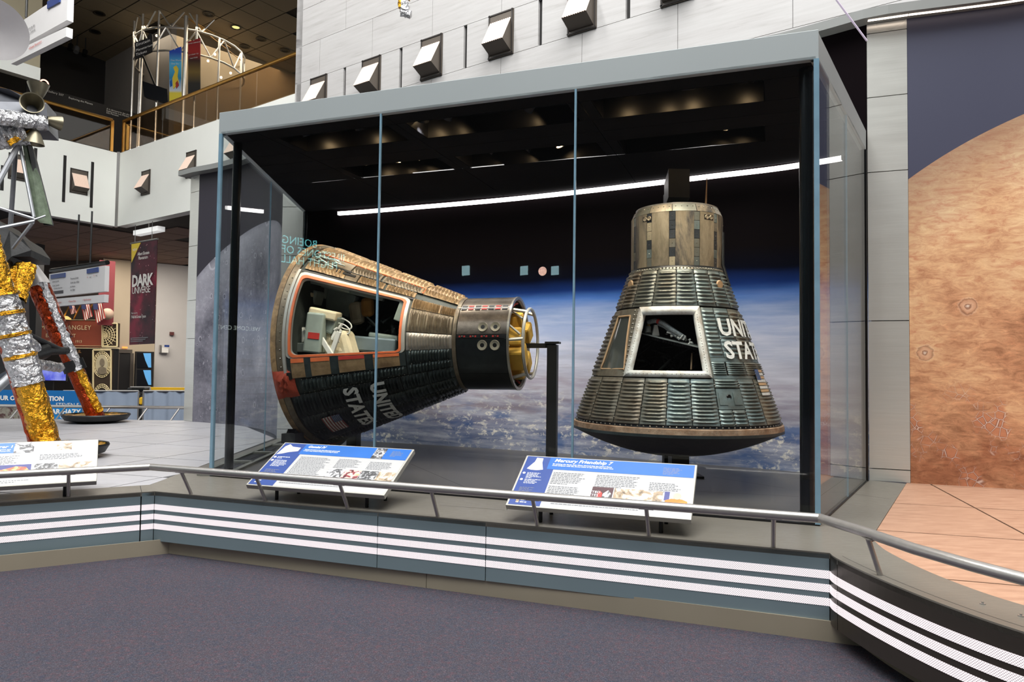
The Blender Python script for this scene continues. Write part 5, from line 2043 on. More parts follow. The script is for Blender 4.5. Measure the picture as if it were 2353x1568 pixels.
MB().tube([mp(1489, 766, 0.2), mp(1489, 752, 0.2)], 0.030, 12).build('canister', CAB, mer, True)
MB().tube([mp(1490, 751, 0.2), mp(1490, 746, 0.2)], 0.014, 10).build('canister_cap', YELF, mer, True)
q = mp(1508, 760, 0.2)
MB().extrude([q + Vector((-0.035, 0, -0.045)), q + Vector((0.03, 0, -0.045)), q + Vector((0.012, 0, 0.05)), q + Vector((-0.015, 0, 0.05))], (0, 0.05, 0)).build('tray_bracket', G_WHT, mer)
b = MB()
for k in range(26):
    x, y = 1535 + k * 2.2 + rnd.uniform(-4, 4), 768 + k * 0.8 + rnd.uniform(-7, 4)
    p = mp(x, y, rnd.uniform(0.12, 0.3))
    b.tube([p, p + Vector((rnd.uniform(-.04, .04), 0, rnd.uniform(-.02, .04)))], rnd.uniform(0.005, 0.012), 6)
b.build('tray_fittings', G_WHT, mer, True)
b = MB()
for k in range(40):
    x, y = rnd.uniform(1470, 1605), rnd.uniform(795, 850)
    p = mp(x, y, rnd.uniform(0.35, 0.9))
    b.tube([p, p + Vector((rnd.uniform(-.2, .2), rnd.uniform(-.1, .1), rnd.uniform(-.12, .12)))], rnd.uniform(0.006, 0.016), 6)
b.build('cabin_tubing', mat('cabin_tubing_grey', (60, 62, 58), 0.6, 0.2, 0.3, 8), mer, True)  # dark grey for the tubes deeper in the cabin
MB().tube([mp(1590, 812, 0.3), mp(1588, 850, 0.3)], 0.008, 6).build('cabin_rod', M_CLAY, mer, True)
# lettering on the right flank
s_u, t_u = M.hit(1652, 770)
s_s, t_s = M.hit(1668, 823)
M.text(b := MB(), 'UNITED', 0.205, s_u, t_u - 1.0, 'h', 0.0245, offset=0.006)
b.build('lettering', WLET, mer)
M.text(b := MB(), 'STATES', 0.205, s_s, t_s - 1.0, 'h', 0.0245, offset=0.006)
b.build('lettering', WLET, mer)
# faded flag at the lower right
for k in range(8):
    M.slab(b := MB(), 0.33 + k * 0.028, 0.352 + k * 0.028, 58, 70, 0.018, 0.0245, 1, 3)
    b.build('flag_stripe', M_CLAY if k % 2 else FWHT, mer)
M.slab(b := MB(), 0.46, 0.55, 58, 63, 0.018, 0.026, 1, 2); b.build('flag_canton', FBLU, mer)
# cylindrical neck: plates with ladders of small tiles between them
for k in range(12):
    c0 = -5 + 30 * k
    m = (M_TAN, M_TN2, M_TAN, M_TN2)[k % 4]
    M.slab(b := MB(), 1.462, 1.945, c0 + 3.9, c0 + 26.1, -0.01, 0.008, 3, 8)
    b.build('neck_plate', m, mer, True)
    for j in range(6):
        M.slab(b := MB(), 1.462 + j * 0.0806, 1.462 + j * 0.0806 + 0.077, c0 - 3.5, c0 + 3.5, -0.01, 0.005, 1, 2)
        b.build('neck_tile', rnd.choice((M_TDK, M_TDK, M_GRN, M_OLV, M_TLG)), mer, True)
        rivet(mr, M, 1.50 + j * 0.0806, c0, 0.004, 0.008)
MB().lathe(M.o, M.a, [(1.445, 0.43), (1.455, 0.424), (1.462, 0.418)], 72, ref=M.en).build('neck_joint', DARK, mer, True)
for k in range(12):
    M.slab(b := MB(), 1.948, 2.02, -5 + 30 * k + 0.3, 25 + 30 * k - 0.3, -0.008, 0.006, 2, 6)
    b.build('shoulder_plate', M_TAN if k % 2 else M_OLV, mer, True)
    for j in range(4):
        rivet(mr, M, 1.995, -5 + 30 * k + 4 + j * 7.3, 0.006, 0.010)
MB().lathe(M.o, M.a, [(2.018, 0.379), (2.032, 0.379), (2.032, 0.355), (2.02, 0.35)], 60, ref=M.en).build('top_ring', G_SIL, mer, True)
for th in (-38, 42):
    s = 1.90
    M.slab(b := MB(), s - 0.022, s + 0.022, th - 7, th + 7, 0.004, 0.010, 3, 6)
    b.build('nozzle_plate', DARK, mer, True)
    for d in (-3.2, 3.2):
        n_ = (M.P(s, th + d, 1) - M.P(s, th + d, 0)).normalized()
        MB().lathe(M.P(s, th + d, 0.010), n_, [(0.001, 0.0), (0.001, 0.012), (0.005, 0.018), (0.0, 0.022)], 12).build('nozzle', M_TN2, mer, True)
# antenna whip, black mast head, cable on the side
ant = M.Q(2.03, 60, 0.30)
zt = zat(1613, 410, ant)
MB().tube([ant, (ant.x + 0.01, ant.y, zt)], 0.008, 6, taper=[1.2, 0.5]).build('whip_antenna', M_CLAY, mer, True)
MB().tube([M.P(1.80, 76, 0.015), M.P(1.5, 73, 0.02), M.P(1.3, 70, 0.02)], 0.014, 8).build('side_cable', DARK, mer, True)
mr.build('rivets', RIV, mer, kind='stuff')
# mount: post behind and below, arm over the top
ms = empty('capsule_mount', (MC.x, MC.y + 0.4, 0.012), 'black steel mount holding the bell-shaped capsule from below and above', 'stand')
px_ = fl(1574, 1070)
MB().box((1.66, 7.0, 0.16), (0.17, 0.17, 0.30)).build('mount_post', OBLK, ms)
MB().box((1.66, 7.0, 0.02), (0.4, 0.4, 0.016)).build('foot_plate', OBLK, ms)
hd = Vector((1.50, 6.62, 0))
z0, z1 = zat(1540, 462, hd), zat(1540, 398, hd)
MB().box((1.57, 6.75, (z0 + z1) / 2), (0.20, 0.55, z1 - z0), (Vector((0.98, 0.05, 0)), Vector((0.14, 0.99, 0)), Vector((0, 0, 1)))).build('mount_head', OBLK, ms)
MB().box((1.58, 6.80, (MC.z + 2.03 + z0) / 2), (0.13, 0.30, z0 - MC.z - 2.0), ).build('mount_neck', OBLK, ms)
MB().box((1.62, 7.12, (z0 + z1) / 2 - 0.05), (0.12, 0.5, 0.12), (Vector((0.98, 0.05, 0)), Vector((0.14, 0.99, 0)), Vector((0, 0, 1)))).build('mount_arm', OBLK, ms)
MB().box((1.66, 7.42, (z1) / 2), (0.12, 0.12, z1), ).build('mount_mast', OBLK, ms)

# ================================================================ foil-wrapped lunar lander at the left edge
def foilmat(name, rgb, rough=0.18, scale=9):
    t = NT(name)
    v = t.coord('Object')
    vo = t.add('ShaderNodeTexVoronoi', feature='F1')
    vo.inputs['Scale'].default_value = scale
    t.link(t.coord('Object', (1, 1, 0.6), (0.3, 0.2, 0.5)), vo.inputs['Vector'])
    n = t.noise(v, scale * 2.5, 5, 0.6, 1.5)
    t.base(t.ramp(n, [(0.3, tuple(x * 0.7 for x in lin(rgb))), (0.6, lin(rgb))]))
    t.set(rough, 1.0)
    t.bump(t.math('ADD', vo.outputs['Distance'], t.math('MULTIPLY', n, 0.6)), 0.9, 0.035)
    return t.m


GOLD = foilmat('gold_foil', (214, 160, 50))
SILV = foilmat('silver_foil', (206, 206, 208))
COPP = foilmat('copper_foil', (166, 66, 36), 0.2, 5)
BLKB = mat('black_blanket', (22, 22, 23), 0.5, 0.1, 0.2, 5, bump=0.8, bscale=7)
GREYP = mat('lander_grey_panel', (96, 98, 104), 0.4, 0.4, 0.1, 6)
TUBE = mat('lander_tube_grey', (140, 142, 146), 0.35, 0.6, 0.08, 9)
GRNP = mat('deflector_green', (84, 96, 78), 0.6, 0.2, 0.25, 12, bump=0.5, bscale=22)
NOZ = mat('thruster_nozzle_metal', (118, 112, 94), 0.35, 0.7, 0.12, 9)

lm = empty('lunar_lander', (-8.0, 10.0, 0.0), 'lunar lander wrapped in gold silver and copper foil standing on splayed legs', 'spacecraft')
rn = random.Random(11)


def crumple(pts, r, m, name, parent=lm, n=18, k=26, amp=0.09, taper=None):
    """foil sleeve: a tube with crumpled facets"""
    A, B = Vector(pts[0]), Vector(pts[-1])
    b = MB()
    P = [A.lerp(B, i / k) for i in range(k + 1)]
    t_ = (B - A).normalized()
    u = t_.cross(Vector((0, 1, 0.1))).normalized()
    w_ = t_.cross(u)
    for i, p in enumerate(P):
        rr = r * (1 if taper is None else 1 + (taper - 1) * i / k)
        for j in range(n):
            a = 2 * pi * (j + rn.uniform(-.3, .3)) / n
            q = rr * (1 + rn.uniform(-amp, amp))
            b.v.append(p + (u * cos(a) + w_ * sin(a)) * q + t_ * rn.uniform(-.3, .3) * (B - A).length / k)
    for i in range(k):
        for j in range(n):
            a, c = i * n + j, i * n + (j + 1) % n
            d, e = c + n, a + n
            if rn.random() < 0.5:
                b.f += [(a, c, d), (a, d, e)]
            else:
                b.f += [(a, c, e), (c, d, e)]
    b.f += [tuple(range(n))[::-1], tuple(k * n + j for j in range(n))]
    return b.build(name, m, parent)


def footpad(c, r):
    o = MB().lathe(c, (0, 0, 1), [(0.0, 0.0), (0.004, r * 0.55), (0.05, r * 0.9), (0.13, r), (0.15, r * 0.98), (0.14, r * 0.95)], 36).build('footpad', BLKB, lm, True)
    b = MB()
    k, n = 7, 28
    for i in range(k + 1):
        for j in range(n):
            a = 2 * pi * j / n
            rr = r * 0.97 * i / k
            b.v.append(Vector(c) + Vector((rr * cos(a), rr * sin(a), 0.135 - 0.03 * (1 - i / k) + rn.uniform(-.014, .014))))
    for i in range(k):
        for j in range(n):
            b.f.append((i * n + j, (i + 1) * n + j, (i + 1) * n + (j + 1) % n, i * n + (j + 1) % n))
    b.build('pad_foil', GOLD, o)


pA, pB = fl(221, 971), fl(146, 1052)
footpad(pA, 0.53)
footpad(pB, 0.44)
dA, dB = pA.y, pB.y
# far leg
A0, A1 = atd(222, 962, dA - 0.1), atd(88, 655, dA - 0.5)
crumple([A0, A0.lerp(A1, 0.60)], 0.135, COPP, 'leg_sleeve', amp=0.03, k=14)
crumple([A0.lerp(A1, 0.60), A1], 0.165, COPP, 'leg_sleeve', amp=0.03, k=14)
off = Vector((0.085, -0.06, 0.02))
crumple([A0.lerp(A1, 0.36) + off, A1 + off], 0.085, SILV, 'leg_strip', n=10, k=30, amp=0.16)
crumple([A0 + off * 0.8 + Vector((0, 0, 0.1)), A0.lerp(A1, 0.36) + off * 0.9], 0.075, GOLD, 'leg_strip', n=10, k=20, amp=0.18)
MB().lathe(A1, (A1 - A0), [(-0.02, 0.175), (0.05, 0.17), (0.42, 0.085), (0.42, 0.0)], 20).build('leg_cap', mat('pale_grey_cap', (196, 192, 190), 0.4, 0.2, 0.05, 6), lm, True)
MB().lathe(A0.lerp(A1, 0.40), (A1 - A0), [(-0.09, 0.15), (-0.09, 0.175), (0.09, 0.175), (0.09, 0.15)], 20).build('leg_collar', DARK, lm, True)
# near leg
B0, B1 = atd(112, 1040, dB - 0.05), atd(-70, 420, dB - 0.5)
seg = [(0.0, 0.26, GOLD, 0.135), (0.262, 0.36, SILV, 0.15), (0.37, 0.44, SILV, 0.15), (0.45, 0.52, SILV, 0.145), (0.53, 0.59, SILV, 0.14), (0.60, 1.0, GOLD, 0.125)]
for a, c, m, r in seg:
    crumple([B0.lerp(B1, a), B0.lerp(B1, c)], r, m, 'leg_sleeve', n=20, k=int(60 * (c - a)) + 4, amp=0.07)
for f in (0.36, 0.44, 0.52, 0.59):
    crumple([B0.lerp(B1, f), B0.lerp(B1, f + 0.012)], 0.158, GOLD, 'foil_band', n=20, k=3, amp=0.03)
offb = Vector((-0.16, 0.02, -0.02))
crumple([B0 + offb * 0.3, B0.lerp(B1, 0.55) + offb * 0.35], 0.12, COPP, 'leg_underside', n=14, k=16, amp=0.05)
# struts between legs
def px3(*q):
    return [atd(x, y, d) for x, y, d in q]


for q, r, m in ((((-20, 740, 9.6), (60, 768, 10.2), (142, 806, 11.6)), 0.045, BLKB), (((-10, 840, 9.4), (60, 818, 10.4), (100, 806, 10.9)), 0.13, BLKB), (((100, 808, 10.9), (152, 806, 11.8)), 0.065, BLKB), (((40, 850, 9.4), (-20, 905, 9.0)), 0.06, TUBE)):
    MB().tube(px3(*q), r, 10).build('strut', m, lm, True)
crumple(px3((70, 835, 10.0), (137, 845, 10.9)), 0.075, SILV, 'strut_sleeve', k=12)
crumple(px3((36, 770, 9.7), (80, 800, 10.1)), 0.09, SILV, 'strut_sleeve', k=10)
crumple(px3((64, 612, 10.6), (40, 690, 10.3)), 0.115, GOLD, 'strut_sleeve', k=14, amp=0.12)
crumple(px3((52, 612, 10.7), (10, 660, 10.4)), 0.10, GOLD, 'strut_sleeve', k=12, amp=0.12)
# black blanketed body
b = MB()
q = px3((-40, 690, 10.4), (10, 695, 10.3), (16, 600, 10.4), (26, 590, 10.5), (70, 590, 10.6), (72, 575, 10.6), (52, 548, 10.7), (22, 530, 10.8), (-6, 505, 10.8), (-40, 500, 10.8))
b.extrude(q, (-0.3, 0.9, 0))
b.build('descent_stage_skin', BLKB, lm)
b = MB()
q = px3((8, 668, 10.0), (54, 692, 10.2), (57, 790, 10.2), (30, 800, 10.1), (10, 780, 10.0), (6, 700, 10.0))
b.extrude(q, (-0.4, 0.7, 0))
b.build('equipment_box', BLKB, lm)
# thruster cluster on its outrigger
b = MB()
q = px3((-60, 232, 9.0), (106, 236, 9.6), (112, 300, 9.6), (60, 296, 9.3), (-60, 270, 9.0))
b.extrude(q, (-0.15, 0.45, 0))
b.build('thruster_housing', GREYP, lm)
crumple(px3((-50, 262, 8.85), (104, 284, 9.45)), 0.10, SILV, 'housing_foil', n=14, k=30, amp=0.10)
b = MB()
q = px3((-60, 190, 9.2), (20, 205, 9.3), (80, 232, 9.55), (90, 244, 9.6), (-60, 244, 9.0))
b.extrude(q, (-0.1, 0.5, 0))
b.build('outrigger_panel', GREYP, lm)
crumple(px3((-40, 320, 9.2), (62, 305, 9.4)), 0.16, SILV, 'underside_foil', n=14, k=16, amp=0.12)
crumple(px3((20, 330, 9.2), (72, 300, 9.4)), 0.035, GOLD, 'gold_edge', n=8, k=14, amp=0.3)


def nozzle(c, ax, L, r0, r1):
    prof = []
    for i in range(9):
        u = i / 8
        rr = r0 + (r1 - r0) * u ** 0.8
        prof += [(L * u, rr), (L * (u + 0.05), rr * 1.03)]
    prof += [(L * 1.03, r1 * 0.93), (0.0, r0 * 0.6)]
    MB().lathe(c, ax, prof, 24).build('thruster_nozzle', NOZ, lm, True)


nozzle(atd(87, 226, 9.5), Vector((0, 0, 1)), 0.19, 0.05, 0.13)
nozzle(atd(80, 300, 9.4), Vector((-0.05, 0, -1)), 0.18, 0.05, 0.125)
nozzle(atd(74, 254, 9.5), Vector((0.55, -0.82, 0.1)), 0.26, 0.06, 0.14)
nozzle(atd(108, 276, 9.6), Vector((0.6, 0.8, 0)), 0.16, 0.05, 0.10)
# plume deflector on a tube frame
b = MB()
q = px3((50, 325, 9.5), (63, 325, 9.6), (112, 515, 9.5), (92, 512, 9.4), (80, 500, 9.4))
b.extrude(q, (0.02, 0.05, 0))
b.build('plume_deflector', GRNP, lm)
q = px3((62, 328, 9.55), (70, 345, 9.65), (114, 517, 9.55), (100, 517, 9.5))
MB().extrude(q, (0.02, 0.06, 0)).build('deflector_edge', BLKB, lm)
for q, r in ((((44, 325, 9.45), (78, 500, 9.3)), 0.022), (((44, 330, 9.4), (-10, 430, 9.0)), 0.035), (((37, 330, 9.5), (24, 520, 9.7)), 0.03), (((78, 503, 9.3), (-20, 472, 9.0)), 0.02), (((78, 508, 9.3), (-20, 528, 8.9)), 0.022), (((75, 512, 9.35), (30, 570, 10.2)), 0.022), (((78, 505, 9.3), (104, 496, 9.4)), 0.014)):
    MB().tube(px3(*q), r, 8).build('frame_tube', TUBE, lm, True)
# dish antenna at the top
c = atd(-8, 62, 9.2)
MB().lathe(c, Vector((0.25, -0.75, -0.62)), [(0.0, 0.0), (0.03, 0.2), (0.09, 0.36), (0.10, 0.40), (0.085, 0.385), (0.02, 0.2), (-0.01, 0.0)], 40).build('dish_antenna', mat('dish_white', (226, 222, 222), 0.5, 0, 0.04, 4), lm, True)
MB().tube(px3((-8, 62, 9.3), (-30, 200, 9.3)), 0.03, 8).build('antenna_mast', TUBE, lm, True)

# ================================================================ building behind: balcony, upper floor, stone wall
AY, AX = -35.58, 54.42
eY, eX = dirv(AY), dirv(AX)
W0 = atd(271, 436, 23.0)
W0.z = 0
zb, zt = zat(270, 521, W0), zat(272, 352, W0)
zrail = zat(278, 282, W0)
WHITE = mat('balcony_white_paint', (246, 248, 242), 0.6, 0, 0.015, 1)
STONE = NT('pale_travertine')
v = STONE.coord('Object', (0.35, 0.35, 5), (0.03, 0.02, 0))
n = STONE.noise(v, 3.0, 6, 0.62, 0.35)
STONE.base(STONE.ramp(n, [(0.26, lin((160, 157, 155))), (0.42, lin((174, 172, 171))), (0.7, lin((182, 181, 180)))]))
STONE.set(0.55)
STONE = STONE.m
BROWN = mat('lamp_plate_brown', (92, 84, 76), 0.5, 0.3, 0.05, 4)
BRASS = mat('brass_tube', (196, 148, 76), 0.28, 0.9, 0.06, 6)
BLKW = mat('gallery_black', (20, 17, 17), 0.6, 0, 0.1, 2)
GREYW = mat('gallery_grey', (120, 114, 108), 0.6, 0, 0.05, 1)
TANW = mat('gallery_tan', (176, 164, 146), 0.7, 0, 0.05, 1)
CTILE = NT('ceiling_tile')
v = CTILE.coord('Object')
CTILE.base(CTILE.mix(CTILE.noise(v, 60, 3), lin((138, 124, 100)), lin((176, 160, 132))))
CTILE.set(0.9)
CTILE = CTILE.m
CTILE2 = mat('lower_ceiling_tile', (142, 118, 104), 0.85, 0, 0.06, 20)
GRIDM = mat('ceiling_grid_dark', (30, 26, 22), 0.8, 0, 0.1, 3)


def vwall(name, p, q, z0, z1, th, m, back, label, kind='structure', parent=None):
    p, q = Vector((p[0], p[1], 0)), Vector((q[0], q[1], 0))
    k = back.normalized() * th
    return MB().prism([(p.x, p.y), (q.x, q.y), ((q + k).x, (q + k).y), ((p + k).x, (p + k).y)], z0, z1).build(name, m, parent, kind=kind, label=label)


vwall('wall_balcony_left', W0 - eX * 22, W0 - eX * 0.02, zb, zt, 0.3, WHITE, -eY, 'white balcony front at far left above the lower gallery')
vwall('wall_balcony_right', W0 + eY * 0.02, W0 + eY * 14, zb, zt, 0.3, WHITE, eX, 'white balcony front running behind the display case')
MB().box(W0 + Vector((0.0, -0.03, (zb + zt) / 2)), (0.09, 0.05, zt - zb + 0.06)).build('trim_5', STEEL, kind='structure', label='polished steel strip in the balcony corner')

# square wall lamps
LENS = NT('fluted_lamp_lens')
LENS.base(lin((176, 160, 148)))
LENS.set(0.3, emit=lin((255, 222, 200)), estr=0.45)
LENS = LENS.m


def lens_mesh(b, w_, h0, h1, d0, d1):
    """fluted sloping lens: top edge at the wall, bottom edge standing out"""
    n = 11
    for i in range(n):
        x0, x1 = -w_ / 2 + w_ * i / n, -w_ / 2 + w_ * (i + 1) / n
        xm = (x0 + x1) / 2
        for (a, c, ea, ec) in ((x0, xm, 0, 0.025), (xm, x1, 0.025, 0)):
            b.quad((a, h0, d0 + ea), (c, h0, d0 + ec), (c, h1, d1 + ec), (a, h1, d1 + ea))


def make_lamp(w_, h_):
    root = bpy.data.objects.new('wall_lamp', None)
    C.objects.link(root)
    MB().box((0, 0, 0.012), (w_, h_, 0.024)).build('back_plate', BROWN, root, local=True)
    b = MB()
    for s in (-1, 1):
        b.box((s * (w_ / 2 - 0.02), 0, 0.02), (0.02, h_, 0.03))
        b.box((0, s * (h_ / 2 - 0.02), 0.02), (w_, 0.02, 0.03))
    b.build('frame', mat('lamp_frame_dark', (44, 40, 38), 0.5, 0.2, 0.05, 4), root, local=True)
    lw = w_ * 0.84
    yt, yb, d = h_ * 0.30, -h_ * 0.27, h_ * 0.34
    b = MB()
    lens_mesh(b, lw, yt, yb, 0.03, d)
    b.build('lens', LENS, root, local=True)
    b = MB()
    b.quad((-lw / 2, yb, d), (lw / 2, yb, d), (lw / 2, yb - 0.16 * h_, 0.02), (-lw / 2, yb - 0.16 * h_, 0.02))
    for s in (-1, 1):
        b.quad((s * lw / 2, yt, 0.03), (s * lw / 2, yb, d), (s * lw / 2, yb - 0.16 * h_, 0.02), (s * lw / 2, yt, 0.02))
    b.build('housing', BROWN, root, local=True)
    return root


def frame_at(p, ex):
    ez = Vector((ex.y, -ex.x, 0))          # out of the wall toward the hall
    return Matrix(((ex.x, 0, ez.x, p.x), (ex.y, 0, ez.y, p.y), (0, 1, 0, p.z), (0, 0, 0, 1)))


zlamp = onv(336, 420, W0, AY).z
P3 = fl(991, 133, zlamp)
SP = Vector((P3.x, P3.y, 0))
wA, wB = onv(967, 94, SP, AY), onv(1015.6, 78.2, SP, AY)
wC = onv(1014.5, 174.6, SP, AY)
LW, LH = (wB - wA).length, wB.z - wC.z
lampT = make_lamp(LW, LH)
sl = [onv(x, 200, SP, AY) for x in (733, 850, 991, 1150, 1335)]
lamp_u = [(p - SP).dot(eY) for p in sl]
step = (lamp_u[3] - lamp_u[0]) / 3
lamp_u = [lamp_u[2] + step * k for k in range(-2, 5)]
names = ['leftmost lamp on the stone wall, half hidden by the case roof', 'second square lamp from the left end of the stone wall', 'third square lamp from the left end of the stone wall', 'fourth square lamp from the left end of the stone wall', 'square lamp on stone cut off by the top edge of the photo', 'square lamp of which only the bottom edge shows at top', 'square lamp hidden at the far right of the stone wall']
first = True
for k, u in enumerate(lamp_u[:6]):
    p = SP + eY * u + Vector((0, 0, zlamp))
    o = lampT if first else copy_tree(lampT)
    first = False
    o.matrix_world = frame_at(p, eY)
    tag(o, 'fluted glowing ' + names[k], 'wall lamp', 'square fluted wall lamps')
for px, py, ex, pl_, lb_ in ((181, 418, eX, AX, 'fluted glowing square lamp on the white balcony left of its corner'), (42, 385, eX, AX, 'fluted glowing square lamp on the balcony behind the lander'), (336, 420, eY, AY, 'fluted square lamp on the white balcony right of its corner'), (440, 378, eY, AY, 'fluted square lamp just above the Moon mural cap'), (545, 338, eY, AY, 'fluted square lamp seen through the case corner glass')):
    p = onv(px, py, W0, pl_)
    ez = Vector((ex.y, -ex.x, 0))
    o = copy_tree(lampT)
    o.matrix_world = frame_at(p, ex)
    tag(o, lb_, 'wall lamp', 'square fluted wall lamps')
# dark slots beside the lamps on the balcony
for px, y0, y1, pl_, ex in ((147.5, 357, 465, AX, eX), (211, 372, 478, AX, eX), (80, 340, 445, AX, eX), (5, 380, 438, AX, eX)):
    a, c = onv(px, y0, W0, pl_), onv(px, y1, W0, pl_)
    ez = Vector((ex.y, -ex.x, 0))
    MB().box((a + c) / 2, (0.085, 0.02, a.z - c.z), (ex, ez, Vector((0, 0, 1)))).build('trim_6', BLKW, kind='structure', label='narrow dark slot in the white balcony front')

# stone wall in slabs
sw = empty('wall_stone', (SP.x, SP.y, 3.0), kind='structure', label='pale travertine wall of large slabs rising behind the display case')
zT, zBm = zlamp + LH / 2, zlamp - LH / 2
zU = onv(681.5, 111.7, SP, AY).z
rowh = max(0.6, zU - zT)
uL = (onv(680.5, 110, SP, AY) - SP).dot(eY)
uR = 13.0


def slab(u0, u1, z0, z1):
    g_ = 0.0035
    a, c = SP + eY * (u0 + g_), SP + eY * (u1 - g_)
    k = eX * 0.06
    MB().prism([(a.x, a.y), (c.x, c.y), (c.x + k.x, c.y + k.y), (a.x + k.x, a.y + k.y)], z0 + g_, z1 - g_).build('stone_slab', STONE, sw)


def row(z0, z1, cuts):
    cs = [uL] + [u for u in cuts if uL + 0.1 < u < uR - 0.1] + [uR]
    for a, c in zip(cs[:-1], cs[1:]):
        slab(a, c, z0, z1)


base_u = lamp_u[0]
full_cuts = [base_u + step * k for k in range(-2, 14)]
row(zT, zT + rowh, full_cuts[::1])
row(zT + rowh, zT + 2 * rowh, [u + step * 0.5 for u in full_cuts])
row(zT + 2 * rowh, zT + 3 * rowh, full_cuts)
row(zBm - rowh, zBm, [u + step * 0.0 for u in full_cuts])
row(zBm - 2 * rowh, zBm - rowh, [u + step * 0.5 for u in full_cuts])
row(zBm - 3 * rowh, zBm - 2 * rowh, full_cuts)
for k in range(-2, 13):
    u = base_u + step * k
    s0, s1 = u - step / 2 + 0.035, u + step / 2 - 0.035
    if uL < u + step / 2 < uR:
        q_ = SP + eY * (u + step / 2) + eX * 0.07
        MB().box(Vector((q_.x, q_.y, zlamp)), (0.064, 0.05, LH), (eY, eX, Vector((0, 0, 1)))).build('shadow_slot', BLKW, sw)
    for a, c in ((s0, u - LW / 2), (u + LW / 2, s1)):
        a, c = max(a, uL), min(c, uR)
        if c - a > 0.05:
            slab(a, c, zBm, zT)
kk = eX * 0.1
MB().prism([((SP + eY * uL + kk).x, (SP + eY * uL + kk).y), ((SP + eY * uR + kk).x, (SP + eY * uR + kk).y), ((SP + eY * uR + kk * 4).x, (SP + eY * uR + kk * 4).y), ((SP + eY * uL + kk * 4).x, (SP + eY * uL + kk * 4).y)], zBm - 3 * rowh, zT + 3 * rowh).build('wall_core', mat('stone_joint_grey', (104, 98, 92), 0.8, 0, 0.05, 2), sw)
a = SP + eY * uL
MB().prism([(a.x, a.y), ((a + eX * 6).x, (a + eX * 6).y), ((a + eX * 6 + eY * 0.2).x, (a + eX * 6 + eY * 0.2).y), ((a + eY * 0.2).x, (a + eY * 0.2).y)], zBm - 3 * rowh, zT + 3 * rowh).build('wall_return', STONE, sw)

# upper floor: slab, railing, ceiling, gallery walls
ZCE = 14.5
Wi = W0 + eX * 0.31 - eY * 0.31
inner = [Wi, Wi + eY * 16, W0 + eY * 16 + eX * 26, W0 + eX * 26 - eY * 26, Wi - eX * 20 - eY * 20, Wi - eX * 20]
MB().prism([(p.x, p.y) for p in inner], zt - 0.32, zt - 0.02).build('floor_upper', mat('upper_carpet', (58, 54, 52), 0.9, 0, 0.1, 9), kind='structure', label='dark carpeted upper gallery floor')
rg = empty('balcony_railing', (W0.x, W0.y, zt), 'brass capped glass balcony railing along the upper gallery', 'railing')
BRGL = pane_mat('bronze_railing_glass', (0.66, 0.57, 0.47), 0.05, 0.02)
up = Vector((0, 0, 1))
MB().tube([W0 - eX * 20 + up * zrail, W0 - eX * 0.25 + up * zrail], 0.055, 10).build('top_rail', BRASS, rg, True)
MB().tube([W0 + eY * 0.25 + up * zrail, W0 + eY * 11 + up * zrail], 0.055, 10).build('top_rail', BRASS, rg, True)
for p, ex in ((W0 - eX * 0.25, eX), (W0 + eY * 0.25, eY)):
    MB().box(p + up * ((zrail + zt) / 2), (0.09, 0.06, zrail - zt), (ex, Vector((-ex.y, ex.x, 0)), up)).build('end_post', BRASS, rg)
for k in range(8):
    a, c = W0 - eX * (0.32 + 2.4 * k), W0 - eX * (0.32 + 2.4 * (k + 1) - 0.03)
    MB().box((a + c) / 2 + up * ((zrail + zt) / 2), ((a - c).length, 0.015, zrail - zt - 0.04), (eX, -eY, up)).build('glass_pane', BRGL, rg)
    a, c = W0 + eY * (0.32 + 2.4 * k), W0 + eY * (0.32 + 2.4 * (k + 1) - 0.03)
    if k < 5:
        MB().box((a + c) / 2 + up * ((zrail + zt) / 2), ((a - c).length, 0.015, zrail - zt - 0.04), (eY, eX, up)).build('glass_pane', BRGL, rg)

D0, D1, D2 = fl(126, 99, ZCE), fl(243, 141, ZCE), fl(395, 53, ZCE)
dd_ = (D1 - D0).normalized()
vwall('wall_gallery_black', D0 - dd_ * 12, D1, zt - 0.02, ZCE, 0.2, BLKW, Vector((-dd_.y, dd_.x, 0)), 'black gallery wall on the upper floor')
dg_ = (D2 - D1).normalized()
vwall('wall_gallery_grey', D1 + dg_ * 0.01, D2, zt - 0.02, ZCE, 0.2, GREYW, Vector((-dg_.y, dg_.x, 0)), 'grey gallery wall on the upper floor behind the ticket booth')
D3 = D2 + eX * 10
vwall('wall_gallery_tan', D2 + eX * 0.02, D3, zt - 0.02, ZCE, 0.2, mat('gallery_bronze', (140, 124, 98), 0.35, 0.2, 0.05, 1), eY * -1, 'tan gallery wall on the upper floor at right')
# low black text wall
T0 = atd(60, 192, 25.5)
T1 = fl(322, 266, T0.z)
td = (T1 - T0).normalized()
ta = degrees(atan2(td.y, td.x))
tw = empty('gallery_sign_wall', (T0.x, T0.y, zt), 'low black gallery wall with white lettering on the upper floor', 'sign')
MB().box((T0 + T1) / 2 + up * ((zt - T0.z) / 2) * 1.0, ((T1 - T0).length, 0.1, T0.z - zt + 0.04), (td, Vector((-td.y, td.x, 0)), up)).build('sign_panel', BLKW, tw)
tn = Vector((td.y, -td.x, 0))


def wtext(s, px, py, hpx, m, P, ang, parent, off=0.07, **kw):
    """lettering on a vertical plane; hpx = letter height in photo pixels"""
    o = onv(px, py, P, ang)
    e = dirv(ang)
    nn_ = Vector((e.y, -e.x, 0))
    o2 = onv(px, py - hpx, P, ang)
    size = (o2.z - o.z) / 0.7
    return put_text(s, size, lambda x, y: o + e * x + up * y + nn_ * off, m, parent, **kw)


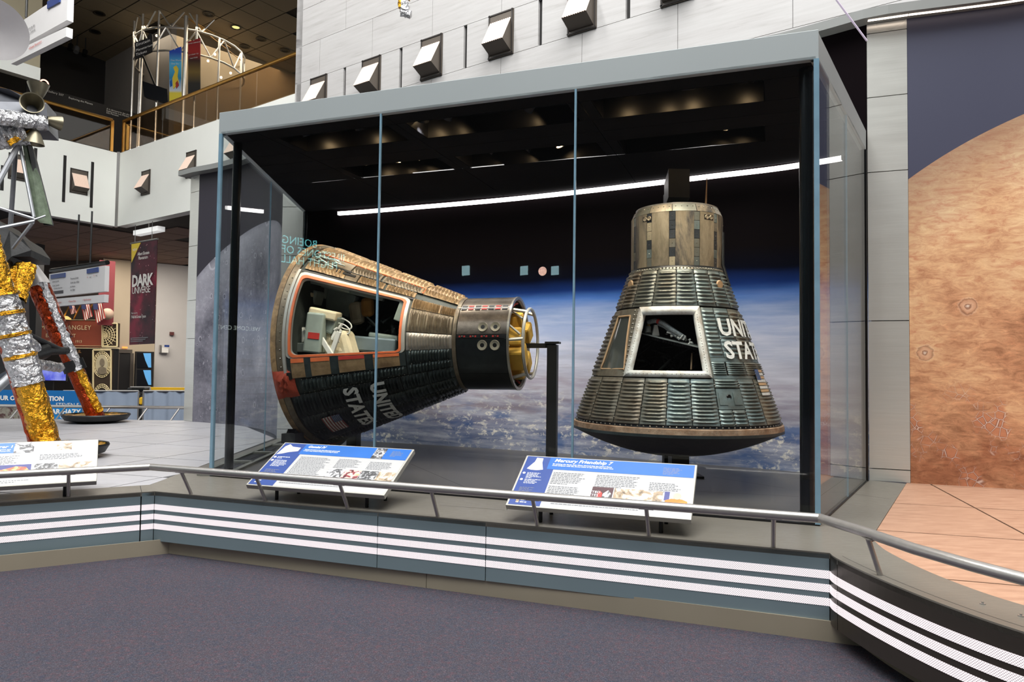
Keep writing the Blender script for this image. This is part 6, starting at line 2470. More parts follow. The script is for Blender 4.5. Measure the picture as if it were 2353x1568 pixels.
SIGNW = mat('sign_white', (236, 234, 228), 0.5, 0, 0.02, 2)
wtext('Gallery 207', 107, 212, 5, SIGNW, T0, ta, tw)
wtext('Exploring the Planets', 156, 227, 4.2, SIGNW, T0, ta, tw)
wtext('A la d\u00e9couverte des plan\u00e8tes\nExplorando Los Planetas\nDie Planeten', 243, 252, 3.6, SIGNW, T0, ta, tw, lines=0.9)
c = onv(100, 193, T0, ta)
ring = [c + td * 0.13 * cos(a * pi / 12) + up * (0.13 * sin(a * pi / 12)) + tn * 0.08 for a in range(24)]
MB().tube(ring, 0.025, 6, closed=True).build('glowing_ring', emitmat('neon_ring', (255, 190, 170), 2.0), tw)

# ceilings in tiles
def ceil_tiles(name, z, org, nx, ny, sx, sy, m, parent, vis):
    base = None
    cnt = 0
    for i in range(*nx):
        for j in range(*ny):
            p = org + eY * (i * sx) - eX * (-j * sy)
            if not vis(p):
                continue
            if base is None:
                g_ = 0.022
                b = MB().box((0, 0, 0.01), (sx - g_ * 2, sy - g_ * 2, 0.02), (eY, eX, up))
                base = b.build(name, m, None)
                o = base
            else:
                o = base.copy()
                C.objects.link(o)
            o.parent = parent
            o.location = Vector((p.x, p.y, z)) - wloc(parent)
            cnt += 1
    return cnt


def proj(p):
    v_ = Vector(p) - CAM
    d = v_.dot(FWD)
    if d < 0.1:
        return None
    return CX + F * v_.dot(RT) / d, CY - F * v_.dot(UP) / d


def vis_up(p):
    q = proj((p.x, p.y, ZCE))
    if q is None or not (-10 < q[0] < 700 and -20 < q[1] < 175):
        return False
    y = q[1]
    if q[0] < 243:
        return y < 141 + (q[0] - 243) * 0.36 + 6
    if q[0] < 395:
        return y < 141 - (q[0] - 243) * 0.58 + 8
    return y < 53 + (q[0] - 395) * 0.56 + 10


cu = empty('ceiling', (W0.x, W0.y, ZCE), kind='structure', label='dark tiled ceiling of the upper gallery')
ncu = ceil_tiles('ceiling_tile', ZCE, Vector((D1.x, D1.y, 0)), (-30, 40), (-40, 30), 1.22, 1.22, CTILE, cu, vis_up)
cpol = [W0 - eX * 14 - eY * 22, W0 - eX * 14 + eY * 18, W0 + eX * 24 + eY * 18, W0 + eX * 24 - eY * 22]
MB().prism([(p.x, p.y) for p in cpol], ZCE + 0.03, ZCE + 0.1).build('ceiling_backing', GRIDM, cu)


def vis_lo(p):
    q = proj((p.x, p.y, zb))
    a_, b_ = (p - W0).dot(eY), (p - W0).dot(eX)
    if a_ > -0.8 and b_ < 0.7:
        return False
    return q is not None and -10 < q[0] < 450 and 440 < q[1] < 640


cl = empty('ceiling_lower', (W0.x, W0.y, zb), kind='structure', label='brown tiled ceiling under the balcony')
ncl = ceil_tiles('ceiling_tile', zb + 0.02, Vector((W0.x, W0.y, 0)) + eY * 0.9 + eX * 0.6, (-16, 12), (-12, 24), 1.24, 1.24, CTILE2, cl, vis_lo)
MB().prism([(p.x, p.y) for p in inner], zb + 0.05, zb + 0.1).build('ceiling_backing', GRIDM, cl)
print('tiles', ncu, ncl)
# recessed ceiling fixtures
FIX = mat('fixture_trim', (70, 62, 50), 0.5, 0.3, 0.1, 4)
YEL = emitmat('fixture_yellow_glow', (236, 232, 150), 1.0)
for k, (px, py, lit) in enumerate(((228, 30, 0), (479, 32, 0), (542, 62, 1), (600, 89, 0), (562, 106, 0), (655, 115, 0), (218, 72, 0))):
    p = fl(px, py, ZCE - 0.01)
    o = MB().lathe(p, (0, 0, -1), [(0.0, 0.0), (0.0, 0.20), (0.03, 0.22), (0.03, 0.16), (0.01, 0.14)], 16).build('ceiling_downlight', FIX, None, True)
    tag(o, ['unlit round downlight left of the tall mast on the upper ceiling', 'unlit round downlight right of the tall mast on the upper ceiling', 'lit yellow round downlight in the upper ceiling', 'unlit downlight right of the lit yellow one', 'small unlit downlight below the lit yellow one', 'unlit downlight nearest the stone wall', 'unlit downlight nearest the hanging directory sign'][k], 'ceiling light', 'round downlights in the upper ceiling')
    MB().lathe(p, (0, 0, -1), [(0.012, 0.0), (0.012, 0.15)], 14).build('lens', YEL if lit else DARK, o)
# track spots by the black wall
for k, (px, py) in enumerate(((164, 90), (178, 96), (197, 104))):
    p = fl(px, py - 14, ZCE - 0.05)
    q = p - up * 0.5
    o = MB().tube([q, q + Vector((0.04, -0.12, -0.24))], 0.10, 10).build('track_spotlight', DARK if k != 1 else TUBE, None, True)
    tag(o, ['black track spotlight nearest the hanging directory sign', 'grey track spotlight between two black ones', 'black track spotlight furthest from the directory sign'][k], 'spotlight', 'track spotlights by the black wall')
    MB().tube([q, p + up * 0.05], 0.02, 6).build('stem', DARK, o)

# ================================================================ lower gallery at far left
G0, G1 = fl(362, 605, zb), fl(425, 611, zb)
gd = (G1 - G0).normalized()
ga = degrees(atan2(gd.y, gd.x))
gn = Vector((-gd.y, gd.x, 0))
PALEW = mat('lower_gallery_paint', (196, 192, 188), 0.7, 0, 0.03, 1)
CREAM = mat('lower_gallery_cream', (186, 170, 146), 0.7, 0, 0.03, 1)
vwall('wall_lower_right', G0, G1 + gd * 14, ZC, zb, 0.2, PALEW, gn, 'pale wall of the lower gallery right of the hanging banner')
gl0 = onv(236, 700, G0, ga)
vwall('wall_lower_left', gl0, G0 - gd * 0.01, ZC, zb, 0.2, CREAM, gn, 'cream wall of the lower gallery left of the hanging banner')
BK = atd(100, 700, 40)
MB().box((-22, 41, 2.4), (34, 0.2, 5.9)).build('wall_lower_back', mat('lower_gallery_dark', (44, 38, 34), 0.8, 0, 0.1, 1), None, kind='structure', label='dark far wall of the lower gallery')
rw = onv(262, 700, G0 - gn * 1.2, ga)
vwall('wall_lower_red', onv(226, 700, G0 - gn * 1.2, ga), rw, zat(250, 748, rw), zat(250, 600, rw), 0.1, mat('deep_red_paint', (108, 26, 34), 0.6, 0, 0.05, 2), gn, 'deep red wall panel beside the flags')
# lift doorway, kiosk, wall boxes
def onG(px, py, o=0.0):
    return onv(px, py, G0 - gn * o, ga)


def gpanel(name, x0, y0, x1, y1, m, o, th, parent=None, **kw):
    a, c = onG(x0, y0, o), onG(x1, y1, o)
    w_, h_ = (Vector((c.x - a.x, c.y - a.y, 0))).length, abs(a.z - c.z)
    ctr = (a + c) / 2 + gn * (th / 2)
    return MB().box(ctr, (w_, th, h_), (gd, gn, up)).build(name, m, parent, **kw)


dr = empty('door_1', onG(287, 900), kind='structure', label='dark lift doorway in the lower gallery')
gpanel('door_leaf', 270, 812, 302, 925, BLKW, 0.04, 0.03, dr)
gpanel('door_surround', 267, 803, 304, 812, BROWN, 0.08, 0.06, dr)
gpanel('door_surround', 267, 812, 271, 925, BROWN, 0.08, 0.06, dr)
gpanel('door_surround', 300, 812, 304, 925, BROWN, 0.08, 0.06, dr)
gpanel('floor_indicator', 281, 797, 293, 801, emitmat('orange_indicator', (255, 150, 70), 1.2), 0.1, 0.03, dr)
kq = onG(331, 925, 0.9)
ki = empty('screen_kiosk', (kq.x, kq.y, ZC), 'tall black kiosk with two stacked screens showing blue Earth', 'kiosk')
gpanel('kiosk_body', 313, 808, 350, 945, BLKW, 0.9, 0.25, ki)
SCRB = mat('screen_black', (14, 16, 22), 0.3, 0, 0.1, 2)
SCRE = emitmat('screen_blue_earth', (86, 150, 200), 0.5)
for y0, y1 in ((811, 846), (850, 886)):
    sc1 = gpanel('screen', 315.5, y0, 348, y1, SCRB, 0.93, 0.02, ki)
    a = [onG(x, y, 0.94) for x, y in ((329, y0 + 1), (347, y0 + 1), (347.5, y1 - 1), (341, y1 - 1), (334, y0 + 18))]
    MB().quad(*a).build('screen_picture', SCRE, sc1)
o = gpanel('alarm_box', 391, 763, 400, 771, mat('alarm_dark_red', (90, 40, 36), 0.5, 0, 0.05, 3), 0.12, 0.11)
tag(o, 'small dark red alarm box on the pale lower wall', 'alarm')
fb = empty('first_aid_box', onG(378, 810), 'small white wall box with a blue sign on the pale lower wall', 'box')
gpanel('box_body', 372, 799, 387, 811, SIGNW, 0.2, 0.19, fb)
gpanel('blue_sign', 378, 793, 389, 798, BLUE2, 0.25, 0.02, fb)
gpanel('bracket', 368, 793, 371, 811, STEEL, 0.2, 0.19, fb)

# Langley exhibit front
LD = 29.5
LA = -5.0
LP = atd(150, 760, LD)
le = dirv(LA)
ln = Vector((-le.y, le.x, 0))


def onL(px, py, o=0.0):
    return onv(px, py, LP - ln * o, LA)


def lpanel(name, x0, y0, x1, y1, m, o, th, parent=None, **kw):
    a, c = onL(x0, y0, o), onL(x1, y1, o)
    w_, h_ = (Vector((c.x - a.x, c.y - a.y, 0))).length, abs(a.z - c.z)
    return MB().box((a + c) / 2 + ln * (th / 2), (w_, th, h_), (le, ln, up)).build(name, m, parent, **kw)


TERRA = mat('terracotta_sign', (138, 62, 38), 0.6, 0, 0.06, 3)
IVORY = mat('ivory_lettering', (222, 206, 160), 0.5, 0, 0.04, 3)
ex = empty('exhibit_facade', (LP.x, LP.y, ZC), 'terracotta exhibit front with ivory lettering about early flight', 'exhibit')
lpanel('sign_board', 66, 736, 236, 799, TERRA, 0.0, 0.2, ex)
for (x0, y0, x1, y1) in ((66, 734, 236, 736), (66, 798, 272, 802), (66, 794, 232, 795)):
    lpanel('sign_trim', x0, y0, x1, y1, IVORY, 0.04, 0.1, ex)
wtext('SAMUEL P. LANGLEY', 77, 757, 10, IVORY, LP - ln * 0.03, LA, ex, off=0.01, space=1.08)
wtext('EARLY FLIGHT', 105, 775, 8, IVORY, LP - ln * 0.03, LA, ex, off=0.01, space=1.0)
wtext('An Aeronautical Exhibition, 1913', 80, 787, 6, IVORY, LP - ln * 0.03, LA, ex, off=0.01)
# pierced lattice panels: arcs over a dark ground
def lattice(x0, y0, x1, y1, kind):
    lp = lpanel('lattice_panel', x0, y0, x1, y1, mat('lattice_ground', (58, 44, 30), 0.7, 0, 0.1, 4), 0.03, 0.12, ex)
    b = MB()
    cx_, cy_ = (x0 + x1) / 2, (y0 + y1) / 2
    L_ = lambda x, y: onL(x, y, 0.05)
    fr = [L_(x0 + 1, y0 + 1), L_(x1 - 1, y0 + 1), L_(x1 - 1, y1 - 1), L_(x0 + 1, y1 - 1)]
    for i in range(4):
        b.tube([fr[i], fr[(i + 1) % 4]], 0.035, 5)
    if kind == 'fan':
        for k in range(11):
            a = radians(-90 + 18 * k)
            b.tube([L_(x0 + 4, cy_), L_(min(x1 - 2, x0 + 4 + 34 * cos(a)), max(y0 + 2, min(y1 - 2, cy_ + 26 * sin(a))))], 0.014, 4)
        for r in (8, 14, 20, 25):
            b.tube([L_(x0 + 4 + r * cos(radians(t_)), max(y0 + 2, min(y1 - 2, cy_ + r * sin(radians(t_))))) for t_ in range(-90, 91, 15)], 0.016, 4)
    else:
        for oy in (y0 + 34, y1 - 12):
            for k in range(24):
                a = radians(15 * k)
                q0, q1 = (cx_ + 15 * cos(a), oy + 22 * sin(a)), (cx_ + 20.5 * cos(a), oy + 30 * sin(a))
                if y0 + 2 < q1[1] < y1 - 1 and x0 + 1 < q1[0] < x1 - 1:
                    b.tube([L_(*q0), L_(*q1)], 0.014, 4)
            for r, r2 in ((15, 22), (18, 26), (20.5, 30)):
                pts = [(cx_ + r * cos(radians(t_)), oy + r2 * sin(radians(t_))) for t_ in range(0, 361, 15)]
                seg_ = [p for p in pts if y0 + 1 < p[1] < y1 - 1]
                for p, q in zip(pts[:-1], pts[1:]):
                    if y0 + 1 < p[1] < y1 - 1 and y0 + 1 < q[1] < y1 - 1:
                        b.tube([L_(*p), L_(*q)], 0.016, 4)
    b.build('lattice_bars', IVORY, lp, kind='stuff')
    return lp


lattice(234, 743, 270, 798, 'fan')
cp = lattice(213, 804, 256, 925, 'oval')
# oval medallion with a plain bust
ov = lambda cx_, cy_, rx, ry, o: [onL(cx_ + rx * cos(2 * pi * k / 28), cy_ + ry * sin(2 * pi * k / 28), o) for k in range(28)]
MB().extrude(ov(234, 838, 13.5, 23, 0.07), ln * 0.02).build('medallion', mat('medallion_buff', (196, 184, 150), 0.7, 0, 0.05, 6), ex)
BUST = mat('medallion_grey', (128, 116, 96), 0.7, 0, 0.15, 8)
MB().extrude([onL(x, y, 0.09) for x, y in ((223, 857), (226, 846), (232, 843), (236, 843), (243, 846), (246, 857), (240, 860), (229, 860))], ln * 0.01).build('medallion_bust', BUST, ex)
MB().extrude(ov(234.5, 833, 5.5, 9, 0.09), ln * 0.01).build('medallion_bust', BUST, ex)
# yellow dome, balloons, and flags above the sign
MB().lathe(onL(143, 735, 0.4), up, [(0.0, 0.33), (0.07, 0.31), (0.15, 0.2), (0.18, 0.0)], 20).build('sign_dome', mat('dome_yellow', (226, 196, 120), 0.6, 0, 0.05, 4), ex, True)
FR_, FW_, FB_ = mat('cloth_red', (156, 44, 40), 0.8, 0, 0.1, 6), mat('cloth_white', (220, 212, 200), 0.8, 0, 0.06, 6), mat('cloth_navy', (44, 50, 88), 0.8, 0, 0.08, 6)
for k, (x, y, w_, h_, lb_) in enumerate(((158, 703, 14, 20, 'leftmost hanging striped flag above the exhibit sign'), (186, 697, 20, 40, 'middle hanging striped flag above the exhibit sign'), (213, 695, 22, 48, 'rightmost hanging striped flag above the exhibit sign'))):
    p0 = onL(x, y, 0.9 + 0.1 * k)
    fg = empty('flag', p0, lb_, 'flag', 'striped flags above the exhibit sign')
    MB().tube([onL(x - 16, y + 36, 0.3), onL(x + 4, y - 6, 0.95 + 0.1 * k)], 0.03, 6).build('pole', BRASS, fg, True)
    for s in range(9):
        b = MB()
        b.grid(lambda u, v: onL(x + (s + u) * w_ / 9 + v * w_ * 0.35, y + v * h_ * (1 - 0.03 * s), 0.9 + 0.1 * k + 0.05 * sin(v * 5 + s)), 1, 6)
        b.build('stripe', FR_ if s % 2 == 0 else FW_, fg, True)
    b = MB()
    b.grid(lambda u, v: onL(x + u * w_ * 0.5 + v * 2, y + v * h_ * 0.35, 0.96 + 0.1 * k), 2, 3)
    b.build('canton', FB_, fg)
# globe lamp / balloon at the right of the flags
o = MB().ball(onL(247, 722, 0.5), 0.24, 14, 8).build('pale_balloon', mat('balloon_buff', (176, 150, 130), 0.6, 0, 0.08, 6), None, True)
tag(o, 'pale ribbed balloon model beside the striped flags', 'balloon')
# entrance frame and back darkness
for x0, x1 in ((66, 74), (256, 262)):
    lpanel('frame_post', x0, 800, x1, 925, BLKW, 0.02, 0.2, ex)
lpanel('entrance_back', 74, 802, 214, 925, mat('entrance_dark', (40, 30, 22), 0.8, 0, 0.2, 1), -2.0, 0.1, ex)
wtext('LIL', 176, 811, 7, mat('entrance_gold', (170, 120, 60), 0.5, 0, 0.1, 3), LP, LA, ex, off=0.02)
lpanel('dark_fascia', 60, 600, 230, 735, mat('exhibit_dark', (50, 40, 34), 0.8, 0, 0.25, 1.5), -1.5, 0.2, ex)
# television on a stand
tv = empty('television', (onL(110, 900, 3).x, onL(110, 900, 3).y, ZC), 'large television glowing blue beyond the lander legs', 'television')
lpanel('bezel', 68, 836, 152, 877, BLKW, 3.0, 0.08, tv)
t = NT('television_picture')
n = t.noise(t.coord('Object'), 1.6, 4)
t.base((0, 0, 0))
t.link(t.ramp(n, [(0.35, lin((70, 80, 220))), (0.62, lin((170, 180, 250)))]), t.b.inputs['Emission Color'])
t.b.inputs['Emission Strength'].default_value = 0.9
lpanel('screen', 70, 838, 150, 875, t.m, 3.02, 0.03, tv)
lpanel('stand', 100, 877, 120, 930, BLKW, 3.0, 0.06, tv)
# tall dark column left of the exhibit
lpanel('trim_7', 58, 560, 75, 925, BLKW, 4.0, 0.3, None, kind='structure', label='tall black column left of the exhibit front')
lpanel('trim_8', 2, 600, 58, 925, mat('blue_grey_panel', (92, 100, 112), 0.4, 0.2, 0.05, 2), 4.0, 0.1, None, kind='structure', label='blue grey panel behind the lander legs')

# hanging banner with its light box
HB = atd(330, 660, 22.3)
hb_ = empty('hanging_banner', HB, 'dark red starry banner with white lettering hanging below the balcony', 'banner')


def onH(px, py, o=0.0):
    return onv(px, py, HB + Vector((eY.y, -eY.x, 0)) * o, AY)


t = NT('starry_red_print')
v = t.coord('Object')
n = t.noise(v, 1.2, 5)
c = t.ramp(n, [(0.35, lin((30, 12, 22))), (0.55, lin((86, 22, 40))), (0.7, lin((150, 30, 60)))])
vo = t.add('ShaderNodeTexVoronoi', feature='F1'); vo.inputs['Scale'].default_value = 6
t.link(v, vo.inputs['Vector'])
c = t.mix(t.math('LESS_THAN', vo.outputs['Distance'], 0.09), c, lin((226, 170, 170)))
t.base(c); t.set(0.6)
MB().extrude([onH(302, 560), onH(361, 549), onH(354, 790), onH(297, 793)], Vector((-eY.y, eY.x, 0)) * 0.02).build('banner_cloth', t.m, hb_)
MB().extrude([onH(302, 560, .01), onH(324, 556, .01), onH(302, 604, .01)], Vector((-eY.y, eY.x, 0)) * 0.008).build('yellow_corner', mat('banner_yellow', (226, 196, 60), 0.6, 0, 0.04, 2), hb_)
MB().tube([onH(300, 560), onH(363, 549)], 0.03, 6).build('top_bar', STEEL, hb_, True)
for x, y in ((310, 548), (349, 541)):
    p = onH(x, y + 10)
    MB().tube([p, (p.x, p.y, zb + 0.02)], 0.012, 5).build('hanger', STEEL, hb_)
def htext(s, px, py, hpx, **kw):
    wtext(s, px, py, hpx, SIGNW, HB + Vector((eY.y, -eY.x, 0)) * 0.015, AY, hb_, off=0.005, **kw)


htext('DARK', 303, 659, 25, offset=0.02, space=0.92)
htext('UNIVERSE', 303, 676, 15, space=0.84)
htext('Albert Einstein\n  Planetarium', 316, 588, 7.5, space=0.85, lines=0.9)
htext('Narrated by', 302, 722, 4)
htext('Neil deGrasse Tyson', 302, 732, 7, space=0.78)
htext('NEW', 305, 578, 6)
b = MB()
for k in range(3):
    b.quad(onH(300, 777 + k * 4, .02), onH(340 - k * 6, 775 + k * 4, .02), onH(340 - k * 6, 776.5 + k * 4, .02), onH(300, 778.5 + k * 4, .02))
b.build('small_print', GREYT, hb_, kind='stuff')
lb_ = empty('light_box', onH(334, 530), 'white hanging light box above the dark red banner', 'ceiling light')
a, c = onH(306, 534), onH(362, 523)
MB().box((a + c) / 2 - up * 0.02 + eX * 0.12, ((c - a).length, 0.24, 0.15), (eY, eX, up)).build('box_body', emitmat('light_box_white', (240, 240, 238), 0.5), lb_)
p = (a + c) / 2
p = p + eX * 0.12
MB().tube([p - up * 0.05, (p.x, p.y, zb + 0.015)], 0.02, 6).build('stem', STEEL, lb_)

# hanging directory signs
SGNB = mat('directory_white', (226, 224, 224), 0.5, 0, 0.02, 2)
TXD = mat('directory_dark_text', (70, 66, 70), 0.6, 0, 0.05, 3)
TXR = mat('directory_red_text', (196, 74, 64), 0.6, 0, 0.05, 3)


def directory(P, ang, quadpx, strip, label, blues, rows, redtxt, dark, wires):
    e = dirv(ang)
    n_ = Vector((e.y, -e.x, 0))
    root = empty('directory_sign', P, label, 'sign', 'hanging directory signs')
    on = lambda x, y, o=0.0: onv(x, y, P + n_ * o, ang)
    MB().extrude([on(*q) for q in quadpx], -n_ * 0.12).build('sign_board', SGNB, root)
    MB().extrude([on(*q) for q in strip], -n_ * 0.12).build('lower_board', SGNB, root)
    for (x0, y0, x1, y1, x2, y2, x3, y3) in blues:
        MB().extrude([on(x0, y0, .03), on(x1, y1, .03), on(x2, y2, .03), on(x3, y3, .03)], -n_ * 0.02).build('blue_tab', BLUE2, root)
    for (s, x, y, h_, m) in rows:
        wtext(s, x, y, h_, m, P + n_ * 0.01, ang, root, off=0.008, space=0.9)
    for (s, x, y, h_) in redtxt:
        wtext(s, x, y, h_, TXR, P + n_ * 0.01, ang, root, off=0.008, space=0.9)
    if dark:
        MB().extrude([on(*q, .01) for q in dark], -n_ * 0.005).build('dark_patch', TXD, root)
    for (x, y, ztop) in wires:
        p = on(x, y, -0.06)
        MB().tube([p, (p.x, p.y, ztop)], 0.025, 6).build('hanger_rod', DARK, root)
    return root


DP = atd(180, 650, 21.0)
directory(DP, AY, [(113, 630), (241.5, 610.5), (240, 670), (112, 683)], [(115, 688), (240, 677), (239, 695), (113, 706)],
          'white hanging directory sign listing galleries below the balcony',
          [(116, 632, 149, 627, 149, 637, 116, 641), (199, 619, 225, 614, 225, 625, 199, 629)],
          [('ELEVATORS', 117, 638.5, 5, SIGNW), ('SERVICES', 200, 626, 5, SIGNW), ('America by Air', 121, 650, 4.2, TXD), ('At the Controls', 121, 659, 4.2, TXD), ('& Simulator Experience', 124, 665, 3.6, TXD),
           ('Temporary Exhibit', 162, 643, 4.2, TXD), ('Golden Age of Flight', 162, 652, 4.2, TXD), ('Jet Aviation', 162, 661, 4.2, TXD), ('Early Flight', 162, 669, 4.2, TXD), ('WC', 206, 640, 4, TXD), ('WC', 220, 636, 4, TXD)],
          [('Einstein Planetarium', 121, 699, 4.5), ('+ Museum Shop', 157, 695.5, 4.5), ('+ Flight Simulators', 190, 692, 4.5), ('\u2190', 200, 640, 5), ('\u2191', 215, 637, 5)],
          [(118, 670), (145, 667), (145, 674), (118, 677)], [(177, 620, zb), (207, 616, zb)])
p0, p1 = onv(113, 622, DP, AY), onv(242, 603, DP, AY)
MB().tube([p0 + eX * 0.06, p1 + eX * 0.06], 0.07, 8).build('hanging_bar', DARK, bpy.data.objects['directory_sign'], True)
UPs = atd(100, 60, 15.0)
directory(UPs, AY, [(27, 64), (156, -22), (154, 46), (25, 118)], [(26, 122), (153, 62), (152, 84), (25, 147)],
          'white hanging directory sign cut off by the top left corner',
          [(108, 4, 137, -12, 137, 4, 108, 20)], [('SERVICES', 110, 10, 10, SIGNW), ('America by Air', 60, 74, 6, TXD), ('At the Controls', 60, 84, 6, TXD)],
          [('+ Museum Shop', 28, 138, 6), ('+ Einstein Planetarium', 66, 116, 6)], None, [(60, 40, 11), (130, -10, 11)])

# drape barrier with blue event banner, machine behind it
BD = atd(200, 930, 17.0)
DRAPE = mat('pale_blue_drape', (142, 154, 172), 0.85, 0, 0.06, 2)
br = empty('drape_barrier', (BD.x, BD.y, ZC), 'low barrier hung with pale blue drape beyond the platform', 'barrier')
onB = lambda x, y, o=0.0: atd(x, y, 17.0 - o)
for x0, x1 in ((146, 318), (330, 432)):
    b = MB()
    A_, B_ = onB(x0, 899), onB(x1, 899)
    b.grid(lambda u, v: A_.lerp(B_, u) + Vector((0, 0.02 * sin(u * 17) + 0.008 * sin(u * 41), 0)) + up * (-(A_.z - ZC) * v), 60, 2)
    b.build('drape', DRAPE, br, True)
    MB().tube([A_, B_], 0.025, 6).build('drape_rail', STEEL, br, True)
    for q in (A_, B_):
        MB().tube([q, (q.x, q.y, ZC)], 0.02, 6).build('drape_post', STEEL, br, True)
eb = empty('event_banner', (onB(90, 930, .4).x, onB(90, 930, .4).y, ZC), 'blue banner about another museum location behind the lander legs', 'banner')
A_, B_ = onB(-60, 897, 0.4), onB(189, 897, 0.4)
BLU3 = mat('banner_blue_top', (24, 104, 168), 0.5, 0, 0.05, 2)
BLU4 = mat('banner_blue_low', (20, 128, 196), 0.5, 0, 0.05, 2)
zm = onB(0, 934, 0.4).z
MB().box((A_ + B_) / 2 + up * ((zm - A_.z) / 2), ((B_ - A_).length, 0.04, A_.z - zm)).build('banner_top', BLU3, eb)
lo0 = onB(55, 934, 0.4)
MB().box(Vector(((lo0.x + B_.x) / 2, A_.y, (zm + ZC) / 2)), (B_.x - lo0.x, 0.04, zm - ZC)).build('banner_bottom', BLU4, eb)
MB().box(Vector(((A_.x + lo0.x) / 2, A_.y, (zm + ZC) / 2)), (lo0.x - A_.x, 0.04, zm - ZC)).build('banner_photo', photomat('aerial_photo', [(0.3, (96, 92, 80)), (0.5, (150, 146, 134)), (0.62, (84, 60, 60))], 6), eb)
BT = Vector((0, A_.y - 0.025, 0))
wtext('VISIT OUR OTHER LOCATION', -46, 919, 10, SIGNW, BT, 0, eb, off=0.005, offset=0.006, space=1.0)
wtext('STEVEN F.', 128, 935, 9, SIGNW, BT, 0, eb, off=0.005)
wtext('UDVAR-HAZY', 86, 951, 11, SIGNW, BT, 0, eb, off=0.005, offset=0.006)
wtext('CENTER', 137, 962, 9, SIGNW, BT, 0, eb, off=0.005)
lf_ = empty('lift_machine', (atd(325, 940, 18.2).x, 18.2, ZC), 'black and yellow lift machine parked behind the drape', 'machine')
YLW = mat('machine_yellow', (226, 176, 30), 0.5, 0.1, 0.06, 4)
for nm, x0, y0, x1, y1, m in (('mast', 317, 905, 329, 975, DARK), ('tray', 300, 891, 340, 900, DARK), ('yellow_panel', 312, 912, 334, 930, YLW), ('chassis', 305, 955, 345, 975, DARK)):
    a, c = atd(x0, y0, 18.2), atd(x1, y1, 18.2)
    bevel(MB().box((a + c) / 2, (c.x - a.x, 0.35, a.z - c.z)).build(nm, m, lf_), 0.03)
MB().tube([atd(300, 890, 18.0), atd(345, 890, 18.0), atd(345, 897, 18.0)], 0.02, 6).build('guard_rail', STEEL, lf_)
yb_ = empty('yellow_beam', (atd(385, 900, 18.6).x, 18.6, ZC), 'yellow padded beam behind the drape by the steel pillar', 'beam')
a, c = atd(340, 890, 18.6), atd(432, 897, 18.6)
MB().box((a + c) / 2, (c.x - a.x, 0.3, a.z - c.z)).build('beam', YLW, yb_)
for x in (345, 425):
    q = atd(x, 897, 18.6)
    MB().tube([q, (q.x, q.y, ZC)], 0.04, 8).build('leg', DARK, yb_)
# rail at the far edge of the platform
fr_ = empty('far_handrail', (-8, 12.8, 0), 'thin steel handrail along the far edge of the platform', 'handrail')
e0, e1_ = fl(430, 967), fl(-120, 962)
h0_, h1_ = e0 + up * 0.23, e1_ + up * 0.23
MB().tube([h0_ + Vector((0, 0.1, 0)), h1_ + Vector((0, 0.1, 0))], 0.028, 8).build('rail', STEEL, fr_, True)
for px in (400, 325, 238, 135, 30):
    q = e0.lerp(e1_, (430 - px) / 550)
    MB().tube([q + Vector((-0.06, -0.02, 0)), q + Vector((0.04, 0.1, 0.22))], 0.016, 6).build('post', STEEL, fr_, True)

# ================================================================ upper floor ticket booth
KD = 28.5
KC = atd(437, 170, KD)
KR = 118 / F * KD
TRUSS = mat('truss_aluminium', (206, 202, 194), 0.3, 0.8, 0.06, 6)
kb = empty('ticket_booth', (KC.x, KC.y, zt - 0.02), 'round aluminium truss ticket booth on the upper floor', 'booth')
z1_, z2_ = zat(437, 118, KC), zat(437, 168, KC)
z0_ = zat(437, 75, KC)
kp_ = lambda a, z: Vector((KC.x + KR * cos(radians(a)), KC.y + KR * sin(radians(a)), z))
for z in (z1_, z2_):
    MB().tube([kp_(a, z) for a in range(0, 360, 15)], 0.04, 6, closed=True).build('ring_tube', TRUSS, kb, True)
MB().tube([kp_(a, z0_) for a in range(195, 300, 8)], 0.05, 6).build('ring_tube', TRUSS, kb, True)
for k in range(12):
    a = 30 * k
    MB().tube([kp_(a, z1_), kp_(a + 15, z2_)], 0.028, 6).build('diagonal', TRUSS, kb, True)
    MB().tube([kp_(a + 15, z2_), kp_(a + 30, z1_)], 0.028, 6).build('diagonal', TRUSS, kb, True)
for a in range(200, 300, 30):
    MB().tube([kp_(a, z0_), kp_(a + 15, z1_)], 0.03, 6).build('diagonal', TRUSS, kb, True)
    MB().tube([kp_(a + 15, z1_), kp_(a + 30, z0_)], 0.03, 6).build('diagonal', TRUSS, kb, True)
for a in (180, 216, 240, 262, 300, 324, 0, 60, 120):
    MB().tube([kp_(a, zt - 0.02), kp_(a, z0_ if 190 < a < 310 else z1_)], 0.045, 8).build('post', TRUSS, kb, True)
mx_ = atd(423, 200, KD - KR - 0.1)
MB().tube([(mx_.x, mx_.y, zt - 0.02), (mx_.x, mx_.y, zat(423, 36, mx_))], 0.075, 8).build('mast', TRUSS, kb, True)
for q in ((500, 82), (555, 140), (530, 110)):
    c = atd(q[0], q[1], KD)
    MB().tube([(mx_.x, mx_.y, zat(423, 38, mx_)), c], 0.015, 5).build('stay_wire', BRASS, kb)
BL_ = emitmat('booth_lamp', (255, 220, 170), 4)
for q in ((360, 82), (494, 125), (478, 140), (508, 178), (530, 168)):
    MB().ball(atd(q[0], q[1], KD - KR * 0.8), 0.05, 8, 5).build('bulb', BL_, kb)
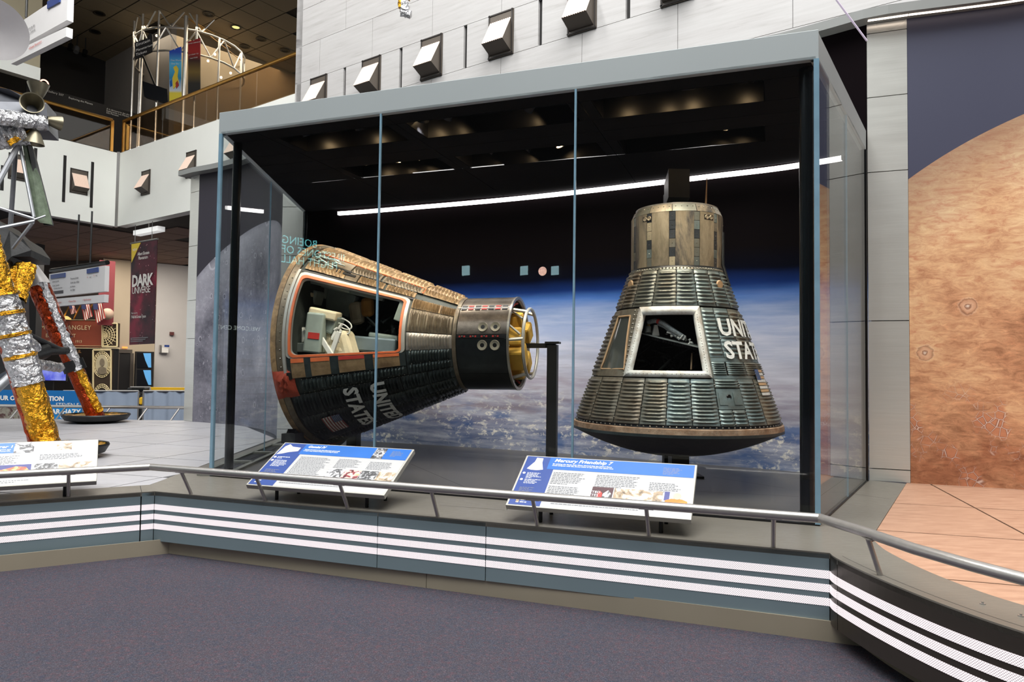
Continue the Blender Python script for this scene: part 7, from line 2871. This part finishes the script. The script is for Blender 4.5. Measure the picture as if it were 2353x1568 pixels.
# banners on the booth
def booth_banner(x0, y0, x1, y1, dy, m, label, extras):
    d = KD - KR - 0.3
    r_ = empty('booth_banner', atd((x0 + x1) / 2, y1, d), label, 'banner')
    q = [atd(x0, y0, d), atd(x1, y0 - dy, d), atd(x1, y1 - dy, d), atd(x0, y1, d)]
    MB().extrude(q, (0, 0.04, 0)).build('banner_cloth', m, r_)
    MB().tube([atd((x0 + x1) / 2, y0 - 3, d), atd((x0 + x1) / 2, y0 - 3, KD - KR + 0.1)], 0.03, 6).build('bracket', TRUSS, r_)
    for (pts, mm) in extras:
        MB().extrude([atd(x, y, d - 0.02) for x, y in pts], (0, 0.01, 0)).build('banner_print', mm, r_)
    return r_, d


t = NT('banner_sky_print')
sp = t.add('ShaderNodeSeparateXYZ')
t.link(t.add('ShaderNodeTexCoord').outputs['Generated'], sp.inputs[0])
t.base(t.ramp(sp.outputs[2], [(0.0, lin((240, 220, 60))), (0.2, lin((236, 214, 70))), (0.24, lin((210, 220, 230))), (0.45, lin((40, 140, 190))), (0.7, lin((90, 190, 230))), (0.9, lin((40, 80, 190)))]))
t.set(0.6)
bb, dbb = booth_banner(389, 117, 416, 240, 10, t.m, 'blue and yellow banner on the ticket booth', [
    ([(398, 205), (396, 180), (402, 165), (398, 155), (405, 150), (410, 158), (408, 175), (411, 190)], mat('print_yellow_figure', (236, 206, 60), 0.6, 0, 0.05, 3)),
    ([(405, 204), (403, 192), (408, 184), (411, 196)], REDT), ([(391, 200), (390, 188), (394, 182), (396, 196)], BLUE1)])
for s, x, y, h_ in (('One World', 392, 140, 6), ('One Sky', 393, 148, 6)):
    put_text(s, 0.085, lambda a, c, x=x, y=y: atd(x, y, dbb - 0.03) + Vector((a, 0, c)), SIGNW, bb)
t = NT('banner_red_print')
sp = t.add('ShaderNodeSeparateXYZ')
t.link(t.add('ShaderNodeTexCoord').outputs['Generated'], sp.inputs[0])
t.base(t.ramp(sp.outputs[2], [(0.0, lin((26, 24, 22))), (0.2, lin((40, 36, 28))), (0.4, lin((120, 96, 40))), (0.6, lin((60, 30, 20))), (0.75, lin((170, 36, 30))), (1.0, lin((150, 30, 34)))]))
t.set(0.6)
b2, db2 = booth_banner(432, 96, 460, 217, 9, t.m, 'red and black banner on the ticket booth', [])
for s, x, y in (('DARK UNIVERSE', 433, 102), ('JOURNEY TO', 434, 128), ('THE STARS', 436, 136)):
    put_text(s, 0.06, lambda a, c, x=x, y=y: atd(x, y, db2 - 0.03) + Vector((a, 0, c + a * 0.2)), SIGNW, b2)
# round-topped black sign
sr = empty('planetarium_sign', atd(330, 130, KD - KR - 0.5), 'black round topped planetarium ticket sign on the booth', 'sign')
ds = KD - KR - 0.5
MB().extrude([atd(x, y, ds) for x, y in ((310, 136), (309, 98), (338, 88), (340, 80), (345, 76), (349, 78), (350, 84), (350, 118))], (0, 0.06, 0)).build('sign_board', BLKW, sr)
MB().tube([atd(330, 128, ds), kp_(220, z1_)], 0.03, 6).build('bracket', TRUSS, sr)
for s, x, y, sz in (('Einstein', 312, 107, 0.17), ('Planetarium', 312, 119, 0.135), ('Tickets', 312, 129, 0.14)):
    put_text(s, sz, lambda a, c, x=x, y=y: atd(x, y, ds - 0.03) + Vector((a, 0, c + a * 0.38)), SIGNW, sr)
# monitor, chair and counter inside the booth
mo = empty('ticket_monitor', atd(358, 225, KD - KR - .2), 'black tilted monitor hanging on the ticket booth', 'monitor')
MB().extrude([atd(x, y, KD - KR - 0.2) for x, y in ((327, 186), (384, 205), (386, 238), (331, 222))], (0, 0.2, 0)).build('monitor_body', SCRB, mo)
MB().tube([atd(360, 205, KD - KR + 0.0), kp_(240, z2_)], 0.04, 6).build('arm', DARK, mo)
ch = empty('office_chair', (atd(385, 250, 26.0).x, 26.0, zt - 0.02), 'dark office chair behind the balcony glass', 'chair')
zf = zt - 0.02
xx = atd(385, 250, 26.0).x
bevel(MB().box((xx - 0.2, 26.15, zf + 0.85), (0.46, 0.1, 0.62)).build('backrest', BLKW, ch), 0.06)
bevel(MB().box((xx, 25.9, zf + 0.48), (0.5, 0.5, 0.09)).build('seat', BLKW, ch), 0.03)
MB().tube([(xx, 25.9, zf + 0.05), (xx, 25.9, zf + 0.45)], 0.035, 8).build('column', DARK, ch)
for k in range(5):
    MB().tube([(xx, 25.9, zf + 0.08), (xx + 0.28 * cos(k * 1.257), 25.9 + 0.28 * sin(k * 1.257), zf + 0.03)], 0.025, 6).build('base_arm', DARK, ch)
tk = empty('ticket_machine', (atd(505, 250, 26).x, 26, zf), 'dark purple ticket machine behind the balcony glass', 'machine')
a, c = atd(476, 225, 26), atd(530, 225, 26)
bevel(MB().box(((a.x + c.x) / 2, 26, zf + 0.85), (c.x - a.x, 0.6, 1.7)).build('cabinet', mat('purple_cabinet', (56, 40, 70), 0.4, 0, 0.1, 2), tk), 0.03)
MB().box(((a.x + c.x) / 2 - 0.1, 25.68, zf + 1.2), (0.45, 0.03, 0.4)).build('screen', emitmat('ticket_screen', (110, 90, 190), 0.5), tk)
# tan column above the left balcony with white band
TP = W0 - eY * 1.0
tz = onv(93, 158, TP, AX).z
q1 = onv(94, 100, TP, AX)
vwall('wall_upper_tan', q1 - eX * 14, q1, tz, ZCE + 1.5, 0.3, mat('upper_tan_stone', (176, 166, 140), 0.5, 0, 0.04, 1), -eY, 'tan stone wall at the upper left')  # tan stone in one even tone
vwall('wall_upper_band', q1 - eX * 14 + eY * 0.05, q1 + eY * 0.05, onv(93, 187, TP, AX).z, tz, 0.3, WHITE, -eY, 'white band under the tan stone wall')

# ================================================================ hanging things at the top of the frame
hs = atd(930, 10, 10.5)
fp = empty('hanging_probe', hs, 'gold and silver foil wrapped probe hanging above the case', 'spacecraft')
crumple([atd(921, -60, 10.5), atd(923, 18, 10.5)], 0.055, GOLD, 'gold_wrap', fp, 12, 14, 0.15)
crumple([atd(930, -60, 10.5), atd(930, 26, 10.5)], 0.075, SILV, 'silver_wrap', fp, 14, 16, 0.12)
crumple([atd(922, 28, 10.5), atd(944, 34, 10.5)], 0.06, SILV, 'silver_foot', fp, 12, 8, 0.15)
crumple([atd(938, -60, 10.5), atd(937, 2, 10.5)], 0.035, GOLD, 'gold_strap', fp, 10, 10, 0.15)
q = atd(930, -55, 10.5)
MB().tube([q, (q.x, q.y, 15)], 0.008, 6).build('hanging_wire', STEEL, fp)
rod = empty('hanging_rod', atd(1955, 48, 5.2), 'thin pale diagonal rod hanging in front of the wall', 'rod')
MB().tube([atd(1992, 94, 5.2), atd(1870, -70, 5.2)], 0.007, 8).build('rod', mat('pale_lilac_rod', (214, 200, 222), 0.4, 0.1, 0.03, 4), rod, True)
q = atd(1872, -68, 5.2)
MB().tube([q, (q.x, q.y, 14)], 0.004, 5).build('hanging_wire', STEEL, rod)

# ================================================================ the hall behind the visitor (seen only as reflections in the glass)
HALLW = mat('hall_wall_shade', (40, 38, 37), 0.8, 0, 0.05, 0.5)
MB().box((0, -15.2, 8.0), (61, 0.4, 17.0)).build('wall_entrance', HALLW, None, kind='structure', label='far wall of the hall behind the visitor')
MB().box((22.2, 4, 8.0), (0.4, 38, 17.0)).build('wall_hall_right', HALLW, None, kind='structure', label='side wall of the hall beyond the right edge')
MB().box((-30.2, -4, 8.0), (0.4, 22, 17.0)).build('wall_hall_left', HALLW, None, kind='structure', label='side wall of the hall beyond the left edge')


def mirror_ray(px, py):
    d = ray(px, py)
    n_ = nF
    t_ = ((FLc - CAM) * Vector((1, 1, 0))).dot(n_) / d.dot(n_)
    return CAM + d * t_, d - n_ * (2 * d.dot(n_))


def mirror_y(px, py, Y=-14.95):
    p, r_ = mirror_ray(px, py)
    return p + r_ * ((Y - p.y) / r_.y)


def mirror_x(px, py, X=-29.95):
    p, r_ = mirror_ray(px, py)
    return p + r_ * ((X - p.x) / r_.x)


# lettering on the left hall wall, facing the case (reads toward +y ... seen mirrored in the glass)
CYAN = emitmat('cyan_sign_glow', (120, 214, 220), 14.0)
pA_, pB_ = mirror_x(646, 585), mirror_x(735, 592)
sg = empty('hall_name_sign', pA_, 'glowing cyan hall name lettering on the wall beyond the left edge', 'sign')
hgt = abs(mirror_x(690, 570).z - mirror_x(690, 588).z)
sgn = 1 if pB_.y > pA_.y else -1
put_text('BOEING\nMILESTONES OF\nFLIGHT HALL', hgt / 0.7, lambda a, b_: Vector((-29.95, pA_.y - sgn * a, pA_.z + b_ + hgt * 1.5)), CYAN, sg, align='RIGHT', lines=0.85)
pC_, pD_ = mirror_x(598, 757), mirror_x(490, 757)
wl_ = empty('welcome_sign', pC_, 'glowing white welcome lettering on the wall beyond the left edge', 'sign')
wid = abs(pC_.y - pD_.y)
sgn = 1 if pD_.y > pC_.y else -1
put_text('WELCOME CENTER', wid / 8.3, lambda a, b_: Vector((-29.95, pC_.y + sgn * a, pC_.z + b_ - 0.1)), emitmat('white_sign_glow', (226, 236, 226), 7.0), wl_)
WINL = emitmat('opposite_window_glow', (190, 232, 240), 9.0)
for k, px in enumerate((1070, 1204, 1275)):
    p = mirror_y(px, 622)
    s_ = abs(mirror_y(px - 8, 622).x - mirror_y(px + 8, 622).x)
    MB().box((p.x, -14.95, p.z), (s_, 0.06, s_)).build('window_%d' % (k + 1), WINL, None, kind='structure', label='small square daylight window in the wall behind the visitor')
